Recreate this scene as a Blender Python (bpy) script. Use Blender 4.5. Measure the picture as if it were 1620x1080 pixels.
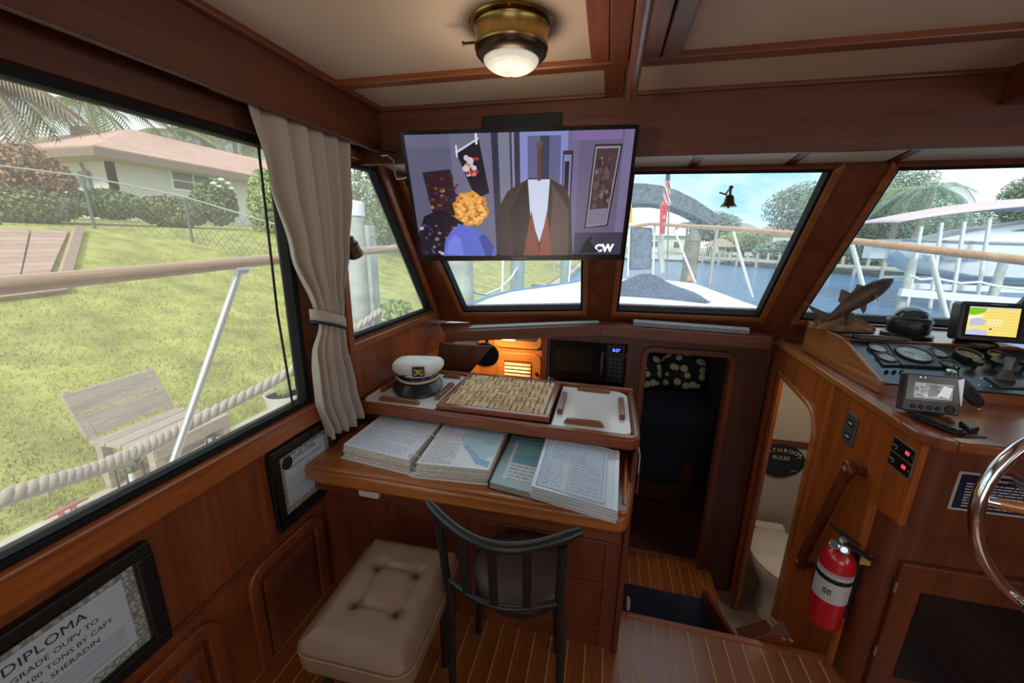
import bpy, bmesh, math, random
from mathutils import Vector, Matrix
random.seed(7)
for o in list(bpy.data.objects): bpy.data.objects.remove(o)
scn = bpy.context.scene
col = scn.collection
# ------------------------------------------------------------------ camera
F_PX, CAM = 623.0, Vector((0, 0, 1.45))
def cam_basis(yaw, pitch, roll):
    cy, sy, cp, sp = math.cos(yaw), math.sin(yaw), math.cos(pitch), math.sin(pitch)
    f = Vector((-sy*cp, cy*cp, -sp)); r = Vector((cy, sy, 0)); u = r.cross(f)
    cr, sr = math.cos(roll), math.sin(roll)
    return cr*r + sr*u, -sr*r + cr*u, f
CR, CU, CF = cam_basis(*[math.radians(a) for a in (13.2, 14.45, .96)])
cam = bpy.data.cameras.new('camera'); camo = bpy.data.objects.new('camera', cam); col.objects.link(camo)
cam.sensor_width = 36; cam.lens = 36*F_PX/1620; cam.clip_start = .02; cam.clip_end = 800
camo.matrix_world = Matrix(((CR.x, CU.x, -CF.x, CAM.x), (CR.y, CU.y, -CF.y, CAM.y), (CR.z, CU.z, -CF.z, CAM.z), (0, 0, 0, 1)))
scn.camera = camo
def at(px, py, ax, v):
    """a point read from the photograph on the real plane x, y or z = v"""
    d = CR*((px-810)/F_PX) - CU*((py-540)/F_PX) + CF
    i = 'xyz'.index(ax); t = (v-CAM[i])/d[i]
    return CAM + d*t
# ------------------------------------------------------------------ light
scn.view_settings.view_transform = 'Standard'; scn.view_settings.look = 'None'
scn.view_settings.gamma = 1; scn.view_settings.use_curve_mapping = False
scn.view_settings.exposure = 0.6
world = bpy.data.worlds.new('sky'); scn.world = world; world.use_nodes = True
wn, wl = world.node_tree.nodes, world.node_tree.links
wn.clear()
def wnode(t, **k):
    n = wn.new(t)
    for a, b in k.items(): setattr(n, a, b)
    return n
tc = wnode('ShaderNodeTexCoord'); mp = wnode('ShaderNodeMapping'); mp.inputs['Scale'].default_value = (1, 1, 2.6)
mp.inputs['Location'].default_value = (.3, .1, .25)
nz = wnode('ShaderNodeTexNoise'); nz.inputs['Scale'].default_value = 2.3; nz.inputs['Detail'].default_value = 7; nz.inputs['Roughness'].default_value = .55
rp = wnode('ShaderNodeValToRGB'); rp.color_ramp.elements[0].position = .37; rp.color_ramp.elements[1].position = .54
rp.color_ramp.elements[0].color = (.27, .58, .82, 1); rp.color_ramp.elements[1].color = (.90, .93, .95, 1)
bg = wnode('ShaderNodeBackground'); bg.inputs['Strength'].default_value = 1.08; out = wnode('ShaderNodeOutputWorld')
wl.new(tc.outputs['Generated'], mp.inputs[0]); wl.new(mp.outputs[0], nz.inputs['Vector']); wl.new(nz.outputs[0], rp.inputs[0])
wl.new(rp.outputs[0], bg.inputs[0]); wl.new(bg.outputs[0], out.inputs[0])
def light(name, kind, loc, rot, energy, color=(1, 1, 1), size=(1, 1), **k):
    l = bpy.data.lights.new(name, kind); l.energy = energy; l.color = color
    if kind == 'AREA': l.shape = 'RECTANGLE'; l.size, l.size_y = size
    for a, b in k.items(): setattr(l, a, b)
    o = bpy.data.objects.new(name, l); col.objects.link(o); o.location = loc; o.rotation_euler = [math.radians(a) for a in rot]
    return o
light('sun', 'SUN', (0, 0, 30), (50, 0, 12), 2.05, (1, .95, .86), angle=math.radians(14))
# added area lamps boosting the daylight from unseen aft doors and starboard windows
light('aft_door_fill', 'AREA', (.25, -2.35, 1.25), (90, 0, 0), 4.5, (1, .94, .86), (2.2, 1.3))
light('starboard_window_fill', 'AREA', (1.86, -.35, 1.35), (0, 90, 0), 7, (1, .96, .9), (.8, 2.2))
# ------------------------------------------------------------------ materials
MATS = {}
def mat(name, color, rough=.5, metal=0, coat=0, spec=.5, emit=None, estr=1, bump=0, bscale=60, alpha=1, var=0, vscale=6, trans=0, sheen=0):
    if name in MATS: return MATS[name]
    m = bpy.data.materials.new(name); m.use_nodes = True; MATS[name] = m
    nt = m.node_tree; b = nt.nodes['Principled BSDF']
    b.inputs['Base Color'].default_value = (*color, 1); b.inputs['Roughness'].default_value = rough; b.inputs['Metallic'].default_value = metal
    b.inputs['Coat Weight'].default_value = coat; b.inputs['Coat Roughness'].default_value = .12; b.inputs['Specular IOR Level'].default_value = spec
    b.inputs['Alpha'].default_value = alpha; b.inputs['Transmission Weight'].default_value = trans; b.inputs['Sheen Weight'].default_value = sheen
    if emit: b.inputs['Emission Color'].default_value = (*emit, 1); b.inputs['Emission Strength'].default_value = estr
    if bump or var:
        t = nt.nodes.new('ShaderNodeTexCoord')
    if bump:
        n = nt.nodes.new('ShaderNodeTexNoise'); n.inputs['Scale'].default_value = bscale; n.inputs['Detail'].default_value = 4
        p = nt.nodes.new('ShaderNodeBump'); p.inputs['Strength'].default_value = bump; p.inputs['Distance'].default_value = .01
        nt.links.new(t.outputs['Object'], n.inputs['Vector']); nt.links.new(n.outputs[0], p.inputs['Height']); nt.links.new(p.outputs[0], b.inputs['Normal'])
    if var:
        n = nt.nodes.new('ShaderNodeTexNoise'); n.inputs['Scale'].default_value = vscale; n.inputs['Detail'].default_value = 5
        r = nt.nodes.new('ShaderNodeValToRGB'); r.color_ramp.elements[0].position = .3; r.color_ramp.elements[1].position = .7
        r.color_ramp.elements[0].color = (*[c*(1-var) for c in color], 1); r.color_ramp.elements[1].color = (*[min(1, c*(1+var)) for c in color], 1)
        nt.links.new(t.outputs['Object'], n.inputs['Vector']); nt.links.new(n.outputs[0], r.inputs[0]); nt.links.new(r.outputs[0], b.inputs['Base Color'])
    return m
def wood(name, light_c, dark_c, axis='x', rough=.32, coat=.35, scale=1.0):
    """varnished timber, grain running along one axis"""
    if name in MATS: return MATS[name]
    m = bpy.data.materials.new(name); m.use_nodes = True; MATS[name] = m
    nt = m.node_tree; N, L = nt.nodes, nt.links; b = N['Principled BSDF']
    t = N.new('ShaderNodeTexCoord'); mp = N.new('ShaderNodeMapping')
    s = [14*scale]*3; s['xyz'.index(axis)] = .9*scale; mp.inputs['Scale'].default_value = s
    n1 = N.new('ShaderNodeTexNoise'); n1.inputs['Scale'].default_value = 1.4; n1.inputs['Detail'].default_value = 7; n1.inputs['Roughness'].default_value = .62; n1.inputs['Distortion'].default_value = .6
    n2 = N.new('ShaderNodeTexNoise'); n2.inputs['Scale'].default_value = 9; n2.inputs['Detail'].default_value = 3
    r = N.new('ShaderNodeValToRGB'); r.color_ramp.elements[0].position = .32; r.color_ramp.elements[1].position = .68
    r.color_ramp.elements[0].color = (*dark_c, 1); r.color_ramp.elements[1].color = (*light_c, 1)
    mx = N.new('ShaderNodeMixRGB'); mx.blend_type = 'MULTIPLY'; mx.inputs[0].default_value = .5
    r2 = N.new('ShaderNodeValToRGB'); r2.color_ramp.elements[0].position = .35; r2.color_ramp.elements[0].color = (.6, .55, .5, 1); r2.color_ramp.elements[1].position = .6
    L.new(t.outputs['Object'], mp.inputs[0]); L.new(mp.outputs[0], n1.inputs['Vector']); L.new(mp.outputs[0], n2.inputs['Vector'])
    L.new(n1.outputs[0], r.inputs[0]); L.new(n2.outputs[0], r2.inputs[0]); L.new(r.outputs[0], mx.inputs[1]); L.new(r2.outputs[0], mx.inputs[2])
    L.new(mx.outputs[0], b.inputs['Base Color'])
    b.inputs['Roughness'].default_value = rough; b.inputs['Coat Weight'].default_value = coat; b.inputs['Coat Roughness'].default_value = .15
    return m
def glass(name, veil, veil_col=(.8, .85, .85), speck=0, gloss=.03):
    """window pane: clear, with a share of dirt or insect screen that scatters the daylight"""
    if name in MATS: return MATS[name]
    m = bpy.data.materials.new(name); m.use_nodes = True; MATS[name] = m
    nt = m.node_tree; N, L = nt.nodes, nt.links; N.clear()
    o = N.new('ShaderNodeOutputMaterial'); tr = N.new('ShaderNodeBsdfTransparent'); tr.inputs[0].default_value = (.97, .99, .98, 1)
    tl = N.new('ShaderNodeBsdfTranslucent'); tl.inputs[0].default_value = (*veil_col, 1)
    gl = N.new('ShaderNodeBsdfGlossy'); gl.inputs['Roughness'].default_value = .03
    m1 = N.new('ShaderNodeMixShader'); m2 = N.new('ShaderNodeMixShader'); m2.inputs[0].default_value = gloss
    L.new(tr.outputs[0], m1.inputs[1]); L.new(tl.outputs[0], m1.inputs[2]); L.new(m1.outputs[0], m2.inputs[1]); L.new(gl.outputs[0], m2.inputs[2]); L.new(m2.outputs[0], o.inputs[0])
    m1.inputs[0].default_value = veil
    t = N.new('ShaderNodeTexCoord')
    if speck:
        n = N.new('ShaderNodeTexNoise'); n.inputs['Scale'].default_value = 90; n.inputs['Detail'].default_value = 4
        r = N.new('ShaderNodeMapRange'); r.inputs[1].default_value = .35; r.inputs[2].default_value = .7; r.inputs[3].default_value = veil*(1-speck); r.inputs[4].default_value = veil*(1+speck)
        L.new(t.outputs['Object'], n.inputs['Vector']); L.new(n.outputs[0], r.inputs[0]); L.new(r.outputs[0], m1.inputs[0])
    return m
def printed(name, rough=.5, emit=0, coat=0):
    """flat print: colour taken from the mesh's own colour attribute"""
    if name in MATS: return MATS[name]
    m = bpy.data.materials.new(name); m.use_nodes = True; MATS[name] = m
    nt = m.node_tree; b = nt.nodes['Principled BSDF']; a = nt.nodes.new('ShaderNodeVertexColor'); a.layer_name = 'ink'
    b.inputs['Roughness'].default_value = rough; b.inputs['Coat Weight'].default_value = coat
    if emit:
        b.inputs['Base Color'].default_value = (.01, .01, .01, 1); nt.links.new(a.outputs[0], b.inputs['Emission Color']); b.inputs['Emission Strength'].default_value = emit
    else: nt.links.new(a.outputs[0], b.inputs['Base Color'])
    return m
def srgb(r, g, b): return tuple(((c/255)/12.92 if c/255 <= .04045 else ((c/255+.055)/1.055)**2.4) for c in (r, g, b))
# ------------------------------------------------------------------ mesh helpers
class MB:
    def __init__(s): s.v = []; s.f = []; s.c = []
    def add(s, vs, fs, c=None):
        o = len(s.v); s.v += [Vector(p) for p in vs]; s.f += [[o+i for i in f] for f in fs]; s.c += [c]*len(fs); return s
    def box(s, x0, x1, y0, y1, z0, z1, c=None):
        x0, x1 = min(x0, x1), max(x0, x1); y0, y1 = min(y0, y1), max(y0, y1); z0, z1 = min(z0, z1), max(z0, z1)
        return s.add([(x, y, z) for x in (x0, x1) for y in (y0, y1) for z in (z0, z1)],
                     [(0, 1, 3, 2), (4, 6, 7, 5), (0, 4, 5, 1), (2, 3, 7, 6), (0, 2, 6, 4), (1, 5, 7, 3)], c)
    def obox(s, c, ex, ey, ez, hx, hy, hz):
        c, ex, ey, ez = Vector(c), Vector(ex).normalized(), Vector(ey).normalized(), Vector(ez).normalized()
        return s.add([c+ex*a*hx+ey*b*hy+ez*d*hz for a in (-1, 1) for b in (-1, 1) for d in (-1, 1)],
                     [(0, 1, 3, 2), (4, 6, 7, 5), (0, 4, 5, 1), (2, 3, 7, 6), (0, 2, 6, 4), (1, 5, 7, 3)])
    def prism(s, pts, ext, c=None):
        pts = [Vector(p) for p in pts]; e = Vector(ext); n = len(pts)
        return s.add(pts+[p+e for p in pts], [list(range(n))[::-1], list(range(n, 2*n))]+[(i, (i+1) % n, n+(i+1) % n, n+i) for i in range(n)], c)
    def poly(s, pts, c=None): return s.add(pts, [list(range(len(pts)))], c)
    def bar(s, a, b, w, h, up=(0, 0, 1)):
        a, b = Vector(a), Vector(b); d = (b-a).normalized(); sd = d.cross(Vector(up)).normalized(); u = sd.cross(d)
        return s.obox((a+b)/2, d, sd, u, (b-a).length/2, w/2, h/2)
    def tube(s, path, r, n=10, cap=True, flat=1, up=None):
        path = [Vector(p) for p in path]; k = len(path); rs = r if isinstance(r, (list, tuple)) else [r]*k
        rings = []; prev = None
        for i, p in enumerate(path):
            t = (path[min(i+1, k-1)]-path[max(i-1, 0)]).normalized()
            if prev is None:
                u = Vector(up) if up else (Vector((0, 0, 1)) if abs(t.z) < .9 else Vector((1, 0, 0)))
                u = (u-t*u.dot(t)).normalized()
            else: u = (prev-t*prev.dot(t)).normalized()
            prev = u; w = t.cross(u)
            rings.append([p+(u*math.cos(2*math.pi*j/n)*flat+w*math.sin(2*math.pi*j/n))*rs[i] for j in range(n)])
        fs = [(i*n+j, i*n+(j+1) % n, (i+1)*n+(j+1) % n, (i+1)*n+j) for i in range(k-1) for j in range(n)]
        if cap: fs += [list(range(n))[::-1], list(range((k-1)*n, k*n))]
        return s.add([p for g in rings for p in g], fs)
    def lathe(s, prof, c, axis=(0, 0, 1), n=24, sx=1, c0=None):
        c, a = Vector(c), Vector(axis).normalized()
        u = a.orthogonal().normalized() if abs(a.z) < .99 else Vector((1, 0, 0)); w = a.cross(u); k = len(prof)
        vs = [c+a*h+(u*math.cos(2*math.pi*j/n)*sx+w*math.sin(2*math.pi*j/n))*r for r, h in prof for j in range(n)]
        fs = [(i*n+j, i*n+(j+1) % n, (i+1)*n+(j+1) % n, (i+1)*n+j) for i in range(k-1) for j in range(n)]
        if prof[0][0] > 1e-6: fs.append(list(range(n))[::-1])
        if prof[-1][0] > 1e-6: fs.append(list(range((k-1)*n, k*n)))
        return s.add(vs, fs, c0)
    def ball(s, c, rx, ry, rz, n=14, m=8):
        c = Vector(c)
        vs = [c+Vector((rx*math.sin(math.pi*i/m)*math.cos(2*math.pi*j/n), ry*math.sin(math.pi*i/m)*math.sin(2*math.pi*j/n), rz*math.cos(math.pi*i/m))) for i in range(m+1) for j in range(n)]
        return s.add(vs, [(i*n+j, (i+1)*n+j, (i+1)*n+(j+1) % n, i*n+(j+1) % n) for i in range(m) for j in range(n)])
    def grid(s, fn, nu, nv, c=None):
        vs = [fn(i/nu, j/nv) for i in range(nu+1) for j in range(nv+1)]
        return s.add(vs, [(i*(nv+1)+j, (i+1)*(nv+1)+j, (i+1)*(nv+1)+j+1, i*(nv+1)+j+1) for i in range(nu) for j in range(nv)], c)
    def move(s, M): s.v = [M @ p for p in s.v]; return s
def build(name, mb, material, parent=None, bevel=0, smooth=None, local=False, solid=0, subsurf=0, doubles=True):
    me = bpy.data.meshes.new(name)
    vs = mb.v
    root = parent
    while root is not None and root.parent is not None: root = root.parent
    if root is not None and not local:
        inv = Matrix.LocRotScale(root.location, root.rotation_euler, None).inverted(); vs = [inv @ p for p in vs]
    me.from_pydata([tuple(p) for p in vs], [], mb.f)
    if any(c is not None for c in mb.c):
        ca = me.color_attributes.new('ink', 'FLOAT_COLOR', 'CORNER'); i = 0
        for p, c in zip(me.polygons, mb.c):
            for _ in range(p.loop_total): ca.data[i].color = (*(c or (1, 1, 1)), 1); i += 1
    else:
        bm = bmesh.new(); bm.from_mesh(me)
        if doubles: bmesh.ops.remove_doubles(bm, verts=bm.verts, dist=1e-5)
        bmesh.ops.recalc_face_normals(bm, faces=bm.faces); bm.to_mesh(me); bm.free()
    me.materials.append(material)
    if smooth is not None:
        me.shade_smooth(); me.set_sharp_from_angle(angle=math.radians(smooth))
    o = bpy.data.objects.new(name, me); col.objects.link(o)
    if parent is not None: o.parent = parent
    if solid:
        md = o.modifiers.new('thickness', 'SOLIDIFY'); md.thickness = solid; md.offset = 0
    if bevel:
        md = o.modifiers.new('bevel', 'BEVEL'); md.width = bevel; md.segments = 2; md.limit_method = 'ANGLE'; md.angle_limit = math.radians(40); md.harden_normals = False
    if subsurf:
        md = o.modifiers.new('sub', 'SUBSURF'); md.levels = md.render_levels = subsurf
    return o
def tag(o, label, cat, group=None):
    o['label'] = label; o['category'] = cat
    if group: o['group'] = group
    return o
def struct(name, mb=None, material=None, loc=(0, 0, 0), label=None, **k):
    if mb is None:
        o = bpy.data.objects.new(name, None); col.objects.link(o); o.location = loc; o.empty_display_size = .05
    else: o = build(name, mb, material, None, **k)
    o['kind'] = 'structure'
    if label: o['label'] = label
    return o
def thing(name, label, cat, loc=(0, 0, 0), rz=0, group=None, rot=None):
    o = bpy.data.objects.new(name, None); col.objects.link(o); o.location = loc; o.empty_display_size = .05
    o.rotation_euler = rot if rot else (0, 0, rz)
    return tag(o, label, cat, group)
def copy_tree(o, parent=None, loc=None, rz=None):
    c = o.copy(); col.objects.link(c)
    if parent is not None: c.parent = parent
    if loc is not None: c.location = loc
    if rz is not None: c.rotation_euler = (0, 0, rz)
    for ch in o.children: copy_tree(ch, c)
    return c
def text_mb(body, size, org, ex, ey, align='LEFT', bold=0, depth=.0006, vsc=1):
    cu = bpy.data.curves.new('txt', 'FONT'); cu.body = body; cu.size = size; cu.align_x = align; cu.offset = bold; cu.resolution_u = 2
    t = bpy.data.objects.new('txt', cu); col.objects.link(t)
    dg = bpy.context.evaluated_depsgraph_get(); me = bpy.data.meshes.new_from_object(t.evaluated_get(dg))
    org, ex, ey = Vector(org), Vector(ex).normalized(), Vector(ey).normalized()
    mb = MB(); n = ex.cross(ey)
    mb.add([org+ex*v.co.x+ey*v.co.y*vsc+n*depth for v in me.vertices], [list(p.vertices) for p in me.polygons])
    bpy.data.objects.remove(t); bpy.data.curves.remove(cu); bpy.data.meshes.remove(me)
    return mb
def rrect(cx, cy, hx, hy, r, n=4):
    pts = []
    for k, (sx, sy) in enumerate(((1, 1), (-1, 1), (-1, -1), (1, -1))):
        for i in range(n+1):
            a = math.pi/2*(k+i/n); pts.append((cx+sx*(hx-r)+r*math.cos(a), cy+sy*(hy-r)+r*math.sin(a)))
    return pts
# palette
T_L, T_D = (.36, .098, .020), (.19, .042, .008)
R_L, R_D = (.19, .042, .012), (.10, .020, .006)
H_L, H_D = (.50, .17, .03), (.30, .085, .014)
TEAK_X, TEAK_Y, TEAK_Z = [wood('teak_'+a, T_L, T_D, a, rough=.38, coat=.22) for a in 'xyz']
RED_X, RED_Y, RED_Z = [wood('mahogany_'+a, R_L, R_D, a, rough=.45, coat=.12) for a in 'xyz']
CREAM = mat('ceiling_vinyl', (.54, .40, .30), .7, bump=.08, bscale=300)
BLACK = mat('black_plastic', (.012, .012, .013), .35)
RUBBER = mat('black_rubber_seal', (.010, .010, .011), .75, spec=.2)
BLACKM = mat('matte_black', (.01, .01, .01), .7)
WHITE = mat('white_gelcoat', (.80, .82, .82), .35)
CHROME = mat('chrome', (.8, .8, .8), .12, 1)
STEEL = mat('brushed_steel', (.62, .63, .64), .3, 1)
BRASS = mat('aged_brass', (.42, .29, .10), .3, 1, var=.3, vscale=25)
PAPER = mat('white_paper', (.80, .81, .83), .6)
INK = mat('dark_ink', (.03, .035, .05), .6)
PRINT = printed('print')
SCREEN = printed('lit_screen', .15, .68)
# ================================================================== THE BOAT'S SALON
SEAM = mat('pale_holly_seam', (.50, .27, .10), .4)
fl = struct('floor', MB().box(-1.05, 1.9, -2.3, 1.335, -.04, -.0006), SEAM)
PLK = wood('floor_plank_wood', (.34, .105, .026), (.20, .055, .013), 'y', rough=.28, coat=.3)
pw = .0632
pm = None
for i in range(47):
    x = -1.05+pw*i
    if pm is None:
        p0 = build('plank', MB().box(.0022, pw-.0022, -2.3, 1.322, -.02, 0), PLK, fl, bevel=.0008); p0.location.x = x; pm = p0
    elif x+pw < 1.92:
        q = pm.copy(); col.objects.link(q); q.parent = fl; q.location.x = x
struct('trim_1', MB().box(.14, .9, 1.322, 1.35, -.05, .004), TEAK_X, bevel=.004)       # nosing of the companionway
# ---- port wall
SPY = lambda z: 2.35-(z-1.05)*.45/.70          # windshield plane
wl_ = MB()
wl_.box(-1.10, -1.05, -2.3, 1.30, 0, .845)
wl_.box(-1.10, -1.05, 1.30, 2.62, -.75, 1.018)
wl_.prism([(-1.05, 1.165, .845), (-1.05, 1.165, 1.735), (-1.05, 1.43, 1.745), (-1.05, 1.43, 1.018), (-1.05, 1.30, 1.018), (-1.05, 1.30, .845)], (-.05, 0, 0))
wl_.prism([(-1.05, -2.3, 1.735), (-1.05, -2.3, 1.97), (-1.05, 1.75, 1.97), (-1.05, 1.715, 1.752), (-1.05, 1.43, 1.745), (-1.05, 1.165, 1.735)], (-.05, 0, 0))
wl_.prism([(-1.05, 2.245, 1.018), (-1.05, 1.715, 1.752), (-1.05, 1.75, 1.97), (-1.05, SPY(1.77)+.05, 1.77), (-1.05, SPY(.95)+.06, 1.0)], (-.05, 0, 0))
wl_.box(-1.10, -1.05, -2.3, -1.0, .845, 1.735)
WALLRED = wood('wall_mahogany_z', (.26, .064, .016), (.155, .033, .009), 'z', rough=.45, coat=.12)
wall_left = struct('wall_left', wl_, WALLRED)
# window 1: the big side window with an insect screen
w1 = struct('window_1', loc=(-1.05, .1, .84), label='large port side window with black rubber seal and insect screen')
def ring_x(pts, t, d0, d1):
    """closed rail round a polygon in the plane x = const (points are y, z), width t inward"""
    mb = MB(); cy = sum(p[0] for p in pts)/len(pts); cz = sum(p[1] for p in pts)/len(pts); n = len(pts)
    inn = []
    for i in range(n):
        a, b, c = Vector(pts[i-1]), Vector(pts[i]), Vector(pts[(i+1) % n])
        d1_, d2_ = (b-a).normalized(), (c-b).normalized()
        n1, n2 = Vector((-d1_.y, d1_.x)), Vector((-d2_.y, d2_.x))
        if n1.dot(Vector((cy, cz))-b) < 0: n1, n2 = -n1, -n2
        k = (n1+n2); k = k/(k.length_squared)*2
        inn.append(b+k*t)
    for i in range(n):
        j = (i+1) % n; a, b, c, d = pts[i], pts[j], inn[j], inn[i]
        mb.prism([(d0, a[0], a[1]), (d0, b[0], b[1]), (d0, c[0], c[1]), (d0, d[0], d[1])], (d1-d0, 0, 0))
    return mb
W1 = [(-1.0, .845), (1.165, .845), (1.165, 1.735), (-1.0, 1.735)]
build('seal', ring_x(W1, .022, -1.085, -1.042), RUBBER, w1, bevel=.003)
build('pane', MB().box(-1.079, -1.076, -1.0, 1.165, .845, 1.735), glass('screened_pane', .03, (.88, .82, .76), gloss=0), w1)
sc = MB()
def droop(y):                                    # the screen's bound upper edge sags between its hooks
    return 1.722-.012*math.sin((y+.1)*5)-.006*math.sin(y*11)
sc.grid(lambda u, v: Vector((-1.068, -.98+2.08*u, .866+(droop(-.98+2.08*u)-.866)*v)), 40, 2)
scr = build('insect_screen', sc, glass('insect_mesh', .13, (.92, .72, .64), gloss=0), w1); scr['label'] = 'fine tan insect screen'
build('bound_edge', MB().tube([(-1.066, -.98+2.08*i/40, droop(-.98+2.08*i/40)) for i in range(41)], .006, 6), BLACKM, scr)
build('bound_edge', MB().tube([(-1.066, 1.10, .866), (-1.064, 1.085, 1.2), (-1.066, 1.10, droop(1.1))], .004, 6), BLACKM, scr)  # side binding; its black also stands in for the gathered edge's shadow
build('window_sill', MB().box(-1.06, -1.022, -1.2, 1.30, .768, .842), wood('sill_teak_y', (.42, .125, .028), (.26, .065, .014), 'y', rough=.32, coat=.35), w1, bevel=.010)
build('sill_ledge', MB().box(-1.06, -1.015, -1.2, 1.18, .835, .846), TEAK_Y, w1, bevel=.004)
# window 2: the raked quarter window
w2 = struct('window_2', loc=(-1.05, 1.8, 1.02), label='small raked port quarter window with black seal')
W2 = [(1.43, 1.018), (2.245, 1.018), (1.715, 1.752), (1.43, 1.745)]
build('seal', ring_x(W2, .018, -1.085, -1.044), RUBBER, w2, bevel=.003)
build('pane', MB().prism([(-1.078, y, z) for y, z in W2], (-.003, 0, 0)), glass('port_pane', .10), w2)
g = ring_x([(y+(.0 if i in (0, 3) else .0), z) for i, (y, z) in enumerate([(1.40, .972), (2.335, .972), (1.735, 1.80), (1.40, 1.79)])], .036, -1.052, -1.028)
build('casing', g, TEAK_Y, w2, bevel=.005)
# ---- windshield: three panes raked in one plane
WU = Vector((1, 0, 0)); WV = Vector((0, -.45, .70)).normalized(); WO = Vector((0, 2.35, 1.05)); WNI = Vector((0, -.70, -.45)).normalized()
def wz(z): return (z-1.05)/.70*math.hypot(.45, .70)
def wp(u, v, d=0): return WO+WU*u+WV*v+WNI*d
P_L = [(-.876, wz(1.008)), (-.122, wz(1.066)), (-.126, wz(1.75)), (-1.0, wz(1.75))]
P_C = [(.069, wz(1.074)), (.806, wz(1.086)), (.824, wz(1.746)), (.074, wz(1.752))]
P_R = [(.988, wz(1.085)), (1.86, wz(1.085)), (1.86, wz(1.752)), (1.03, wz(1.747))]
wf = MB()
def wpiece(mb, pts, d0=.02, d1=-.05): mb.prism([wp(u, v, d0) for u, v in pts], WNI*(d1-d0))
b0, t0 = wz(.93), wz(1.757)
wpiece(wf, [(-1.05, b0), P_L[0], P_L[3], (-1.05, t0)])
wpiece(wf, [P_L[1], (P_L[1][0], b0), (P_C[0][0], b0), P_C[0], P_C[3], (P_C[3][0], t0), (P_L[2][0], t0), P_L[2]])
wpiece(wf, [P_C[1], (P_C[1][0], b0), (P_R[0][0]-.01, b0), P_R[0], P_R[3], (P_R[3][0], t0), (P_C[2][0], t0), P_C[2]])
wpiece(wf, [(-1.05, b0), (P_L[1][0], b0), P_L[1], P_L[0]])
wpiece(wf, [(P_C[0][0], b0), (P_C[1][0], b0), P_C[1], P_C[0]])
wpiece(wf, [(P_R[0][0]-.01, b0), (1.9, b0), P_R[1], P_R[0]])
for A in (P_L, P_C, P_R): wpiece(wf, [A[3], A[2], (A[2][0], t0), (A[3][0], t0)])
wpiece(wf, [P_R[1], (1.9, b0), (1.9, t0), P_R[2]])
wall_front = struct('wall_front', wf, wood('windshield_post_z', (.21, .050, .016), (.12, .026, .009), 'z', rough=.42, coat=.15), doubles=False)
def ring_w(pts, t0_, t1_, d0, d1, skip=()):
    mb = MB(); n = len(pts); c = Vector((sum(p[0] for p in pts)/n, sum(p[1] for p in pts)/n))
    def off(t):
        r = []
        for i in range(n):
            a, b, e = Vector(pts[i-1]), Vector(pts[i]), Vector(pts[(i+1) % n])
            n1 = Vector((-(b-a).y, (b-a).x)).normalized(); n2 = Vector((-(e-b).y, (e-b).x)).normalized()
            if n1.dot(c-b) < 0: n1 = -n1
            if n2.dot(c-b) < 0: n2 = -n2
            k = n1+n2; k = k/k.length_squared*2; r.append(b+k*t)
        return r
    A, B = off(t0_), off(t1_)
    for i in range(n):
        j = (i+1) % n
        if i in skip: continue
        mb.prism([wp(*A[i], d0), wp(*A[j], d0), wp(*B[j], d0), wp(*B[i], d0)], WNI*(d1-d0))
    return mb
for k, (A, lab, vl) in enumerate(((P_L, 'port windshield pane in a wooden frame below the television', .08), (P_C, 'centre windshield pane with dusty mesh cover', .10), (P_R, 'starboard windshield pane above the helm', .04))):
    w = struct('window_%d' % (k+3), loc=wp(*A[0]), label=lab)
    build('casing', ring_w(A, -.028, .0, .034, .018, (2,)), wood('casing_teak_x', (.36, .115, .030), (.22, .062, .016), 'x', rough=.35, coat=.25), w, bevel=.004)
    build('seal', ring_w(A, -.001, .012, .022, -.025), RUBBER, w)
    build('pane', MB().prism([wp(*q, -.02) for q in A], WNI*-.003), glass('windshield_pane_%d' % k, vl, (.9, .93, .93), speck=.55 if k == 1 else .3), w)
# ---- ceiling
ceil_z = 1.955
ce = struct('ceiling', MB().box(-1.06, 1.9, -2.3, 1.62, ceil_z+.006, ceil_z+.03), mat('ceiling_backing', (.10, .04, .02), .6))
for (x0, x1, y0, y1) in ((-.93, -.083, -2.3, 1.298), (-.93, -.05, 1.33, 1.59), (.012, 1.9, 1.33, 1.59), (.148, 1.9, -2.3, 1.30)):
    build('panel', MB().box(x0, x1, y0, y1, ceil_z-.004, ceil_z+.008), CREAM, ce, bevel=.002)
BAT = wood('batten_teak_x', (.26, .072, .020), (.15, .036, .010), 'x', rough=.45, coat=.1)
BATY = wood('batten_teak_y', (.26, .072, .020), (.15, .036, .010), 'y', rough=.45, coat=.1)
struct('trim_2', MB().box(-.935, 1.9, 1.293, 1.336, ceil_z-.022, ceil_z), BAT, bevel=.004)
struct('trim_3', MB().box(-.086, -.036, -2.3, 1.293, ceil_z-.018, ceil_z), BATY, bevel=.003)
struct('trim_4', MB().box(-.034, .016, -2.3, 1.293, ceil_z-.022, ceil_z), BATY, bevel=.003)
struct('trim_5', MB().box(.052, .098, -2.3, 1.293, ceil_z-.018, ceil_z), BATY, bevel=.003)
struct('trim_6', MB().box(.102, .150, -2.3, 1.293, ceil_z-.020, ceil_z), BATY, bevel=.003)
struct('trim_7', MB().box(-.052, .010, 1.334, 1.592, ceil_z-.016, ceil_z), BATY, bevel=.003)
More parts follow.
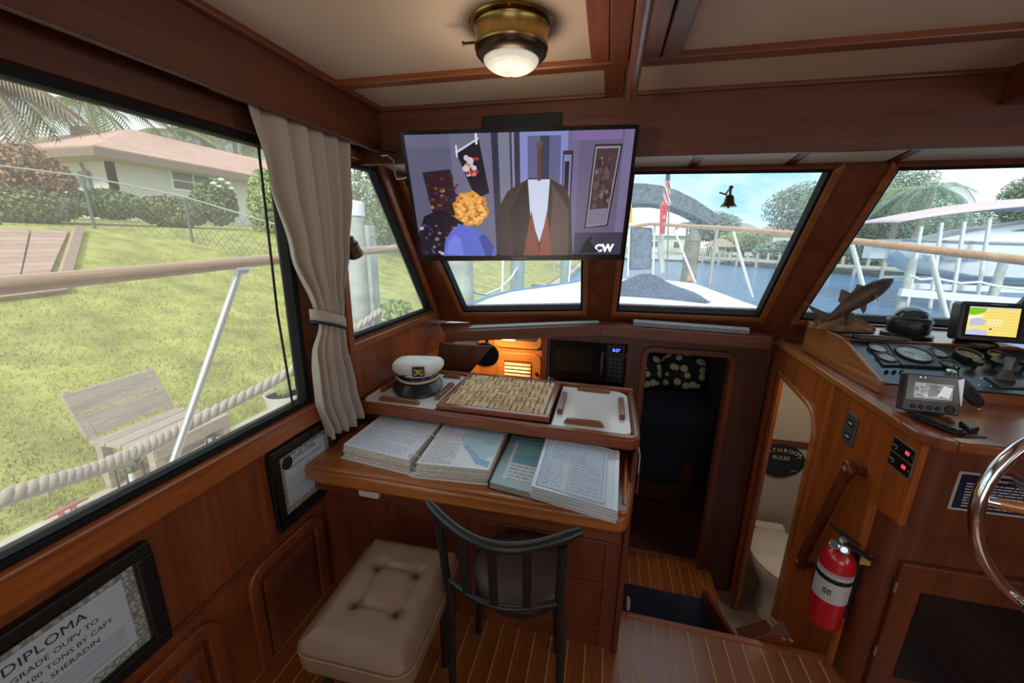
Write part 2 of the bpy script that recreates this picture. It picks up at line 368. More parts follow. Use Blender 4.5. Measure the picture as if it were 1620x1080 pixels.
# port valence: a pelmet board with a cornice
DARKV = wood('valence_mahogany_y', (.13, .032, .010), (.070, .016, .005), 'y', rough=.55, coat=.05)
va = struct('trim_8', loc=(-.935, 0, 1.80), label='long dark wooden pelmet above the port window')
build('board', MB().box(-.955, -.935, -2.3, 1.592, 1.787, 1.955), DARKV, va, bevel=.004)
build('cornice', MB().box(-.940, -.912, -2.3, 1.592, 1.932, 1.957), RED_Y, va, bevel=.008)
build('window_head', MB().box(-1.05, -1.03, -2.3, 1.19, 1.737, 1.80), DARKV, va, bevel=.003)
# header over the windshield and the soffit behind it
HDR = wood('header_mahogany_x', (.165, .046, .020), (.095, .024, .010), 'x', rough=.5, coat=.1)
he = struct('trim_9', loc=(0, 1.59, 1.75), label='wide mahogany header board across the front of the salon')
build('board', MB().box(-1.05, 1.9, 1.59, 1.612, 1.745, 1.96), HDR, he, bevel=.003)
build('cornice', MB().box(-.935, 1.9, 1.575, 1.592, 1.938, 1.957), HDR, he, bevel=.006)
so = struct('trim_10', MB().prism([(-1.05, 1.61, 1.800), (-1.05, 1.905, 1.762), (-1.05, 1.94, 1.79), (-1.05, 1.61, 1.83)], (2.95, 0, 0)), mat('soffit_white', (.74, .68, .60), .6), label='pale soffit behind the header')
for x in (.30, .66, 1.0, 1.45): build('batten', MB().prism([(x, 1.612, 1.794), (x, 1.90, 1.757), (x, 1.90, 1.766), (x, 1.612, 1.803)], (.035, 0, 0)), RED_Y, so, bevel=.003)
# starboard overhead box and wall, out to the helm side
struct('trim_11', MB().prism([(1.085, 1.59, 1.955), (1.9, 1.59, 1.955), (1.9, -.4, 1.955), (1.04, 1.2, 1.955)], (0, 0, -.10)), RED_Y, bevel=.004)
wr = MB(); wr.box(1.9, 1.95, -2.3, 2.5, -.75, .95); wr.box(1.9, 1.95, -2.3, 2.0, 1.72, 1.97); wr.box(1.9, 1.95, -.1, 1.9, .95, 1.72); wr.box(1.9, 1.95, -2.3, -1.3, .95, 1.72)
struct('wall_right', wr, WALLRED)
wb = MB(); wb.box(-1.1, 1.95, -2.42, -2.38, 0, .55); wb.box(-1.1, 1.95, -2.42, -2.38, 1.8, 1.97); wb.box(-1.1, -.65, -2.42, -2.38, .55, 1.8); wb.box(1.2, 1.95, -2.42, -2.38, .55, 1.8)
struct('wall_back', wb, WALLRED)
# ---- lower accommodation: sole, bulkhead, steps
lf = struct('floor_lower', MB().box(.15, .787, 1.35, 2.42, -.64, -.6006), SEAM)
for i in range(10):
    q = build('plank', MB().box(.155+pw*i+.002, .155+pw*(i+1)-.002, 1.36, 2.415, -.62, -.6), PLK, lf)
BK = wood('bulkhead_mahogany_z', (.13, .034, .011), (.07, .017, .006), 'z', rough=.45, coat=.12)
bk = MB()
bk.box(-.36, -.325, 2.36, 2.42, -.6, .98); bk.box(.155, .265, 2.36, 2.42, -.6, .98); bk.box(.72, .915, 2.36, 2.42, -.75, .98)
bk.box(-.325, .155, 2.36, 2.42, .86, .98); bk.box(-.325, .155, 2.36, 2.42, -.6, .55); bk.box(.265, .72, 2.36, 2.42, .83, .98)
bk.box(-.325, .155, 2.72, 2.74, .5, .9); bk.box(-.325, .155, 2.4, 2.74, .53, .55)
struct('wall_bulkhead', bk, BK)
# doorway into the forward cabin: rounded frame
d1 = struct('door_1', loc=(.49, 2.36, -.6), label='dark doorway to the forward cabin with rounded wooden frame')
def arch(x0, x1, z0, z1, r, w, y0, y1, n=6):
    o = []; i_ = []
    for (sx, cx) in ((-1, x0+r), (1, x1-r)):
        for k in range(n+1):
            a = math.pi/2*k/n; a = math.pi-a if sx < 0 else math.pi/2-a
            o.append((cx+r*math.cos(a), z1-r+r*math.sin(a))); i_.append((cx+(r-w)*math.cos(a), z1-r+(r-w)*math.sin(a)))
    o = [(x0, z0)]+o+[(x1, z0)]; i_ = [(x0+w, z0)]+i_+[(x1-w, z0)]
    mb = MB()
    for k in range(len(o)-1): mb.prism([(o[k][0], y0, o[k][1]), (o[k+1][0], y0, o[k+1][1]), (i_[k+1][0], y0, i_[k+1][1]), (i_[k][0], y0, i_[k][1])], (0, y1-y0, 0))
    return mb
build('frame', arch(.235, .745, -.6, .862, .06, .034, 2.335, 2.40), RED_Z, d1, bevel=.004, smooth=40)
# forward cabin walls
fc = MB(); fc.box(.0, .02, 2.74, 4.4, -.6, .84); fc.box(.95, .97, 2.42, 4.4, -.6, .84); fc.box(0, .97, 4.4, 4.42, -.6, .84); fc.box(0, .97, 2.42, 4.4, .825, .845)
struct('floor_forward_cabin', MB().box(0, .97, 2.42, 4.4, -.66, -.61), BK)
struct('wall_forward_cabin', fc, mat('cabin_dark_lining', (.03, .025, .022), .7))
# ================================================================== PORT SIDE AND DESK
# ---- television: tilted down and turned a little towards the salon
TL, TR, BL = Vector((-.735, 1.35, 1.803)), Vector((.055, 1.485, 1.823)), Vector((-.735, 1.49, 1.364))
te, tu = (TR-TL).normalized(), (TL-BL).normalized(); tn = te.cross(tu).normalized(); tu = tn.cross(te)
TW, TH = (TR-TL).length, (TL-BL).length
if tn.y > 0: tn = -tn
def tvp(u, v, d=0): return BL+te*(u*TW)+tu*(v*TH)+tn*d
tv = thing('television', 'wide flat screen television hung from the header, switched on', 'television', tvp(.5, 0))
build('casing', MB().prism([tvp(0, 0), tvp(1, 0), tvp(1, 1), tvp(0, 1)], -tn*.038), BLACK, tv, bevel=.005)
bz = MB()
for q in ([(0, 0), (1, 0), (1, .045), (0, .045)], [(0, .975), (1, .975), (1, 1), (0, 1)], [(0, .045), (.014, .045), (.014, .975), (0, .975)], [(.986, .045), (1, .045), (1, .975), (.986, .975)]):
    bz.prism([tvp(u, v) for u, v in q], tn*.008)
build('bezel', bz, mat('gloss_black', (.008, .008, .009), .15), tv, bevel=.002)
def scv(u, v, d): return tvp(.014+.972*u, .045+.93*v, d)
pc = MB(); lay = [.0010]
def pic(pts, c, nl=True):
    lay[0] += .00003
    pc.poly([scv(u, v, lay[0]) for u, v in pts], srgb(*c))
def rect(u0, v0, u1, v1, c): pic([(u0, v0), (u1, v0), (u1, v1), (u0, v1)], c)
def blob(cu, cv, ru, rv, c, n=18, jit=0): pic([(cu+ru*(1+jit*math.sin(5*k)+jit*.6*math.cos(9*k+1))*math.cos(2*math.pi*k/n), cv+rv*(1+jit*math.sin(5*k)+jit*.6*math.cos(9*k+1))*math.sin(2*math.pi*k/n)) for k in range(n)], c)
rect(0, 0, 1, 1, (88, 88, 112)); rect(.20, 0, .39, 1, (104, 104, 128)); rect(0, .9, .2, 1, (96, 96, 120))
rect(.385, 0, .415, 1, (48, 46, 62)); rect(.415, 0, .465, 1, (116, 118, 140)); rect(.465, 0, .475, 1, (60, 60, 78)); rect(.475, 0, .485, 1, (130, 130, 155)); rect(.485, 0, .51, 1, (52, 50, 66))
rect(.51, .2, .72, 1, (128, 132, 190)); rect(.545, .3, .69, .97, (92, 92, 130)); rect(.60, .3, .64, .97, (58, 58, 80)); rect(.72, 0, .77, 1, (104, 98, 134)); rect(.70, .2, .745, .86, (58, 40, 52)); rect(.705, .2, .738, .83, (120, 124, 170)); rect(.71, .38, .73, .78, (30, 30, 40))
rect(.77, 0, 1, 1, (98, 90, 118)); rect(.96, 0, 1, 1, (112, 104, 140)); rect(.74, .93, .95, 1, (120, 98, 150)); rect(.77, 0, 1, .2, (58, 56, 76))
pic([(.06, .72), (.19, .74), (.23, .2), (.10, .15)], (44, 24, 32))                                  # dark wall hanging
for k in range(60): blob(.075+.14*random.random(), .22+.48*random.random(), .004+.010*random.random(), .006+.012*random.random(), random.choice(((120, 66, 40), (96, 34, 40), (70, 40, 70), (146, 112, 70), (40, 40, 66))), 7)
pic([(0, 0), (.19, 0), (.23, .3), (.13, .42), (.04, .36), (0, .2)], (22, 20, 34))
for k in range(60): blob(.01+.2*random.random(), .02+.28*random.random(), .004+.008*random.random(), .006+.014*random.random(), random.choice(((60, 60, 100), (130, 110, 90), (28, 28, 60), (90, 40, 50), (170, 170, 180))), 7)
pic([(.225, .87), (.33, .97), (.365, .55), (.30, .50)], (26, 22, 34)); pic([(.222, .87), (.33, .97), (.33, .955), (.225, .855)], (200, 200, 214))
for k in range(16): blob(.265+.05*random.random(), .68+.16*random.random(), .008+.01*random.random(), .012+.016*random.random(), random.choice(((168, 40, 40), (200, 120, 96), (120, 30, 34), (190, 190, 200))), 9)
rect(.315, .92, .325, 1.0, (210, 210, 220)); rect(.225, .83, .232, .92, (210, 210, 220))
pic([(.815, .24), (.925, .26), (.955, .90), (.835, .90)], (42, 38, 46)); pic([(.822, .25), (.918, .27), (.947, .885), (.84, .885)], (140, 130, 140)); pic([(.828, .265), (.912, .28), (.94, .87), (.846, .87)], (66, 52, 56))
pic([(.828, .265), (.912, .28), (.916, .41), (.831, .40)], (116, 112, 132))
for k in range(40): blob(.85+.07*random.random(), .42+.42*random.random(), .004+.008*random.random(), .01+.03*random.random(), random.choice(((96, 74, 74), (50, 40, 46), (124, 100, 100), (80, 60, 60))), 8)
pic([(.80, .02), (.83, .14), (.86, .17), (.845, .12), (.88, .05), (.90, .03)], (20, 20, 26))                      # a branch of wrought iron
# a plain coat stand with a brown coat, and a blue chair with an amber cushion
pic([(.40, 0), (.405, .42), (.45, .56), (.53, .64), (.55, .66), (.64, .66), (.66, .64), (.72, .58), (.745, .45), (.765, 0)], (58, 44, 40))
pic([(.47, 0), (.46, .4), (.53, .62), (.56, .5), (.56, 0)], (38, 30, 30)); pic([(.645, 0), (.66, .5), (.65, .62), (.70, .5), (.735, .4), (.745, 0)], (84, 68, 62))
pic([(.545, .65), (.645, .65), (.635, .36), (.60, .12), (.555, .36)], (196, 204, 226)); pic([(.56, .40), (.595, .10), (.60, 0), (.52, 0)], (120, 60, 46)); pic([(.635, .40), (.605, .10), (.60, 0), (.66, 0)], (132, 66, 48))
rect(.588, .64, .604, .90, (96, 62, 44)); blob(.596, .91, .014, .022, (112, 74, 50))
pic([(.115, 0), (.13, .14), (.17, .24), (.21, .29), (.25, .28), (.33, .2), (.375, .08), (.38, 0)], (92, 104, 196)); pic([(.13, .02), (.145, .13), (.18, .2), (.21, .16), (.22, 0)], (112, 126, 220)); pic([(.3, .18), (.33, .2), (.375, .08), (.36, 0), (.33, 0)], (66, 72, 150))
blob(.272, .42, .083, .145, (206, 138, 62), 40, .06)
for k in range(90): blob(.272+.074*math.cos(2.4*k)*math.sqrt(k/90), .42+.130*math.sin(2.4*k)*math.sqrt(k/90), .010, .012, random.choice(((232, 170, 84), (186, 112, 46), (220, 152, 70), (240, 190, 110))), 8)
lg = lambda t, u, v, s: None
build('picture', pc, SCREEN, tv)
build('channel_logo', text_mb('CW', .040, scv(.872, .03, .004), te, tu, bold=.0022), mat('logo_white', (.1, .1, .1), .3, emit=(.62, .64, .70), estr=1), tv)
build('maker_mark', MB().prism([tvp(a, b_, .0082) for a, b_ in ((.462, .016), (.538, .016), (.538, .027), (.462, .027))], tn*.0004), mat('mark_grey', (.30, .30, .31), .4), tv)
mm = MB(); mm.bar(tvp(.5, .6, -.03), (-.35, 1.60, 1.80), .12, .05, tu); mm.box(-.50, -.20, 1.575, 1.595, 1.76, 1.90)
build('wall_bracket', mm, BLACKM, tv, bevel=.003)
cb = thing('television_cable', 'thin white cable looping from the pelmet to the television', 'cable', (-.93, 1.58, 1.74))
build('white_lead', MB().tube([(-.93, 1.575, 1.775), (-.90, 1.57, 1.775), (-.865, 1.555, 1.75), (-.85, 1.53, 1.70), (-.83, 1.51, 1.675), (-.79, 1.48, 1.672), (-.70, 1.44, 1.68)], .0035, 6), mat('white_plastic', (.6, .56, .5), .4), cb, smooth=60)
build('black_lead', MB().tube([(-.94, 1.50, 1.79), (-.90, 1.54, 1.782), (-.84, 1.53, 1.772), (-.70, 1.46, 1.78)], .0035, 6), BLACKM, cb, smooth=60)
# ---- brass dome light
dl = thing('dome_light', 'round brass ceiling dome light with ribbed glass lens, switched on', 'ceiling light', (-.266, 1.075, 1.951))
bx = (-.266, 1.075, 0)
build('flange', MB().lathe([(.001, 1.952), (.103, 1.952), (.104, 1.948), (.101, 1.945), (.001, 1.945)], bx, n=36), BRASS, dl, smooth=35)
for a in (40, 160, 280): build('screw', MB().lathe([(.0045, 1.946), (.004, 1.9425), (.001, 1.942)], (-.266+.096*math.cos(math.radians(a)), 1.075+.096*math.sin(math.radians(a)), 0), n=8), BRASS, dl, smooth=40)
build('body', MB().lathe([(.086, 1.946), (.092, 1.94), (.088, 1.935), (.088, 1.905), (.090, 1.900), (.086, 1.893)], bx, n=36), BRASS, dl, smooth=40)
build('rim', MB().lathe([(.088, 1.897), (.086, 1.888), (.078, 1.880), (.066, 1.876), (.064, 1.882)], bx, n=36), mat('dark_bronze', (.05, .032, .02), .35, .8), dl, smooth=50)
ln = MB()
for j in range(48):
    for i in range(6):
        a0, a1 = [2*math.pi*(j+k)/48 for k in (0, 1)]; h0, h1 = [math.pi/2*(i+k)/6 for k in (0, 1)]
        am = (a0+a1)/2
        def dp(a, h, d=0): return Vector((-.266+(.066+d)*math.cos(h)*math.cos(a), 1.075+(.066+d)*math.cos(h)*math.sin(a), 1.880-(.030+d)*math.sin(h)))
        ln.poly([dp(a0, h0), dp(am, h0, .003), dp(am, h1, .003), dp(a0, h1)]); ln.poly([dp(am, h0, .003), dp(a1, h0), dp(a1, h1), dp(am, h1, .003)])
build('lens', ln, mat('lamp_glass', (.22, .20, .16), .25, emit=(1, .93, .80), estr=.30), dl)
build('bulb', MB().ball((-.266, 1.075, 1.870), .022, .022, .010), mat('lamp_bulb', (1, 1, 1), .3, emit=(1, .95, .85), estr=2.5), dl, smooth=60)
build('switch', MB().tube([(-.354, 1.06, 1.915), (-.378, 1.055, 1.913), (-.384, 1.054, 1.913)], [.003, .003, .006], 8), mat('dark_bronze', (.05, .032, .02)), dl, smooth=50)
light('dome_lamp', 'POINT', (-.266, 1.075, 1.785), (0, 0, 0), 1.5, (1, .86, .66), shadow_soft_size=.05)
# ---- ceiling grab rail
gr = thing('ceiling_grab_rail', 'long round wooden grab rail under the ceiling near the brass light', 'handrail', (.034, 0, 1.9))
build('rail', MB().tube([(.034, -1.6, 1.895)]+[(.034, y, 1.895) for y in (-.8, 0, .8, 1.2, 1.44)]+[(.034, 1.465, 1.895), (.034, 1.475, 1.895)], [.017]*6+[.016, .010], 14, flat=1), wood('rail_teak_y', (.26, .09, .035), (.16, .05, .02), 'y', rough=.35, coat=.3), gr, smooth=50)
for y in (-1.2, -.3, .55, 1.25): build('standoff', MB().box(.024, .044, y-.03, y+.03, 1.90, 1.957), BATY, gr, bevel=.004)
# ---- curtain
CLOTH = mat('beige_curtain_cloth', (.42, .35, .29), .85, bump=.15, bscale=500, sheen=.2)
NAVY = mat('navy_trim', (.012, .016, .035), .7)
def lerpk(ks, t):
    for (a, va_), (b, vb) in zip(ks, ks[1:]):
        if t <= b: f = (t-a)/(b-a); f = f*f*(3-2*f); return va_+(vb-va_)*f
    return ks[-1][1]
cu = thing('curtain', 'gathered beige curtain tied back beside the port window', 'curtain', (-.99, 1.2, .71))
K0 = [(.71, 1.165), (.86, 1.13), (1.05, 1.135), (1.15, 1.165), (1.22, 1.155), (1.40, 1.085), (1.62, 1.02), (1.82, .985)]
K1 = [(.71, 1.385), (.86, 1.352), (1.05, 1.315), (1.15, 1.298), (1.22, 1.312), (1.40, 1.36), (1.62, 1.40), (1.82, 1.43)]
KA = [(.71, .026), (.95, .022), (1.15, .010), (1.3, .018), (1.6, .02), (1.82, .014)]
def cloth(u, v):
    z = .70+.008*math.sin(u*9)+v*(1.83-.70); y0, y1 = lerpk(K0, max(z, .71)), lerpk(K1, max(z, .71)); A = lerpk(KA, max(z, .71))
    w = u+.018*math.sin(5*u+3*v)
    ph = 2*math.pi*(5.2*w)+.8*math.sin(3*v+4*u)
    x = -.985+A*math.sin(ph)+.3*A*math.sin(2.1*ph+1)+.015*math.exp(-((z-1.15)/.08)**2)
    return Vector((x, y0+(y1-y0)*u+.25*A*math.cos(ph), z))
build('cloth', MB().grid(cloth, 150, 60), CLOTH, cu, smooth=180, solid=.003)
tb = MB()
for zz, hh, rr in ((1.155, .022, .030),): tb.add([Vector((-.985+(.034 if k % 2 else .034)*0+.038*math.cos(2*math.pi*k/20), 1.232+.080*math.sin(2*math.pi*k/20), zz+s*hh-.03*math.sin(2*math.pi*k/20))) for s in (-1, 1) for k in range(20)], [(k, (k+1) % 20, 20+(k+1) % 20, 20+k) for k in range(20)])
tbo = build('tieback', tb, CLOTH, cu, smooth=180, solid=.004)
tb = MB().add([Vector((-.985+.040*math.cos(2*math.pi*k/20), 1.232+.082*math.sin(2*math.pi*k/20), 1.133+s*.006-.03*math.sin(2*math.pi*k/20))) for s in (-1, 1) for k in range(20)], [(k, (k+1) % 20, 20+(k+1) % 20, 20+k) for k in range(20)])
build('tieback_trim', tb, NAVY, tbo, smooth=180, solid=.004)
build('track', MB().box(-1.0, -.975, .9, 1.5, 1.80, 1.815), RED_Y, cu)
# ---- brass reading light on the window post
rl = thing('reading_light', 'small aged brass swivel reading light on the window post', 'wall light', (-1.05, 1.42, 1.40))
build('wall_plate', MB().lathe([(.03, 0), (.03, .008), (.012, .014)], (-1.05, 1.39, 1.43), (1, 0, 0), 16), BRASS, rl, smooth=40)
build('arm', MB().tube([(-1.04, 1.39, 1.43), (-1.0, 1.39, 1.43), (-.985, 1.395, 1.42)], .006, 8), BRASS, rl, smooth=50)
ax = Vector((0, .55, -.85)).normalized()
build('shade', MB().lathe([(.012, -.005), (.022, 0), (.024, .02), (.024, .022), (.029, .026), (.029, .062), (.031, .064), (.031, .078), (.026, .078), (.026, .03), (.001, .028)], (-.985, 1.385, 1.445), ax, 18), mat('dark_brass', (.17, .12, .06), .35, .9), rl, smooth=40)
# ---- framed diplomas on the port wall
def diploma(y0, y1, z0, z1, label, lines, seal):
    X = -1.049
    t = thing('framed_diploma', label, 'picture frame', (X, (y0+y1)/2, z0), group='framed diplomas on the port wall')
    fw = .034
    fr = MB()
    for (a, b, c, d) in ((y0, y1, z0, z0+fw), (y0, y1, z1-fw, z1), (y0, y0+fw, z0+fw, z1-fw), (y1-fw, y1, z0+fw, z1-fw)): fr.box(X, X+.024, a, b, c, d)
    build('frame', fr, mat('satin_black_wood', (.010, .009, .009), .35), t, bevel=.004)
    build('frame_lip', ring_x([(y0+fw-.004, z0+fw-.004), (y1-fw+.004, z0+fw-.004), (y1-fw+.004, z1-fw+.004), (y0+fw-.004, z1-fw+.004)], .005, X+.006, X+.017), mat('satin_black_wood', (.01, .009, .009)), t)
    a, b, c, d = y0+fw, y1-fw, z0+fw, z1-fw
    build('border_paper', MB().box(X+.002, X+.008, a, b, c, d), guil, t)
    m = .026; build('certificate', MB().box(X+.008, X+.0088, a+m, b-m, c+m, d-m), mat('pale_blue_paper', (.58, .62, .72), .5), t)
    cy = (a+b)/2
    for (s, z, txt) in lines:
        build('lettering', text_mb(txt, s, (X+.0090, cy, z), (0, 1, 0), (0, 0, 1), 'CENTER', bold=0), INK, t)
    tl = MB(); n = 9
    zz = min(l[1] for l in lines)-.010
    for k in range(n):
        w = (b-a-2*m)*(.44 if k < n-1 else .3)
        tl.box(X+.0088, X+.0092, cy-w, cy+w, zz-.0022, zz-.0008); zz -= .0075 if k != 4 else .0105
        if zz < c+m+.02: break
    build('small_print', tl, mat('print_grey', (.22, .23, .28), .6), t)
    for (u0, u1) in ((.08, .40), (.58, .92)):
        build('signature_line', MB().box(X+.0088, X+.0092, a+m+u0*(b-a-2*m), a+m+u1*(b-a-2*m), c+m+.012, c+m+.0128), INK, t)
    if seal: build('seal', MB().lathe([(.024, 0), (.023, .0016), (.018, .002), (.0175, .0014), (.001, .0014)], (X+.0088, a+m+.016, d-m-.018), (1, 0, 0), 20), mat('dark_foil_seal', (.025, .022, .018), .4, .5), t)
    build('glazing', MB().box(X+.0105, X+.0112, a, b, c, d), glass('frame_glass', .0), t)
    return t
guil = mat('guilloche_border', (.40, .38, .37), .6)
nt = guil.node_tree; N, L = nt.nodes, nt.links
t_ = N.new('ShaderNodeTexCoord'); w_ = N.new('ShaderNodeTexVoronoi'); w_.inputs['Scale'].default_value = 75; w_.feature = 'DISTANCE_TO_EDGE'
r_ = N.new('ShaderNodeValToRGB'); r_.color_ramp.elements[0].position = .03; r_.color_ramp.elements[1].position = .25; r_.color_ramp.elements[0].color = (.22, .21, .21, 1); r_.color_ramp.elements[1].color = (.55, .52, .50, 1)
L.new(t_.outputs['Object'], w_.inputs['Vector']); L.new(w_.outputs[0], r_.inputs[0]); L.new(r_.outputs[0], N['Principled BSDF'].inputs['Base Color'])
diploma(.19, .577, .437, .735, 'larger framed diploma about tonnage at the lower left of the port wall', ((.030, .642, 'DIPLOMA'), (.0175, .616, 'UPGRADE OUPV TO'), (.0165, .592, 'UNDER 100 TONS BY CAPT'), (.0175, .568, 'AND R. SHERADIN')), False)
diploma(.941, 1.262, .454, .758, 'framed diploma for assistance towing beside the desk', ((.026, .676, 'DIPLOMA'), (.0165, .650, 'ASSISTANCE TOWING'), (.009, .634, 'THIS IS TO CERTIFY THAT')), True)
# ---- louvred locker doors low in the port wall
def louvre_door(name, label, x, y0, y1, z0, z1, r, mat_f, mat_s, n, group, knob=None):
    t = thing(name, label, 'locker door', (x, (y0+y1)/2, z0), group=group)
    def arcx(o, d0, d1):
        pts = []
        for (cy, s) in ((y0+r, -1), (y1-r, 1)):
            for k in range(7):
                a = math.pi/2*k/6; a = math.pi-a if s < 0 else math.pi/2-a
                pts.append((cy+(r-o)*math.cos(a), z1-r+(r-o)*math.sin(a)))
        return [(y0+o, z0)]+pts+[(y1-o, z0)]
    A, B = arcx(0, 0, 0), arcx(.040, 0, 0)
    fr = MB()
    for k in range(len(A)-1): fr.prism([(x, *A[k]), (x, *A[k+1]), (x, *B[k+1]), (x, *B[k])], (.018, 0, 0))
    build('door_frame', fr, mat_f, t, bevel=.004, smooth=40)
    build('door_back', MB().box(x-.001, x+.004, y0+.038, y1-.038, z0, z1-.045), RED_Z, t)
    build('panel', MB().box(x+.003, x+.011, y0+.055, y1-.055, z0, z1-.075), mat_f, t, bevel=.002)
    ya, yb, zb = y0+.085, y1-.085, z1-.10
    for k in range(n):
        z = zb-.022*k
        if z < z0+.02: break
        build('slat', MB().prism([(x+.008, ya, z), (x+.011, ya, z+.004), (x+.022, ya, z-.012), (x+.020, ya, z-.016)], (0, yb-ya, 0)), mat_s, t)
    return t
louvre_door('louvred_locker_door', 'louvred wooden locker door below the larger diploma', -1.05, .345, .70, .02, .385, .07, WALLRED, RED_Y, 12, 'louvred lockers in the port wall')
louvre_door('louvred_locker_door', 'louvred wooden locker door beside the tan tufted seat', -1.05, .80, 1.14, .02, .405, .07, WALLRED, RED_Y, 12, 'louvred lockers in the port wall')
struct('trim_12', MB().box(-1.05, -1.040, .30, 1.38, .425, .437), RED_Y, bevel=.003)
# ---- chart desk
DZ = .63
DESK = wood('desk_teak_x', (.46, .15, .030), (.27, .078, .014), 'x', rough=.3, coat=.35)
dk = thing('chart_desk', 'varnished teak chart desk built against the port wall', 'desk', (-.4, 1.3, 0))
dp_ = [(-1.045, 1.50), (-1.045, 1.09), (-.97, 1.068)]+[(-.965+.02*k, 1.065+.003*k) for k in range(0)]+[(.085, 1.082), (.112, 1.092), (.124, 1.118), (.172, 1.50)]
build('desktop', MB().prism([(x, y, DZ-.058) for x, y in dp_], (0, 0, .058)), DESK, dk, bevel=.012, smooth=40)
rl_ = MB()
path = [(-.965, 1.079), (.0, 1.090)]
rl_.bar((-.99, 1.080, DZ+.003), (.02, 1.094, DZ+.003), .018, .012)
build('front_fiddle', rl_, DESK, dk, bevel=.004)
build('corner_scroll', MB().prism([(.02, 1.086, DZ), (.04, 1.090, DZ), (.055, 1.105, DZ), (.075, 1.112, DZ), (.095, 1.098, DZ), (.118, 1.108, DZ), (.12, 1.13, DZ), (.105, 1.14, DZ), (.05, 1.125, DZ), (.02, 1.104, DZ)], (0, 0, .012)), wood('scroll_teak', (.42, .15, .06), (.30, .10, .035), 'x'), dk, bevel=.004)
build('apron', MB().box(-1.045, .105, 1.13, 1.15, .50, DZ-.058), RED_X, dk, bevel=.002)
SP = wood('desk_side_mahogany_z', (.17, .036, .011), (.10, .019, .006), 'z', rough=.42, coat=.15)
pf = MB().box(-1.045, .118, 1.175, 1.195, 0, DZ-.058); build('front_panel', pf, SP, dk, bevel=.002)
mo = MB()
for (a, b, c, d) in ((-.42, .075, .455, .463), (-.42, .075, .28, .288), (-.42, .075, .09, .098), (-.42, -.412, .098, .455), (.067, .075, .098, .455)): mo.box(a, b, 1.169, 1.176, c, d)
build('moulding', mo, RED_X, dk, bevel=.002)
tag(build('outlet_box', MB().prism([(x, 1.118, z) for x, z in rrect(-.80, .545, .042, .032, .008)], (0, .02, 0)), mat('white_plastic', (.6, .56, .5)), bevel=.003), 'small white box fixed under the chart desk edge', 'outlet box')
# ---- raised counter behind the desk
ct = thing('raised_counter', 'raised wooden counter with fiddle rails behind the desk', 'counter', (-.44, 1.64, .6))
CTR = wood('counter_teak_x', (.30, .078, .022), (.17, .038, .010), 'x', rough=.34, coat=.3)
build('front_fascia', MB().prism([(-1.045, 1.410, .70), (.13, 1.376, .70), (.158, 1.395, .70), (.158, 1.42, .70), (-1.045, 1.44, .70)], (0, 0, .05)), CTR, ct, bevel=.009, smooth=40)
build('end_rail', MB().box(.140, .166, 1.40, 1.90, .70, .75), CTR, ct, bevel=.009)
build('back_rail', MB().box(-1.045, .166, 1.875, 1.90, .70, .76), CTR, ct, bevel=.007)
build('top', MB().box(-1.045, .15, 1.41, 1.88, .70, .722), CTR, ct)
build('body', MB().box(-1.045, .150, 1.50, 1.88, -.6, .70), SP, ct)
build('side_panel', MB().prism([(.118, 1.165, 0), (.118, 1.165, DZ-.05), (.158, 1.50, .72), (.158, 1.88, .72), (.158, 1.88, -.6), (.158, 1.335, -.6), (.14, 1.335, 0)], (.018, 0, 0)), SP, ct, bevel=.003, doubles=False)
# two white boards with teak fiddles
GEL = mat('white_laminate', (.78, .77, .74), .22, coat=.3)
def fiddle_board(label, pts, slots):
    t = thing('fiddle_board', label, 'counter board', (sum(p[0] for p in pts)/len(pts), 1.65, .722), group='white boards in the counter')
    build('board', MB().prism([(x, y, .722) for x, y in pts], (0, 0, .023)), GEL, t, bevel=.004, smooth=50)
    build('core_edge', MB().prism([(x, y, .7215) for x, y in pts], (0, 0, .012)), mat('ply_edge', (.30, .16, .07), .5), t)
    for (xa, ya, xb, yb) in slots:
        d = (Vector((xb, yb))-Vector((xa, ya))); l = d.length; d /= l; n = Vector((-d.y, d.x))*.011
        prof = [(0, .0), (l, .0), (l-.014, .020), (.014, .020)]
        build('fiddle_strip', MB().prism([(xa+d.x*s-n.x, ya+d.y*s-n.y, .745+h) for s, h in prof], (2*n.x, 2*n.y, 0)), wood('strip_teak', (.26, .085, .035), (.17, .05, .02), 'x'), t, bevel=.003)
    return t
def rc(x0, x1, y0, y1, rads):
    pts = []
    for k, ((cx, cy), (sx, sy), r) in enumerate(zip(((x1, y1), (x0, y1), (x0, y0), (x1, y0)), ((-1, -1), (1, -1), (1, 1), (-1, 1)), rads)):
        for i in range(7):
            a = math.pi/2*(k+i/6); pts.append((cx+sx*r+r*math.cos(a), cy+sy*r+r*math.sin(a)))
    return pts
fiddle_board('white board with wooden strips under the captain hat', rc(-1.03, -.674, 1.425, 1.868, (.004, .06, .07, .004)), ((-.955, 1.468, -.755, 1.468), (-.99, 1.55, -.99, 1.72), (-.705, 1.53, -.705, 1.73), (-.80, 1.83, -.70, 1.83)))
fiddle_board('empty white board with four wooden strips at the counter end', rc(-.172, .138, 1.412, 1.868, (.06, .004, .004, .045)), ((-.125, 1.462, .035, 1.462), (-.150, 1.53, -.150, 1.76), (.105, 1.54, .105, 1.76), (-.10, 1.836, .06, 1.836)))
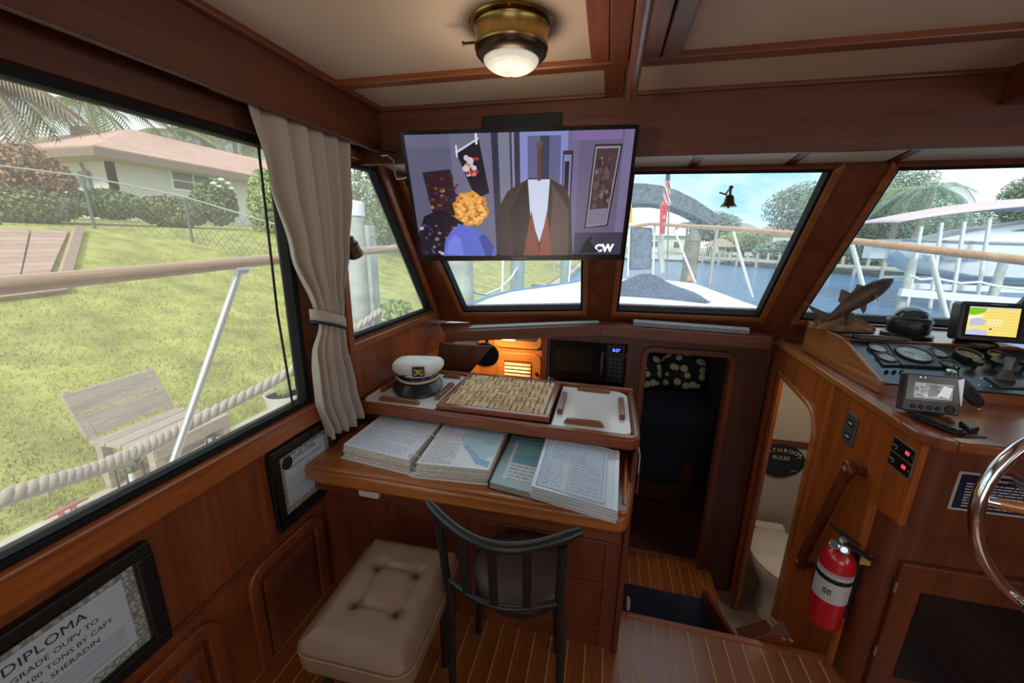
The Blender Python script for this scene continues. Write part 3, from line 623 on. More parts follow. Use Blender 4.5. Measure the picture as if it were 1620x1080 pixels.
# wine-cork board
tx0, tx1, ty0, ty1 = -.664, -.182, 1.437, 1.86
wc = thing('cork_tray', 'wooden tray filled with wine corks in basket weave', 'tray', ((tx0+tx1)/2, 1.65, .722))
TRW = wood('tray_mahogany', (.36, .115, .065), (.24, .065, .035), 'x', rough=.22, coat=.6)
build('base', MB().box(tx0, tx1, ty0, ty1, .722, .748), mat('tray_base', (.06, .03, .015), .7), wc)
for q in ((tx0, tx1, ty0, ty0+.022), (tx0, tx1, ty1-.022, ty1), (tx0, tx0+.022, ty0+.022, ty1-.022), (tx1-.022, tx1, ty0+.022, ty1-.022)):
    build('tray_rim', MB().box(*q, .722, .770), TRW, wc, bevel=.003)
CK = [mat('cork_%d' % k, c, .85, bump=.3, bscale=160, var=.25, vscale=80) for k, c in enumerate(((.70, .52, .31), (.62, .44, .25), (.78, .61, .39)))]
nx, ny = 9, 7
cw, ch = (tx1-tx0-.048)/nx, (ty1-ty0-.048)/ny
ckm = {}
for i in range(nx):
    for j in range(ny):
        hor = (i+j) % 2; ox, oy = tx0+.024+cw*(i+.5), ty0+.024+ch*(j+.5)
        for s in (-.25, .25):
            key = (hor, random.randrange(3))
            loc = Vector((ox+(0 if hor else s*cw), oy+(s*ch if hor else 0), .748+min(cw, ch)*.25+random.uniform(0, .003)))
            if key not in ckm:
                l = (cw if hor else ch)*.46; r = (ch if hor else cw)*.225
                m = MB().lathe([(.001, -l), (r*.9, -l), (r, -l+.003), (r, l-.003), (r*.9, l), (.001, l)], (0, 0, 0), (1, 0, 0) if hor else (0, 1, 0), 10)
                o = build('cork', m, CK[key[1]], wc, smooth=50, local=True); ckm[key] = o
            else:
                o = ckm[key].copy(); col.objects.link(o); o.parent = wc
            o.location = loc-wc.location
# ---- captain's hat
hx, hy = -.855, 1.665
ht = thing('captain_hat', 'white captain hat with black band, visor and gold emblem', 'hat', (hx, hy, .745), rot=(0, 0, math.radians(-2)))
WH = mat('hat_white_cloth', (.80, .78, .78), .8, bump=.1, bscale=400)
HB = mat('hat_black', (.012, .013, .018), .35, coat=.3)
def hp(prof, dy=0, tilt=0, sy=1.08, n=36):
    mb = MB(); k = len(prof)
    for r, h in prof:
        pass
    vs = [Vector((hx+r*math.cos(2*math.pi*j/n), hy+dy*h+r*sy*math.sin(2*math.pi*j/n), h+.745-tilt*math.sin(2*math.pi*j/n)*(r/.1)*-1)) for r, h in prof for j in range(n)]
    fs = [(i*n+j, i*n+(j+1) % n, (i+1)*n+(j+1) % n, (i+1)*n+j) for i in range(k-1) for j in range(n)]
    return mb.add(vs, fs)
build('band', hp([(.094, .03), (.096, .05), (.098, .085)], 0, .004), HB, ht, smooth=50, solid=.003)
def crown(u, v):
    a = 2*math.pi*u; f = -math.sin(a)                                   # front towards the camera
    pr = [(.098, .078), (.112, .092), (.122, .108), (.121, .126), (.108, .140), (.075, .146), (.035, .144), (.0, .143)]
    s = v*(len(pr)-1); i = min(int(s), len(pr)-2); q = s-i
    r = pr[i][0]*(1-q)+pr[i+1][0]*q; h = pr[i][1]*(1-q)+pr[i+1][1]*q
    h += .016*f*(r/.12)+.004*math.sin(3*a+1)*(r/.12)
    r *= 1+.02*math.sin(5*a+2)+.012*math.sin(9*a)*(1-v)
    return Vector((hx+r*math.cos(a), hy+1.08*r*math.sin(a), .745+h))
build('crown', MB().grid(crown, 48, 14), WH, ht, smooth=180)
def visor(u, v):
    a = math.pi*(1.02+.96*u); r0 = .097; w = .075*math.sin(math.pi*u)**.6
    r = r0+w*v*.72; return Vector((hx+r*math.cos(a), hy+1.08*r*math.sin(a), .745+.052-w*v*.62-.000))
build('visor', MB().grid(visor, 28, 8), HB, ht, smooth=180, solid=.003)
def rope(u): a = math.pi*(1.06+.88*u); return Vector((hx+.103*math.cos(a), hy+1.08*.103*math.sin(a), .745+.066-.008*math.sin(math.pi*u)))
build('gold_braid', MB().tube([rope(k/20) for k in range(21)], .006, 8), mat('cream_braid', (.62, .50, .30), .6), ht, smooth=60)
for u in (0.02, .98): build('button', MB().ball(rope(u)+Vector((0, -.004, 0)), .008, .005, .008), mat('gold', (.75, .50, .12), .3, .8), ht, smooth=80)
ex_, ey_ = Vector((1, 0, 0)), Vector((0, -.25, 1)).normalized()
eo = Vector((hx+.012, hy-.141, .745+.124))
build('badge', MB().obox(eo, ex_, ey_, ex_.cross(ey_), .027, .026, .003), HB, ht, bevel=.001)
em = MB(); nn = ex_.cross(ey_)*1
if nn.y > 0: nn = -nn
for k in range(4):
    a = math.pi/4+k*math.pi/2; em.tube([eo+nn*.004+(ex_*math.cos(a)+ey_*math.sin(a))*.006, eo+nn*.004+(ex_*math.cos(a)+ey_*math.sin(a))*.022], [.004, .005], 6)
em.lathe([(.012, 0), (.012, .002), (.007, .003), (.006, .001)], eo+nn*.003, nn, 16)
for s in (-1, 1): em.tube([eo+nn*.004+ex_*s*.019+ey_*(-.016), eo+nn*.004+ex_*s*.021, eo+nn*.004+ex_*s*.019+ey_*.016], .0022, 6)
build('gold_emblem', em, mat('gold', (.75, .50, .12)), ht, smooth=50)
ht.rotation_euler = (0, 0, math.radians(20))
ph = thing('paper_pocket', 'cream papers in a pocket on the counter end beside the doorway', 'papers', (.18, 1.52, .50))
build('pocket', MB().box(.1765, .186, 1.46, 1.60, .47, .56), SP, ph, bevel=.002); build('papers', MB().box(.178, .183, 1.47, 1.59, .48, .635), mat('cream_paper', (.55, .45, .32), .7), ph)
# ================================================================== BINDERS ON THE DESK
def quad_at(pts, z): return [at(px, py, 'z', z) for px, py in pts]          # corners: near left, near right, far right, far left
def bil(q, u, v, dz=0):
    p = q[0]*(1-u)*(1-v)+q[1]*u*(1-v)+q[2]*u*v+q[3]*(1-u)*v
    return p+Vector((0, 0, dz))
def stack(q, z0, z1, n, seed, jit=.004, warp=None):
    """a pile of loose leaves: n thin slabs, a little out of line"""
    r = random.Random(seed); mb = MB(); h = (z1-z0)/n
    for k in range(n):
        dx, dy = r.uniform(-jit, jit), r.uniform(-jit, jit)
        mb.prism([(p.x+dx, p.y+dy, z0+h*k) for p in q], (0, 0, h*.82))
    return mb
def writing(q, rows, u0, u1, v0, v1, c, seed, dz, h=.006, gap=.25, fill=1.0):
    r = random.Random(seed); mb = MB()
    for k in range(rows):
        v = v0+(v1-v0)*k/max(1, rows-1); u = u0
        end = u0+(u1-u0)*(fill if r.random() < .7 else r.uniform(.4, .95))
        while u < end:
            w = r.uniform(.02, .09); e = min(u+w, end)
            mb.poly([bil(q, u, v-h, dz), bil(q, e, v-h, dz), bil(q, e, v+h, dz), bil(q, u, v+h, dz)], tuple(x*r.uniform(.8, 1.3) for x in c)); u = e+.014*(1+r.random()*gap*4)
    return mb
PAGE = mat('page_lavender', (.70, .72, .80), .35, coat=.3); PAGE2 = mat('page_white', (.74, .78, .82), .35, coat=.3); EDGE = mat('page_edge', (.62, .57, .50), .7, var=.2, vscale=90); COVER = mat('binder_cover_white', (.66, .62, .57), .4)
b1 = thing('open_ring_binder', 'thick open ring binder with handwritten pages on the desk', 'binder', (-.61, 1.25, DZ))
LQ = quad_at([(543, 703), (647, 728), (703, 663), (613, 649)], .685); RQ = quad_at([(658, 733), (773, 744), (803, 675), (708, 663)], .683)
def grow(q, d): c = sum(q, Vector())/4; return [p+(p-c).normalized()*d for p in q]
build('cover', MB().prism([(p.x, p.y, DZ+.0005) for p in grow(LQ, .014)], (0, 0, .004)), COVER, b1, bevel=.0015)
build('cover', MB().prism([(p.x, p.y, DZ+.0005) for p in grow(RQ, .014)], (0, 0, .004)), COVER, b1, bevel=.0015)
build('spine', MB().prism([(LQ[1].x+.004, LQ[1].y-.014, DZ+.0005), (RQ[0].x-.004, RQ[0].y-.012, DZ+.0005), (RQ[3].x-.004, RQ[3].y+.012, DZ+.0005), (LQ[2].x+.004, LQ[2].y+.012, DZ+.0005)], (0, 0, .006)), COVER, b1)
build('page_stack', stack(LQ, DZ+.005, .6835, 9, 1), EDGE, b1); build('page_stack', stack(RQ, DZ+.005, .6815, 9, 2), EDGE, b1)
s1 = build('sheet', MB().prism(LQ, (0, 0, .0008)), PAGE, b1); s2 = build('sheet', MB().prism(RQ, (0, 0, .0008)), PAGE2, b1)
w = writing(LQ, 26, .07, .90, .05, .94, (.36, .39, .50), 3, .0012, h=.006, gap=.05, fill=.97); build('handwriting', w, PRINT, s1)
w = MB(); r = random.Random(5)
def wash(q, u0, u1, v0, v1, c, dz):
    n = 10; pts = [(u0+(u1-u0)*(.5+.5*math.cos(2*math.pi*k/n)*r.uniform(.75, 1.1)), v0+(v1-v0)*(.5+.5*math.sin(2*math.pi*k/n)*r.uniform(.75, 1.1))) for k in range(n)]
    return [bil(q, min(.99, max(.01, a)), min(.99, max(.01, b)), dz) for a, b in pts]
w.poly([bil(RQ, u, v, .0010) for u, v in ((.42, .98), (.99, .98), (.99, .30), (.80, .10), (.62, .28), (.50, .42), (.40, .62))], (.46, .66, .74))
w.poly([bil(RQ, u, v, .0011) for u, v in ((.50, .40), (.62, .30), (.78, .10), (.97, .04), (.97, .16), (.82, .20), (.66, .36), (.54, .46))], (.30, .48, .72))
w.poly([bil(RQ, u, v, .0011) for u, v in ((.70, .64), (.9, .58), (.95, .48), (.82, .52), (.70, .60))], (.36, .54, .74))
w2 = writing(RQ, 24, .05, .46, .05, .95, (.36, .36, .47), 7, .0013, h=.006, gap=.05); w.add(w2.v, w2.f); w.c = w.c[:len(w.f)-len(w2.f)]+w2.c
w2 = writing(RQ, 15, .48, .95, .42, .94, (.36, .52, .62), 8, .0013, h=.006); w.add(w2.v, w2.f); w.c = w.c[:len(w.f)-len(w2.f)]+w2.c
build('chart_print', w, PRINT, s2)
for t in (.06, .5, .94):
    a, b = LQ[1].lerp(LQ[2], t), RQ[0].lerp(RQ[3], t); m = (a+b)/2
    build('ring', MB().tube([(a.x-.012, a.y, .678), (a.x-.008, a.y, .694), (m.x, m.y, .702), (b.x+.008, b.y, .694), (b.x+.012, b.y, .676), (m.x+.01, m.y, .645), (m.x-.01, m.y, .645), (a.x-.012, a.y, .678)], .0022, 6), STEEL, b1, smooth=60)
build('ring_bar', MB().bar(((LQ[1]+RQ[0])/2).to_3d()*1+Vector((0, 0, -.045)), ((LQ[2]+RQ[3])/2)+Vector((0, 0, -.045)), .022, .008), STEEL, b1, bevel=.003)
# teal booklet under the right binder
b2 = thing('teal_booklet', 'flat teal booklet lying half under the clear plastic binder', 'booklet', (-.22, 1.24, DZ))
BQ = quad_at([(775, 762), (905, 796), (905, 700), (810, 688)], .655)
build('back_cover', MB().prism([(p.x, p.y, DZ+.0005) for p in grow(BQ, .004)], (0, 0, .003)), BLACK, b2)
build('page_stack', stack(BQ, DZ+.0035, .653, 5, 4, .002), mat('booklet_edge', (.40, .34, .29), .7), b2)
cv = build('front_cover', MB().prism([(p.x, p.y, .653) for p in BQ], (0, 0, .002)), mat('teal_card', (.27, .42, .48), .35, coat=.3), b2)
w = MB(); qz = lambda u, v, d: bil(BQ, u, v, d)
BQ = [Vector((p.x, p.y, .655)) for p in BQ]
w.poly([qz(u, v, .0004) for u, v in ((.12, .10), (.95, .06), (.95, .88), (.12, .90))], (.62, .68, .70)); w.poly([qz(u, v, .0006) for u, v in ((.16, .42), (.9, .38), (.9, .86), (.16, .88))], (.24, .47, .55)); w.poly([qz(u, v, .0008) for u, v in ((.16, .42), (.9, .38), (.9, .56), (.5, .62), (.16, .56))], (.14, .34, .44))
w2 = writing(BQ, 5, .18, .8, .12, .36, (.26, .32, .36), 11, .0009, h=.010); w.add(w2.v, w2.f); w.c = w.c[:len(w.f)-len(w2.f)]+w2.c
build('cover_print', w, PRINT, cv)
build('binding_edge', MB().bar(BQ[0]+Vector((-.004, 0, -.012)), BQ[3]+Vector((-.004, 0, -.012)), .008, .026), BLACK, b2, bevel=.003)
# clear binder with blue chart
b3 = thing('clear_plastic_binder', 'clear plastic binder with a blue bordered chart on top', 'binder', (-.06, 1.2, .655))
CQ = quad_at([(840, 768), (977, 808), (980, 714), (867, 683)], .70)
CQ = [Vector((p.x, p.y, .70)) for p in CQ]
build('page_stack', stack(CQ, .6565, .698, 8, 9, .003), mat('clear_sleeve_edge', (.55, .55, .54), .25), b3)
sh = build('sheet', MB().prism([p+Vector((0, 0, -.0015)) for p in CQ], (0, 0, .0015)), mat('sleeve_sheet', (.55, .63, .72), .18, coat=.6), b3)
w = MB()
def fr_(u0, v0, u1, v1, t, c, d):
    for a in (((u0, v0), (u1, v0), (u1, v0+t), (u0, v0+t)), ((u0, v1-t), (u1, v1-t), (u1, v1), (u0, v1)), ((u0, v0), (u0+t, v0), (u0+t, v1), (u0, v1)), ((u1-t, v0), (u1, v0), (u1, v1), (u1-t, v1))): w.poly([bil(CQ, u, v, d) for u, v in a], c)
w.poly([bil(CQ, u, v, .0003) for u, v in ((.05, .03), (.86, .03), (.86, .93), (.05, .93))], (.52, .66, .82))
fr_(.05, .03, .86, .93, .012, (.24, .34, .50), .0005); fr_(.09, .09, .82, .88, .008, (.36, .48, .62), .0005); fr_(.835, .05, .855, .92, .009, (.75, .80, .86), .0006)
w.poly([bil(CQ, u, v, .0006) for u, v in ((.18, .06), (.40, .06), (.40, .48), (.18, .48))], (.62, .70, .80))
w.poly([bil(CQ, u, v, .0006) for u, v in ((.40, .10), (.78, .10), (.78, .5), (.62, .66), (.40, .58))], (.56, .62, .76))
for (rows, a, b, c, d, sd) in ((9, .12, .34, .10, .44, 12), (8, .14, .6, .55, .86, 13), (10, .45, .78, .14, .6, 14)):
    w2 = writing(CQ, rows, a, b, c, d, (.33, .41, .54), sd, .0008, h=.007); w.add(w2.v, w2.f); w.c = w.c[:len(w.f)-len(w2.f)]+w2.c
build('chart_print', w, PRINT, sh)
cov = [bil(CQ, u, v, .003) for u, v in ((0, 0), (1.005, -.01), (1.01, 1.0), (0, 1.0))]
build('sleeve_edge', MB().prism([bil(CQ, u, v, 0) for u, v in ((.955, -.01), (1.0, -.012), (1.0, 1.0), (.955, 1.0))], (0, 0, .002)), mat('sleeve_edge_clear', (.62, .66, .66), .1, coat=.8), b3)
pn = thing('pencil', 'thin orange wooden pencil lying along the desk edge', 'pencil', (.12, 1.3, DZ))
a, b = at(983, 715, 'z', .70), at(989, 805, 'z', .64)
a, b = Vector((.128, 1.46, DZ+.006)), Vector((.108, 1.14, DZ+.006))
build('barrel', MB().tube([a, a.lerp(b, .93)], .0055, 6), mat('pencil_orange', (.62, .27, .07), .3, coat=.4), pn)
build('ferrule', MB().tube([a.lerp(b, .93), a.lerp(b, .97)], .0058, 8), BRASS, pn); build('eraser', MB().tube([a.lerp(b, .97), b], .0055, 8), mat('eraser', (.45, .15, .13), .7), pn)
# ================================================================== SEATS
CHB = mat('black_steel_tube', (.007, .007, .008), .38)
chn = thing('metal_chair', 'black metal chair with slatted back and round seat under the desk', 'chair', (-.22, .99, 0))
def rail(z, t, k=0): 
    x = -.445+.43*t; return Vector((x, .885-.085*math.sin(math.pi*t)-.005*t+k, z))
tr = [rail(.705+.022*abs(2*t-1)**2, t) for t in [i/16 for i in range(17)]]
build('top_rail', MB().tube(tr, [.011]+[.0155]*15+[.011], 10), CHB, chn, smooth=60)
lr = [rail(.485, .09+.82*i/12, .03) for i in range(13)]
build('lower_rail', MB().tube(lr, .009, 8), CHB, chn, smooth=60)
for t in (.11, .90):
    p, q = rail(.70, t), rail(.485, t*.98+.01, .03)
    build('leg', MB().tube([p, q, (q.x+(.012 if t < .5 else .01), q.y+.01, .40), (q.x+(.015 if t < .5 else .02), q.y-.015, .0)], .0125, 10), CHB, chn, smooth=60)
for t in (.30, .495, .70):
    p, q = rail(.70, t), rail(.485, t, .03); build('slat', MB().bar(p, q, .024, .008, (0, 1, 0)), CHB, chn, bevel=.002)
for sx in (-1, 1): build('leg', MB().tube([(-.225+sx*.13, 1.08, .41), (-.225+sx*.15, 1.12, 0)], .0115, 10), CHB, chn, smooth=60)
build('seat_frame', MB().lathe([(.130, .395), (.140, .40), (.140, .415), (.130, .42)], (-.195, 1.015, 0), n=28), CHB, chn, smooth=50)
build('seat', MB().lathe([(.001, .418), (.136, .418), (.150, .43), (.152, .445), (.143, .462), (.10, .470), (.001, .472)], (-.195, 1.015, 0), n=32), mat('mauve_vinyl', (.055, .032, .031), .5, var=.15), chn, smooth=60)
# tufted stool
st = thing('tufted_stool', 'low stool with tan tufted vinyl cushion by the port wall', 'stool', (-.53, .82, 0))
TAN = mat('tan_vinyl', (.20, .118, .072), .45, bump=.05, bscale=350, var=.08, vscale=9)
sx0, sx1, sy0, sy1 = -.725, -.402, .635, 1.04
def cushion(u, v, top=True):
    x, y = sx0+(sx1-sx0)*u, sy0+(sy1-sy0)*v
    e = min(u, 1-u, v*1.25, (1-v)*1.25)
    h = .455-.045*max(0, 1-e/.16)**2
    for tu, tv in ((.30, .34), (.70, .34), (.30, .68), (.70, .68)):
        d = math.hypot((u-tu)*.36, (v-tv)*.44); h -= .020*math.exp(-(d/.016)**2)+.008*math.exp(-(d/.035)**2)
    for (a, b, fx) in ((.34, .33, 'v'), (.68, .33, 'v')):
        if .30 <= u <= .70: h -= .007*math.exp(-(((v-a)*.44)/.010)**2)
    for a in (.30, .70):
        if .34 <= v <= .68: h -= .007*math.exp(-(((u-a)*.36)/.010)**2)
    r = .05; dx = max(0, abs(u-.5)*(sx1-sx0)-((sx1-sx0)/2-r)); dy = max(0, abs(v-.5)*(sy1-sy0)-((sy1-sy0)/2-r)); d = math.hypot(dx, dy)
    if d > r: f = r/d; x += (-(dx-dx*f))*(1 if u > .5 else -1); y += (-(dy-dy*f))*(1 if v > .5 else -1)
    return Vector((x, y, h))
M_ = Matrix.Translation((-.565, .84, 0)) @ Matrix.Rotation(math.radians(2), 4, 'Z') @ Matrix.Translation((.565, -.84, 0))
cm = MB().grid(cushion, 60, 70)
n0 = 61; ring = [i*71 for i in range(61)]+[60*71+j for j in range(1, 71)]+[i*71+70 for i in range(59, -1, -1)]+[j for j in range(69, 0, -1)]
base = len(cm.v)
cc = Vector(((sx0+sx1)/2, (sy0+sy1)/2, 0))
for k, (dz, s) in enumerate(((-.015, 1.012), (-.035, 1.012), (-.052, .985))):
    for i in ring: p = cm.v[i]; cm.v.append(Vector((cc.x+(p.x-cc.x)*s, cc.y+(p.y-cc.y)*s, .41+dz)))
L_ = len(ring)
for k in range(3):
    for i in range(L_):
        a = ring[i] if k == 0 else base+(k-1)*L_+i; b = ring[(i+1) % L_] if k == 0 else base+(k-1)*L_+(i+1) % L_
        cm.f.append([a, b, base+k*L_+(i+1) % L_, base+k*L_+i]); cm.c.append(None)
cm.f.append([base+2*L_+i for i in range(L_)]); cm.c.append(None)
build('cushion', cm.move(M_), TAN, st, smooth=70)
pp = [M_ @ Vector((cc.x+(cm.v[0].x*0)+0, 0, 0)) for _ in ()]
def per(s, z):
    r = rrect(cc.x, cc.y, (sx1-sx0)/2*s, (sy1-sy0)/2*s, .05, 5); return [M_ @ Vector((x, y, z)) for x, y in r+r[:1]]
build('piping', MB().tube(per(1.008, .412), .0045, 6, cap=False), TAN, st, smooth=60)
for tu, tv in ((.30, .34), (.70, .34), (.30, .68), (.70, .68)):
    p = M_ @ cushion(tu, tv); build('button', MB().ball(p+Vector((0, 0, .002)), .010, .010, .004), TAN, st, smooth=80)
build('seat_board', MB().prism(per(.93, .335)[:-1], (0, 0, .024)), BLACKM, st)
for x in (sx0+.05, sx1-.05):
    for y in (sy0+.06, sy1-.06): build('leg', MB().tube([(x, y, .336), (x, y, 0)], .013, 10), CHB, st, smooth=50)
# ================================================================== GALLEY, FORWARD CABIN AND HEAD
def lv_shelf(label, pts, name):
    """windshield ledge piece: board with a fascia under its front edge"""
    t = thing(name, label, 'shelf', pts[0])
    build('ledge_top', MB().prism(pts, (0, 0, -.018)), RED_X, t)
    a, b = Vector(pts[0]), Vector(pts[1]); d = (b-a).normalized(); n = Vector((d.y, -d.x, 0))
    build('fascia', MB().prism([a, b, b+Vector((0, 0, -.062)), a+Vector((0, 0, -.062))], n*.016), wood('fascia_mahogany', (.20, .06, .026), (.12, .032, .013), 'x', rough=.45, coat=.15), t, bevel=.003)
    return t
lv_shelf('port half of the ledge under the windshield, above the hat', [(-.915, 2.15, .912), (-.010, 2.20, 1.004), (-.010, 2.35, 1.004), (-1.04, 2.36, .912)], 'windshield_ledge')
lv_shelf('centre half of the ledge under the windshield, above the microwave', [(-.010, 2.20, 1.004), (.838, 2.20, .992), (.86, 2.35, .992), (-.010, 2.35, 1.004)], 'windshield_ledge')
gs = thing('foam_strip', 'grey foam strip lying on the ledge under the centre windshield', 'foam strip', (.44, 2.24, 1.0))
build('strip', MB().prism([(.165, 2.215, 1.003), (.74, 2.215, .996), (.76, 2.29, .996), (.165, 2.30, 1.003)], (0, 0, .024)), mat('grey_foam', (.26, .27, .28), .9, bump=.4, bscale=200, var=.2, vscale=40), gs, bevel=.003)
tag(build('ledge_papers', MB().prism([(-.78, 2.19, .930), (-.02, 2.225, 1.006), (-.03, 2.27, 1.006), (-.78, 2.25, .930)], (0, 0, .008)), mat('pale_blue_plastic', (.42, .48, .52), .3), bevel=.002), 'long flat pale strip lying on the port ledge', 'strip')
# galley lockers with warm light
gw_l, gw_d = (.50, .21, .055), (.33, .12, .03)
GAL = wood('galley_teak_z', gw_l, gw_d, 'z', rough=.35, coat=.25); GALX = wood('galley_teak_x', gw_l, gw_d, 'x', rough=.35, coat=.25)
gc = thing('galley_cabinet', 'teak galley cabinet behind the counter with louvred doors in warm light', 'cabinet', (-.66, 2.45, -.6))
build('carcass', MB().box(-.80, -.362, 2.44, 2.75, -.6, .90), GAL, gc)
build('side_carcass', MB().prism([(-1.045, 2.0, -.6), (-.80, 2.44, -.6), (-.80, 2.75, -.6), (-1.045, 2.75, -.6)], (0, 0, 1.36)), GAL, gc)
def flat_louvre(parent, org, ex, x0, x1, z0, z1, n):
    org, ex = Vector(org), Vector(ex).normalized(); ny = Vector((ex.y, -ex.x, 0)); up = Vector((0, 0, 1))
    g = lambda u, z, d: org+ex*u+up*z+ny*d
    r = .05; pts = [(x0, z0), (x1, z0)]+[(x1-r+r*math.cos(a*math.pi/12), z1-r+r*math.sin(a*math.pi/12)) for a in range(7)]+[(x0, z1)]
    d = build('door', MB().prism([g(u, z, .002) for u, z in pts], ny*.016), GALX, parent, bevel=.005, smooth=40)
    build('recess', MB().prism([g(u, z, .0185) for u, z in ((x0+.045, z0+.03), (x1-.06, z0+.03), (x1-.06, z1-.055), (x0+.045, z1-.055))], ny*.0015), mat('recess_dark', (.10, .035, .012), .6), d)
    for k in range(n):
        z = z1-.068-.024*k
        if z < z0+.04: break
        build('slat', MB().prism([g(x0+.05, z, .019), g(x0+.05, z-.016, .030), g(x0+.05, z-.020, .028), g(x0+.05, z-.006, .019)], ex*(x1-x0-.115)), GALX, d)
    build('latch', MB().lathe([(.010, 0), (.010, .012), (.006, .016)], g(x1-.028, z1-.13, .018), ny, 12), BLACKM, d, smooth=40)
flat_louvre(gc, (0, 2.44, 0), (1, 0, 0), -.665, -.372, .30, .735, 14)
flat_louvre(gc, (-1.045, 2.0, 0), (.245, .44, 0), .24, .46, .30, .71, 14)
build('upper_locker', MB().prism([(x, 2.40, z) for x, z in rrect(-.53, .83, .16, .058, .04)], (0, .05, 0)), GALX, gc, bevel=.004)
build('upper_opening', MB().prism([(x, 2.395, z) for x, z in rrect(-.52, .845, .12, .022, .012)], (0, .006, 0)), BLACKM, gc)
gp = MB(); gp.prism([at(690, 600, 'y', 2.02), at(738, 596, 'y', 2.02), at(778, 548, 'y', 2.02), at(712, 545, 'y', 2.02), at(695, 540, 'y', 2.02)], (0, .02, 0))
tag(build('galley_shade_panel', gp, BK), 'dark slant-edged panel standing in for the shaded port wall left of the galley', 'shade panel')  # added dark panel; only the port wall in shadow lies here
lt = thing('galley_light', 'small warm light under the port windshield ledge', 'light', (-.62, 2.25, .87))
build('housing', MB().box(-.72, -.50, 2.24, 2.27, .868, .885), WHITE, lt, bevel=.003); build('diffuser', MB().box(-.71, -.51, 2.245, 2.265, .862, .868), mat('warm_diffuser', (1, .8, .5), .4, emit=(1, .62, .25), estr=4), lt)
light('galley_lamp', 'AREA', (-.61, 2.22, .855), (28, 0, 0), 2.0, (1, .60, .24), (.2, .03))
fn = thing('black_fan', 'round black cabin fan under the port ledge', 'fan', (-.66, 2.13, .86))
fc_ = Vector((-.655, 2.11, .80)); fa = Vector((.15, -1, -.25)).normalized()
build('housing', MB().lathe([(.001, -.05), (.03, -.05), (.045, -.03), (.078, -.008), (.082, 0), (.078, .008)], fc_, fa, 24), BLACK, fn, smooth=45)
for k in range(5): build('cage_ring', MB().tube([fc_+fa*(.012+.004*math.cos(k))+(Vector((math.cos(t*math.pi/10), 0, math.sin(t*math.pi/10)))*(.015+.015*k)) for t in range(21)], .0016, 5, cap=False), BLACKM, fn)
for k in range(4): 
    a = k*math.pi/2+.4; build('blade', MB().prism([fc_+fa*.004+Vector((math.cos(a+q)*rr, 0, math.sin(a+q)*rr)) for q, rr in ((0, .012), (.25, .065), (.75, .06), (.9, .012))], fa*.003), BLACK, fn)
build('mount', MB().tube([fc_-fa*.04, fc_-fa*.05+Vector((0, .02, .08)), (-.66, 2.17, .90)], .010, 8), BLACK, fn, smooth=50)
# microwave
mw = thing('microwave', 'black microwave oven in the bulkhead niche with blue clock', 'microwave', (-.085, 2.5, .60))
build('body', MB().box(-.318, .148, 2.385, 2.70, .602, .855), BLACKM, mw, bevel=.004)
dr = build('door', MB().box(-.312, .030, 2.368, 2.385, .61, .848), mat('dark_gloss', (.010, .010, .012), .12), mw, bevel=.004)
build('window', MB().prism([(x, 2.3675, z) for x, z in rrect(-.16, .735, .115, .075, .012)], (0, -.001, 0)), mat('oven_glass', (.022, .018, .016), .08), dr)
build('handle', MB().tube([(.012, 2.366, .66), (.012, 2.345, .668), (.012, 2.345, .79), (.012, 2.366, .80)], .008, 8), mat('dark_grey_plastic', (.05, .05, .055), .4), dr, smooth=50)
cpn = build('control_panel', MB().box(.034, .142, 2.370, 2.385, .61, .848), BLACK, mw, bevel=.003)
build('display', MB().box(.062, .125, 2.3685, 2.3705, .802, .832), mat('display_dark', (.004, .004, .01), .1), cpn)
build('clock_digits', text_mb('8:27', .026, (.068, 2.368, .808), (1, 0, 0), (0, 0, 1), bold=.0006), mat('blue_led', (.0, .0, .1), .4, emit=(.06, .10, 1.0), estr=3), cpn)
bt = mat('button_grey', (.06, .06, .068), .5)
for i in range(3):
    for j in range(5): build('key', MB().box(.052+.028*i, .072+.028*i, 2.368, 2.371, .650+.026*j, .664+.026*j), bt, cpn, bevel=.001)
# forward cabin: berth and pillows
bd = thing('berth', 'dark berth with navy bedspread seen through the cabin doorway', 'bed', (.48, 3.6, -.6))
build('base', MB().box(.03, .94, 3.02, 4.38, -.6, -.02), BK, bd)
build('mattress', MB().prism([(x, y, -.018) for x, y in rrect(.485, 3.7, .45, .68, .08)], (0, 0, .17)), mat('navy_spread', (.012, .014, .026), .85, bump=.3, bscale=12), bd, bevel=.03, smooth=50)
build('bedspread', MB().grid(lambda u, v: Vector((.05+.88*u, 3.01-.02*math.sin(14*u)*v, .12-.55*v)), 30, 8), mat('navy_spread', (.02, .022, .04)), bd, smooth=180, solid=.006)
PIL = mat('leaf_print', (.02, .02, .025), .8)
nt = PIL.node_tree; N, L = nt.nodes, nt.links; t_ = N.new('ShaderNodeTexCoord'); v_ = N.new('ShaderNodeTexVoronoi'); v_.inputs['Scale'].default_value = 13; v_.inputs['Randomness'].default_value = .75
r_ = N.new('ShaderNodeValToRGB'); r_.color_ramp.interpolation = 'CONSTANT'; r_.color_ramp.elements[0].color = (.62, .50, .28, 1); r_.color_ramp.elements[1].position = .42; r_.color_ramp.elements[1].color = (.012, .012, .016, 1)
L.new(t_.outputs['Object'], v_.inputs['Vector']); L.new(v_.outputs['Distance'], r_.inputs[0]); L.new(r_.outputs[0], N['Principled BSDF'].inputs['Base Color'])
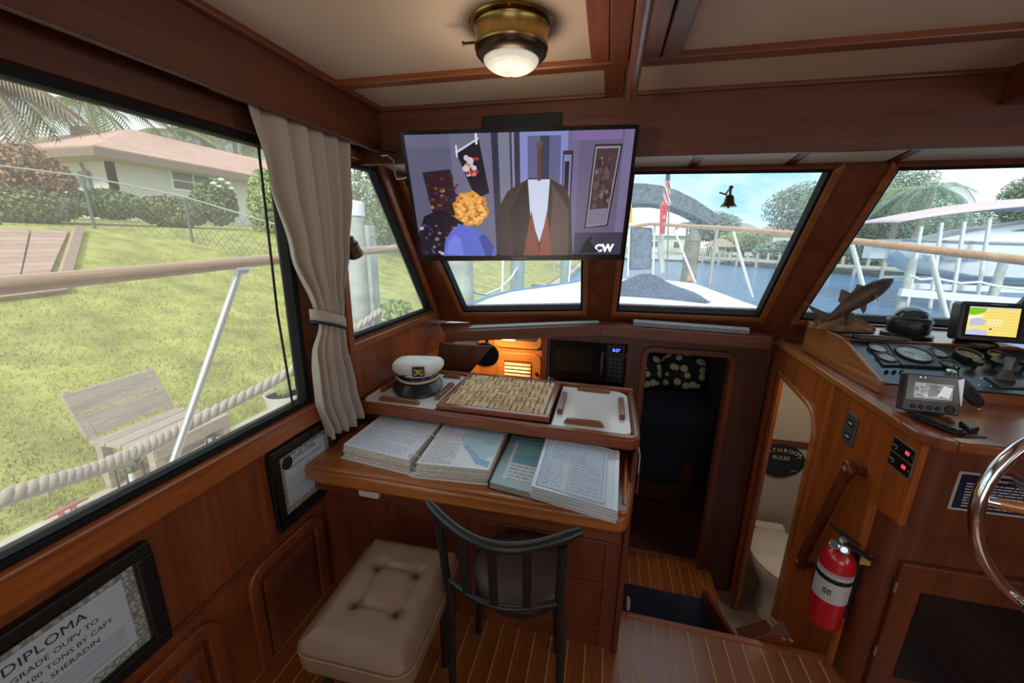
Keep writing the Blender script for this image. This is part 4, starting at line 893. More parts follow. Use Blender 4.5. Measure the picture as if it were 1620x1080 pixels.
for k, (x, y, z, rz, lab) in enumerate(((.36, 3.62, .155, .15, 'left of two dark pillows with cream leaf print in the forward cabin'), (.74, 3.70, .155, -.25, 'right of two dark pillows with cream leaf print in the forward cabin'))):
    p = tag(build('pillow', MB().grid(lambda u, v: Vector(((u-.5)*.46, (v-.5)*.10+0, 0)), 1, 1), PIL), lab, 'pillow', 'pillows on the berth')
    me = p.data; bm = bmesh.new(); bmesh.ops.create_uvsphere(bm, u_segments=24, v_segments=14, radius=1)
    for vv in bm.verts:
        c = vv.co; sgn = lambda a: math.copysign(abs(a)**.55, a); vv.co = Vector((sgn(c.x)*.20, c.y*.085*(1-.35*abs(c.x)), sgn(c.z)*.165))
    bm.to_mesh(me); bm.free(); me.shade_smooth(); p.location = (x, y, z+.15); p.rotation_euler = (-.45, 0, rz)
light('cabin_area_light', 'AREA', (.5, 3.1, .815), (25, 0, 0), .45, (.9, .95, 1), (.4, .4))  # area light under the closed cabin ceiling; no hatch is built
# companionway steps
stp = thing('companionway_step', 'navy carpeted step in the companionway beside the counter', 'step', (.4, 1.6, -.6))
build('box', MB().box(.185, .60, 1.40, 1.805, -.6, -.325), RED_X, stp, bevel=.003); build('carpet', MB().box(.188, .598, 1.40, 1.81, -.325, -.305), mat('navy_carpet', (.010, .013, .032), .95, bump=.5, bscale=300), stp, bevel=.006)
build('side_cheek', MB().prism([(.60, 1.345, -.6), (.60, 1.86, -.6), (.60, 1.84, -.28), (.60, 1.345, -.05)], (.022, 0, 0)), RED_Y, stp, bevel=.003)
cl_ = thing('door_hook', 'small brass and steel hook at the foot of the counter', 'hook', (.182, 1.36, 0))
build('plate', MB().box(.178, .190, 1.352, 1.372, .004, .010), STEEL, cl_, bevel=.001); build('post', MB().tube([(.184, 1.362, .008), (.182, 1.362, .05), (.180, 1.362, .062)], [.008, .008, .005], 8), mat('pale_wood', (.42, .26, .16), .5), cl_, smooth=50)
ck = thing('threshold_handle', 'wooden corner bracket with two pale strips at the companionway edge', 'bracket', (.70, 1.39, 0))
build('bracket', MB().prism([(.60, 1.352, -.03), (.76, 1.352, -.03), (.76, 1.352, .055), (.70, 1.352, .045), (.655, 1.352, .01)], (0, .06, 0)), RED_X, ck, bevel=.004)
for d in (0, .024): build('strip', MB().bar((.690+d, 1.415, .053), (.742+d, 1.345, .030), .010, .010), wood('strip_pale', (.46, .22, .12), (.34, .14, .07), 'y'), ck, bevel=.002)
# head compartment
hw = MB(); hw.box(.92, 1.9, 2.64, 2.66, -.75, 1.0); hw.box(1.55, 1.57, 1.35, 2.64, -.75, .93)
struct('wall_head', hw, mat('head_cream', (.46, .38, .29), .5))
struct('trim_13', MB().box(.92, 1.55, 2.63, 2.642, .195, .235), RED_X)
struct('floor_head', MB().box(.62, 1.9, 1.36, 2.64, -.80, -.7506), mat('head_floor', (.34, .26, .19), .45, var=.25, vscale=5))
tl = thing('toilet', 'white ceramic marine toilet in the head compartment', 'toilet', (1.16, 2.35, -.75))
POR = mat('porcelain', (.66, .60, .52), .15, coat=.4)
def tb_(prof, cx, cy, sx=1.0, sy=1.3, n=28):
    return MB().add([Vector((cx+r*sx*math.cos(2*math.pi*j/n), cy+r*sy*math.sin(2*math.pi*j/n), z)) for r, z in prof for j in range(n)], [(i*n+j, i*n+(j+1) % n, (i+1)*n+(j+1) % n, (i+1)*n+j) for i in range(len(prof)-1) for j in range(n)]+[list(range(n))[::-1], list(range((len(prof)-1)*n, len(prof)*n))])
build('bowl', tb_([(.10, -.75), (.095, -.66), (.10, -.56), (.14, -.48), (.175, -.40), (.182, -.37)], 1.15, 2.28), POR, tl, smooth=50)
build('seat', tb_([(.18, -.37), (.188, -.362), (.186, -.35)], 1.15, 2.28), POR, tl, smooth=40)
build('lid', tb_([(.182, -.348), (.186, -.335), (.17, -.322), (.08, -.316)], 1.15, 2.28), POR, tl, smooth=40)
build('hinge_block', MB().box(1.06, 1.24, 2.50, 2.56, -.40, -.32), POR, tl, bevel=.008)
sg = thing('bathroom_sign', 'oval dark BATHROOM RULES sign on the head wall', 'sign', (1.17, 2.62, .1))
so_ = Vector((1.185, 2.64, .092))
build('board', MB().prism([so_+Vector((.142*math.cos(k*math.pi/20)*(1+.012*math.cos(k*math.pi/20*8)), -.002, .118*math.sin(k*math.pi/20)*(1+.03*math.cos(4*k*math.pi/20)))) for k in range(40)], (0, -.012, 0)), mat('sign_slate', (.012, .012, .016), .5), sg, bevel=.003)
SGT = mat('sign_lettering', (.55, .44, .30), .6)
for k, chh in enumerate('BATHROOM'):
    a = math.radians(62-124*k/7); c = so_+Vector((-.105*math.sin(a), -.0145, .030+.035*math.cos(a)))
    build('letter', text_mb(chh, .036, c+Vector((0, 0, 0)), (math.cos(a*.35), 0, math.sin(a*.35)), (-math.sin(a*.35), 0, math.cos(a*.35)), 'CENTER', bold=.0005), SGT, sg)
build('lettering', text_mb('RULES', .036, so_+Vector((0, -.0145, .012)), (1, 0, 0), (0, 0, 1), 'CENTER', bold=.0006), SGT, sg)
for (dx, dz) in ((-.10, .035), (.10, .035), (-.085, -.062), (.085, -.062)): build('flourish', MB().tube([so_+Vector((dx-.014, -.0145, dz-.006)), so_+Vector((dx-.004, -.0145, dz+.004)), so_+Vector((dx+.008, -.0145, dz)), so_+Vector((dx+.014, -.0145, dz+.006))], .0018, 5), SGT, sg)
light('head_fill', 'AREA', (1.2, 2.1, .86), (0, 0, 0), 1.8, (1, .9, .75), (.3, .3))  # area light added to brighten the head; no fixture stands there
# ================================================================== HELM
def on(px, py, P, n):
    d = CR*((px-810)/F_PX) - CU*((py-540)/F_PX) + CF; P, n = Vector(P), Vector(n)
    return CAM+d*((P-CAM).dot(n)/d.dot(n))
HZ = .95
def pxl(y): return .882+.042*(y-1.25)                     # the console's inboard side
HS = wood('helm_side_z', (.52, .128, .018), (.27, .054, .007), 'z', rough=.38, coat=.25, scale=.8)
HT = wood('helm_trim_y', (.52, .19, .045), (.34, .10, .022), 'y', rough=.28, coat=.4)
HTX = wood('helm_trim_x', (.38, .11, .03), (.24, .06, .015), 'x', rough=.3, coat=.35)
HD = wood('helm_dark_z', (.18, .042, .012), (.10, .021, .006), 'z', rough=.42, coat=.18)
hc = thing('helm_console', 'wooden helm console with sloping instrument pod on the starboard side', 'helm console', (1.4, 1.7, -.75))
out_ = [(1.335, -.75), (1.763, -.75), (1.766, .66), (1.778, .705), (1.800, .742), (1.835, .764), (1.88, .775), (2.226, .797), (2.23, -.75), (2.40, -.75), (2.40, HZ-.02), (1.215, HZ-.02), (1.215, .665), (1.335, .645)]
build('side_panel', MB().prism([(pxl(y), y, z) for y, z in out_], (.022, 0, 0)), HS, hc, bevel=.002, doubles=False)
d2 = struct('door_2', loc=(.9, 2.0, -.75), label='head doorway with rounded teak edging in the helm side')
edge = [(1.763, -.75), (1.763, .3), (1.766, .66), (1.778, .705), (1.800, .742), (1.835, .764), (1.88, .775), (2.226, .797)]
build('edging', MB().tube([(pxl(y)-.002, y, z) for y, z in edge], .013, 8, up=(1, 0, 0)), HT, d2, smooth=60)
build('jamb', MB().box(pxl(2.23)-.010, pxl(2.23)+.006, 2.230, 2.256, -.75, .80), RED_Z, d2, bevel=.003)
# upper block with rounded corner
def outl(off):
    r = .05; cx, cy = .884+off+r, 1.195+off+r
    arc = [(cx-r*math.cos(a*math.pi/16), cy-r*math.sin(a*math.pi/16)) for a in range(9)]
    return [(pxl(1.40)+off, 1.40)]+arc+[(1.89, 1.225+off), (1.89, 1.40)]
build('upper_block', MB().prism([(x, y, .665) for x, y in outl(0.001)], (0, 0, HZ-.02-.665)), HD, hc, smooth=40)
build('corner_veneer', MB().prism([(pxl(1.335)-.0015, 1.335, .655), (pxl(1.22)-.0015, 1.232, .675), (pxl(1.22)-.0015, 1.232, HZ-.02), (pxl(1.335)-.0015, 1.335, HZ-.02)], (.003, 0, 0)), HS, hc)
build('top_board', MB().prism([(x, y, HZ-.02) for x, y in [(pxl(2.36), 2.36), (pxl(1.25), 1.25), (.93, 1.21), (1.89, 1.235), (1.89, 2.36)]], (0, 0, .012)), wood('helm_top_x', (.46, .13, .034), (.29, .07, .018), 'x', rough=.28, coat=.4), hc)
def cap(off0, off1, z0, z1):
    A = [(pxl(2.36)+off0-.0, 2.36), (pxl(1.8)+off0, 1.8), (pxl(1.30)+off0, 1.30)]; r = .055
    B = [(pxl(2.36)+off1, 2.36), (pxl(1.8)+off1, 1.8), (pxl(1.30)+off1, 1.30)]
    c0 = (.884+.05, 1.195+.05)
    for k in range(9):
        a = k*math.pi/16
        A.append((c0[0]-(.05-off0)*math.cos(a), c0[1]-(.05-off0)*math.sin(a))); B.append((c0[0]-(.05-off1)*math.cos(a), c0[1]-(.05-off1)*math.sin(a)))
    A.append((1.89, 1.225+off0)); B.append((1.89, 1.225+off1))
    parts = []
    for (i, j) in ((0, 2), (2, 11), (11, 12)):
        m = MB()
        for k in range(i, min(j, len(A)-1)): m.prism([(*A[k], z0), (*A[k+1], z0), (*B[k+1], z0), (*B[k], z0)], (0, 0, z1-z0))
        parts.append(m)
    return parts
for m, mt in zip(cap(-.014, .024, HZ-.026, HZ+.004), (HT, HTX, HTX)): build('cap_rail', m, mt, hc, bevel=.005, smooth=40)
# lower cabinet with tinted door
lw = [(pxl(1.40)+.001, 1.40), (pxl(1.34), 1.34), (.886, 1.305), (.893, 1.275), (.905, 1.255), (.925, 1.25), (1.89, 1.27), (1.89, 1.40)]
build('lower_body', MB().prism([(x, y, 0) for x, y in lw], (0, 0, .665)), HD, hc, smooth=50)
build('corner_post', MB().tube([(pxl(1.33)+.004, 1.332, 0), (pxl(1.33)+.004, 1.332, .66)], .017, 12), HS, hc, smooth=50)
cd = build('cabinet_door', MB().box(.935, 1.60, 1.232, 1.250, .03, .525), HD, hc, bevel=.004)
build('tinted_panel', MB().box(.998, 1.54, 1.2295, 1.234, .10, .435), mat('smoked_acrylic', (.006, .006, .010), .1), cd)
for z in (.42, .17): build('hinge', MB().tube([(.932, 1.232, z), (.932, 1.232, z+.035)], .0035, 6), mat('worn_brass', (.45, .30, .18), .4, .6), cd)
# instrument pod
px0, px1 = .978, 1.55
side = [(1.573, HZ-.008), (1.573, .985), (1.853, 1.078), (2.16, 1.086), (2.16, HZ-.008)]
PODW = wood('pod_teak_y', (.46, .165, .045), (.28, .085, .024), 'y', rough=.28, coat=.4)
LAM = mat('black_laminate', (.035, .038, .045), .28, coat=.2)
build('pod_side', MB().prism([(px0-.012, y, z+.004) for y, z in side], (.014, 0, 0)), PODW, hc, bevel=.003)
build('pod_side', MB().prism([(px1, y, z+.004) for y, z in side], (.014, 0, 0)), PODW, hc, bevel=.003)
build('pod_riser', MB().box(px0, px1, 1.573, 1.586, HZ-.008, .978), wood('pod_riser_x', (.34, .11, .04), (.22, .06, .022), 'x', rough=.3, coat=.4), hc)
IP, IN = Vector((0, 1.573, .985)), Vector((0, -(1.078-.985), 1.853-1.573)).normalized(); IV = Vector((0, 1.853-1.573, 1.078-.985)).normalized(); IU = Vector((1, 0, 0))
build('instrument_face', MB().prism([(px0, 1.573, .985), (px1, 1.573, .985), (px1, 1.853, 1.078), (px0, 1.853, 1.078)], -IN*.012), LAM, hc)
build('pod_top', MB().prism([(px0, 1.853, 1.078), (px1, 1.853, 1.078), (px1, 2.16, 1.086), (px0, 2.16, 1.086)], (0, 0, -.012)), LAM, hc)
build('edge_strip', MB().bar((px0, 1.853, 1.080), (px1, 1.853, 1.080), .014, .010), HTX, hc, bevel=.003)
build('edge_strip', MB().bar((px0, 2.155, 1.088), (px1, 2.155, 1.088), .014, .012), HTX, hc, bevel=.003)
def gauge(px, py, r, face, rim=.008, h=.012, label=None):
    c = on(px, py, IP, IN)
    g = build('gauge', MB().lathe([(.001, 0), (r+rim*.4, 0), (r+rim*.5, h*.4), (r+rim*.2, h), (r-rim*.3, h), (r-rim*.5, h*.75), (.001, h*.75)], c, IN, 28), BLACK, hc, smooth=40)
    build('dial', MB().lathe([(.001, h*.76), (r-rim*.5, h*.76)], c, IN, 28), face, g)
    if face is DIAL:
        for k in range(9):
            a = math.radians(220-260*k/8); d = IU*math.cos(a)+IV*math.sin(a); build('tick', MB().bar(c+IN*(h*.78)+d*(r*.62), c+IN*(h*.78)+d*(r*.80), .0016, .0006, IN), INK, g)
        a = math.radians(140); d = IU*math.cos(a)+IV*math.sin(a); build('needle', MB().bar(c+IN*(h*.80), c+IN*(h*.80)+d*(r*.6), .0018, .0006, IN), mat('needle_red', (.5, .05, .03), .4), g)
    return g
DIAL = mat('sky_reflection_dial', (.80, .83, .83), .25, coat=.6); DARKD = mat('dark_dial', (.07, .07, .06), .15, coat=.6)  # pale dial colour stands in for sky reflected in the gauges
c0, c1 = on(1372, 548, IP, IN), on(1495, 590, IP, IN)
def plate(pxs, h, m=BLACK, nm='gauge_plate'):
    return build(nm, MB().prism([on(a, b, IP, IN)+IN*.0005 for a, b in pxs], IN*h), m, hc, bevel=.002)
plate([(1372, 545), (1402, 546), (1424, 580), (1396, 580)], .007); plate([(1402, 546), (1470, 549), (1490, 584), (1424, 580)], .010); plate([(1460, 551), (1495, 556), (1504, 573), (1480, 573)], .006)
gauge(1388, 553.5, .029, DIAL); gauge(1402, 568, .029, DIAL); gauge(1443, 564, .054, DIAL, h=.018); gauge(1482, 561, .030, DIAL); gauge(1528, 566, .036, DARKD, h=.022); gauge(1579, 569, .034, DARKD, h=.020); gauge(1500, 579, .026, DARKD, h=.014)
for (a, b, r) in ((1540, 582, .017), (1571, 581, .020), (1618, 585, .018)):
    c = on(a, b, IP, IN); build('knob', MB().lathe([(.006, 0), (.006, .014), (r, .020), (r*.95, .032), (.001, .034)], c, IN, 18), BLACK, hc, smooth=40)
for k in range(3): build('toggle', MB().lathe([(.006, 0), (.006, .006), (.002, .010)], on(1402+12*k, 589, IP, IN), IN, 10), BLACKM, hc, smooth=40)
for (a, b) in ((1552, 598), (1567, 611), (1548, 609)): build('screw', MB().lathe([(.004, 0), (.003, .002), (.001, .002)], on(a, b, IP, IN), IN, 8), STEEL, hc)
# ---- throttle
th = thing('throttle_control', 'grey throttle lever on a plate in the instrument panel', 'lever', on(1588, 606, IP, IN))
build('plate', MB().prism([on(a, b, IP, IN)+IN*.0005 for a, b in ((1556, 597), (1600, 599), (1632, 616), (1583, 614))], IN*.006), mat('lever_plate', (.12, .12, .125), .35), th, bevel=.002)
c = on(1588, 605, IP, IN); tp = c+Vector((.012, .02, .075))
build('boot', MB().lathe([(.026, .006), (.022, .020), (.013, .034), (.010, .045)], c, (tp-c).normalized(), 16), mat('lever_grey', (.10, .095, .10), .5), th, smooth=50)
build('lever', MB().tube([c+(tp-c)*.4, c+(tp-c)*.8, tp], [.010, .011, .013], 12), mat('lever_grey2', (.22, .21, .21), .4), th, smooth=50)
build('lever_cap', MB().tube([tp, tp+(tp-c).normalized()*.010], [.014, .012], 12), mat('lever_grey2', (.22, .21, .21)), th, smooth=50)
# ---- ignition key with a float
ky = thing('ignition_key', 'ignition key with a black float hanging from the instrument panel', 'key', on(1503, 590, IP, IN))
kc = on(1503, 590, IP, IN); ka, kb = at(1515, 600, 'y', 1.60), at(1549, 640, 'y', 1.50)
build('lock', MB().lathe([(.014, 0), (.014, .010), (.006, .012)], kc, IN, 14), STEEL, ky, smooth=40)
build('key_bow', MB().prism([kc+IN*.012+IV*(.008*math.sin(k*math.pi/6))+IN*(.012+.010*math.cos(k*math.pi/6)) for k in range(12)], IU*.003), STEEL, ky)
build('cord', MB().tube([kc+IN*.024, kc.lerp(ka, .5)+Vector((0, -.01, .025)), ka+Vector((0, 0, .004))], .002, 6), BLACKM, ky, smooth=60)
build('float', MB().tube([ka, ka.lerp(kb, .12), ka.lerp(kb, .5), ka.lerp(kb, .9), kb], [.012, .019, .020, .018, .012], 12), mat('rubber_black', (.02, .022, .024), .55), ky, smooth=50)
build('float_band', MB().tube([ka.lerp(kb, .42), ka.lerp(kb, .48)], .0212, 12), mat('rubber_grey', (.06, .07, .08), .5), ky, smooth=50)
build('end_ring', MB().tube([kb+Vector((.008*math.cos(t), 0, -.008+.008*math.sin(t))) for t in [k*math.pi/6 for k in range(13)]], .0015, 5), BRASS, ky)
# ---- small camera monitor standing on the console
mo_ = thing('camera_monitor', 'small grey monitor showing a black and white view, below the gauges', 'monitor', at(1462, 648, 'z', HZ))
ml, mr = at(1425, 650, 'z', HZ), at(1501, 648, 'z', HZ)
mr = Vector((ml.x+.145, ml.y-.01, HZ)); me_ = (mr-ml).normalized(); mu = Vector((-.02, .20, 1)).normalized(); mn = me_.cross(mu).normalized(); mu = mn.cross(me_)
if mn.y > 0: mn = -mn
mw_, mh_ = .142, .118; m0 = ml+Vector((0, 0, .004))
def mp_(u, v, d=0): return m0+me_*(u*mw_)+mu*(v*mh_)+mn*d
build('case', MB().prism([mp_(0, 0), mp_(1, 0), mp_(.985, 1), mp_(.01, 1)], -mn*.032), mat('dark_grey_case', (.035, .035, .037), .4), mo_, bevel=.004)
build('bezel', MB().prism([mp_(.03, .30), mp_(.97, .30), mp_(.96, .97), mp_(.03, .97)], mn*.003), mat('bezel_black', (.012, .012, .013), .2), mo_, bevel=.001)
pcm = MB()
def mpic(pts, c, d): pcm.poly([mp_(.17+.66*u, .38+.40*v, d) for u, v in pts], (c, c*.99, c*.96))
mpic(((0, 0), (1, 0), (1, 1), (0, 1)), .22, .0034); r = random.Random(4)
for k in range(26):
    u, v = r.random()*.86, r.random()*.8; w_, h_ = r.uniform(.05, .22), r.uniform(.06, .3); mpic(((u, v), (min(1, u+w_), v), (min(1, u+w_*.9), min(1, v+h_)), (u, min(1, v+h_))), r.choice((.05, .12, .35, .5, .62, .08)), .0035+.00002*k)
mpic(((.62, .25), (.92, .1), (.98, .8), (.75, .9)), .55, .0042); mpic(((.36, .2), (.6, .15), (.62, .9), (.4, .95)), .10, .0043)
build('picture', pcm, SCREEN, mo_)
for k in range(4): build('button', MB().lathe([(.0065, 0), (.0065, .003), (.004, .004)], mp_(.20+.145*k, .14), mn, 12), mat('button_rubber', (.02, .02, .021), .6), mo_, smooth=40)
build('pad', MB().lathe([(.013, 0), (.013, .003), (.008, .004), (.007, .002)], mp_(.84, .15), mn, 18), mat('button_rubber', (.02, .02, .021)), mo_, smooth=40)
for u, cc_ in ((.25, (1, .35, .1)), (.33, (.2, .3, 1))): build('indicator', MB().lathe([(.002, .003), (.001, .0042)], mp_(u, .92), mn, 8), mat('led_%d' % int(u*100), (.1, .1, .1), emit=cc_, estr=2), mo_)
build('brand_strip', MB().prism([mp_(.42, .885, .0031), mp_(.68, .885, .0031), mp_(.68, .905, .0031), mp_(.42, .905, .0031)], mn*.0003), mat('grey_print', (.18, .18, .19), .5), mo_)
build('sunshade', MB().prism([mp_(.88, .93, .003), mp_(.985, .98, .003), mp_(1.0, .32, .003), mp_(.985, .25, .003)], mn*.001), mat('silver_panel', (.40, .41, .42), .25, .4), mo_)
build('foot', MB().prism([mp_(.2, 0, -.01), mp_(.8, 0, -.01), mp_(.8, 0, -.05), mp_(.2, 0, -.05)], (0, 0, -.006)), BLACK, mo_)
# ---- switch strip, plate and black box
sw = thing('switch_strip', 'black strip of rocker switches along the console edge', 'switch panel', at(1480, 670, 'z', HZ))
qa, qb = at(1446, 657, 'z', HZ), at(1518, 686, 'z', HZ); qd = (qb-qa).normalized(); qn = Vector((-qd.y, qd.x, 0))
if qn.x < 0: qn = -qn
build('panel', MB().obox((qa+qb)/2+qn*.006+Vector((0, 0, .0)), qd, qn, (0, 0, 1), (qb-qa).length/2, .021, .003), BLACK, sw, bevel=.001)
for k in range(5): build('rocker', MB().obox(qa.lerp(qb, .12+.19*k)+qn*.006+Vector((0, 0, .006)), qd, qn, (.0, .1, 1), .012, .010, .005), mat('rocker_black', (.02, .02, .022), .3), sw, bevel=.002)
bp = thing('control_box', 'small black control box on a plate by the steering wheel', 'control box', at(1530, 680, 'z', HZ))
build('plate', MB().prism([at(a, b, 'z', HZ-.007) for a, b in ((1501, 673), (1522, 671), (1562, 692), (1527, 690))], (0, 0, .004)), mat('plate_grey', (.14, .145, .15), .3), bp, bevel=.001)
build('box', MB().prism([at(a, b, 'z', HZ-.003) for a, b in ((1515, 673), (1536, 671), (1548, 684), (1532, 687))], (0, 0, .016)), BLACK, bp, bevel=.004)
# ---- carved fish on driftwood
fi = thing('fish_carving', 'carved wooden fish leaping from a driftwood base on the helm', 'carving', (1.06, 2.02, 1.084))
FW = wood('carved_dark_wood', (.13, .07, .045), (.075, .036, .022), 'x', rough=.5, coat=.1, scale=2)
ft, fh = at(1300, 512, 'y', 2.02), at(1414, 441, 'y', 2.02)
ctrl = [(0, .008), (.10, .012), (.25, .026), (.45, .043), (.62, .047), (.78, .042), (.90, .028), (.97, .012), (1.0, .003)]
ptsf = []
for t, r in ctrl:
    p = ft.lerp(fh, t)+Vector((0, 0, -.018*math.sin(math.pi*t)*0+.010*math.sin(math.pi*t))); ptsf.append(p)
bodyf = MB().tube(ptsf, [r*.86 for _, r in ctrl], 14)
for i, v in enumerate(bodyf.v): v.y = 2.02+(v.y-2.02)*.55
build('body', bodyf, FW, fi, smooth=80)
def fin(nm, pts, th_=.006): build(nm, MB().prism([at(a, b, 'y', 2.02)+Vector((0, th_/2, 0)) for a, b in pts], (0, -th_, 0)), FW, fi, bevel=.002)
fin('tail_fin', ((1304, 508), (1298, 503), (1283, 489), (1271, 478), (1290, 487), (1306, 493), (1316, 497), (1308, 507), (1297, 513), (1278, 508)) if False else ((1306, 494), (1290, 487), (1272, 478), (1285, 492), (1296, 501), (1288, 506), (1272, 508), (1290, 510), (1308, 503)))
fin('dorsal_fin', ((1326, 476), (1331, 457), (1340, 460), (1345, 464), (1352, 458), (1356, 449), (1366, 452), (1352, 475), (1335, 484)))
fin('pelvic_fin', ((1360, 482), (1372, 478), (1370, 490), (1366, 496), (1362, 490)))
fin('anal_fin', ((1336, 493), (1350, 490), (1342, 500)))
build('gill_fin', MB().bar(at(1385, 466, 'y', 1.985), at(1389, 477, 'y', 1.98), .006, .003), mat('bone', (.45, .32, .20), .5), fi)
build('eye', MB().ball(at(1399, 449, 'y', 1.995), .004, .004, .004, 8, 6), BLACK, fi)
build('post', MB().tube([at(1345, 520, 'y', 2.02), at(1344, 495, 'y', 2.02)], [.022, .016], 10), FW, fi, smooth=60)
dwd = MB().grid(lambda u, v: Vector((1.045+(.115+.014*math.sin(9*u*6.28)+.008*math.sin(23*u*6.28+3*v))*math.cos(2*math.pi*u)*math.sin(math.pi*min(.999, .02+.98*v)*.5+.0), 2.02+(.05+.008*math.sin(7*u*6.28+2))*math.sin(2*math.pi*u)*math.sin(math.pi*.5*min(.999, .02+.98*v)), 1.085+.040*math.cos(math.pi*.5*v)*(1+.28*math.sin(5*u*6.28+1)+.18*math.sin(13*u*6.28)))), 60, 8)
build('driftwood_base', dwd, mat('driftwood', (.24, .13, .065), .8, bump=.6, bscale=40, var=.5, vscale=18), fi, smooth=50)
# ---- compass
cp = thing('compass', 'black domed marine compass on the helm pod', 'compass', (1.257, 1.975, 1.083))
cb_ = (1.257, 1.975, 1.083)
build('base', MB().lathe([(.001, 0), (.083, 0), (.085, .006), (.082, .012), (.068, .016), (.062, .022)], cb_, n=32), BLACK, cp, smooth=40)
build('bowl', MB().lathe([(.066, .014), (.069, .020), (.070, .072), (.066, .080), (.060, .084)], cb_, n=32), BLACK, cp, smooth=40)
build('rim', MB().lathe([(.070, .060), (.073, .063), (.072, .070), (.066, .077)], cb_, n=32), mat('rim_grey', (.06, .06, .065), .25), cp, smooth=40)
build('card', MB().lathe([(.001, .088), (.046, .085), (.047, .079), (.001, .079)], cb_, n=28), mat('compass_card', (.05, .05, .052), .4), cp, smooth=40)
for k in range(12):
    a = k*math.pi/6; build('card_mark', MB().box(-.002, .002, .034, .044, 0, .001).move(Matrix.Translation((1.257, 1.975, 1.1725)) @ Matrix.Rotation(a, 4, 'Z')), PAPER, cp)
build('dome', MB().lathe([(.060, .076), (.057, .092), (.048, .108), (.034, .119), (.016, .125), (.001, .1265)], cb_, n=32), mat('compass_dome', (.03, .035, .04), .04, coat=1, alpha=.8), cp, smooth=80)
# ---- chart plotter
cpl = thing('chart_plotter', 'black chart plotter with a yellow street chart on its screen', 'chart plotter', (1.50, 1.93, 1.083))
L0, L1 = at(1513, 535, 'y', 1.86), at(1522, 478, 'y', 1.90)
pe = Vector((.995, -.10, 0)).normalized(); pu = Vector((.0, .16, 1)).normalized(); pN = pe.cross(pu).normalized(); pu = pN.cross(pe)
if pN.y > 0: pN = -pN
PW, PHh = .285, .150; p0 = L0+Vector((-.002, 0, -.004))
def cq(u, v, d=0): return p0+pe*(u*PW)+pu*(v*PHh)+pN*d
outlp = [cq(u/PW, v/PHh) for u, v in rrect(PW/2, PHh/2, PW/2, PHh/2, .014)]
build('case', MB().prism(outlp, -pN*.055), mat('plotter_black', (.022, .022, .024), .4), cpl, bevel=.005, smooth=40)
build('screen_frame', MB().prism([cq(u, v) for u, v in ((.05, .10), (.64, .10), (.64, .92), (.05, .92))], pN*.002), BLACKM, cpl, bevel=.001)
w = MB(); SQ = [cq(.085, .155, .0024), cq(.60, .155, .0024), cq(.60, .875, .0024), cq(.085, .875, .0024)]
def spoly(pts, c, d): w.poly([SQ[0].lerp(SQ[1], u).lerp(SQ[3].lerp(SQ[2], u), v)+pN*d for u, v in pts], srgb(*c))
spoly(((0, 0), (1, 0), (1, 1), (0, 1)), (250, 226, 120), 0); spoly(((0, .72), (.12, .70), (.30, .80), (.38, 1), (0, 1)), (120, 196, 30), .0001); spoly(((.05, .30), (.34, .36), (.36, .52), (.22, .62), (.06, .56)), (190, 190, 224), .0001); spoly(((0, 0), (.44, 0), (.42, .16), (.2, .22), (0, .16)), (196, 196, 228), .0001)
spoly(((0, .56), (.10, .58), (.3, .66), (.30, .72), (.1, .66), (0, .64)), (250, 250, 236), .0001); spoly(((0, .95), (1, .95), (1, 1), (0, 1)), (206, 204, 196), .0002); spoly(((.38, .30), (.70, .36), (.72, .62), (.40, .58)), (252, 238, 160), .0001)
for k in range(9): spoly(((.40+.07*k, .08), (.405+.07*k, .08), (.43+.07*k, .92), (.425+.07*k, .92)), (206, 176, 96), .0003)
for k in range(8): spoly(((.30, .12+.10*k), (1, .06+.105*k), (1, .068+.105*k), (.30, .128+.10*k)), (200, 172, 100), .0003)
spoly(((.46, .20), (.50, .20), (.50, .26), (.46, .26)), (30, 30, 40), .0004)
build('chart', w, SCREEN, cpl)
KEYW = mat('key_print', (.55, .55, .55), .5)
build('brand_bar', MB().prism([cq(.30, .935, .0003), cq(.46, .935, .0003), cq(.46, .955, .0003), cq(.30, .955, .0003)], pN*.0002), KEYW, cpl)
for i in range(3):
    for j in range(5):
        build('key', MB().prism([cq(a, b) for a, b in ((.71+.085*i, .15+.14*j), (.765+.085*i, .15+.14*j), (.765+.085*i, .215+.14*j), (.71+.085*i, .215+.14*j))], pN*.003), mat('key_black', (.03, .03, .032), .5), cpl, bevel=.001)
        build('key_legend', MB().prism([cq(a, b, .0031) for a, b in ((.72+.085*i, .175+.14*j), (.755+.085*i, .175+.14*j), (.755+.085*i, .19+.14*j), (.72+.085*i, .19+.14*j))], pN*.0002), KEYW, cpl)
bc = cq(.28, 0, -.03)
build('bracket', MB().prism([bc+Vector((-.035, -.012, 0)), bc+Vector((.045, -.012, 0)), bc+Vector((.050, -.012, -.040)), bc+Vector((-.045, -.012, -.040))], (0, .03, 0)), BLACK, cpl, bevel=.004)
build('foot', MB().lathe([(.001, 0), (.062, 0), (.062, .008), (.052, .014), (.001, .014)], (bc.x, bc.y, 1.082), n=24), BLACK, cpl, smooth=40)
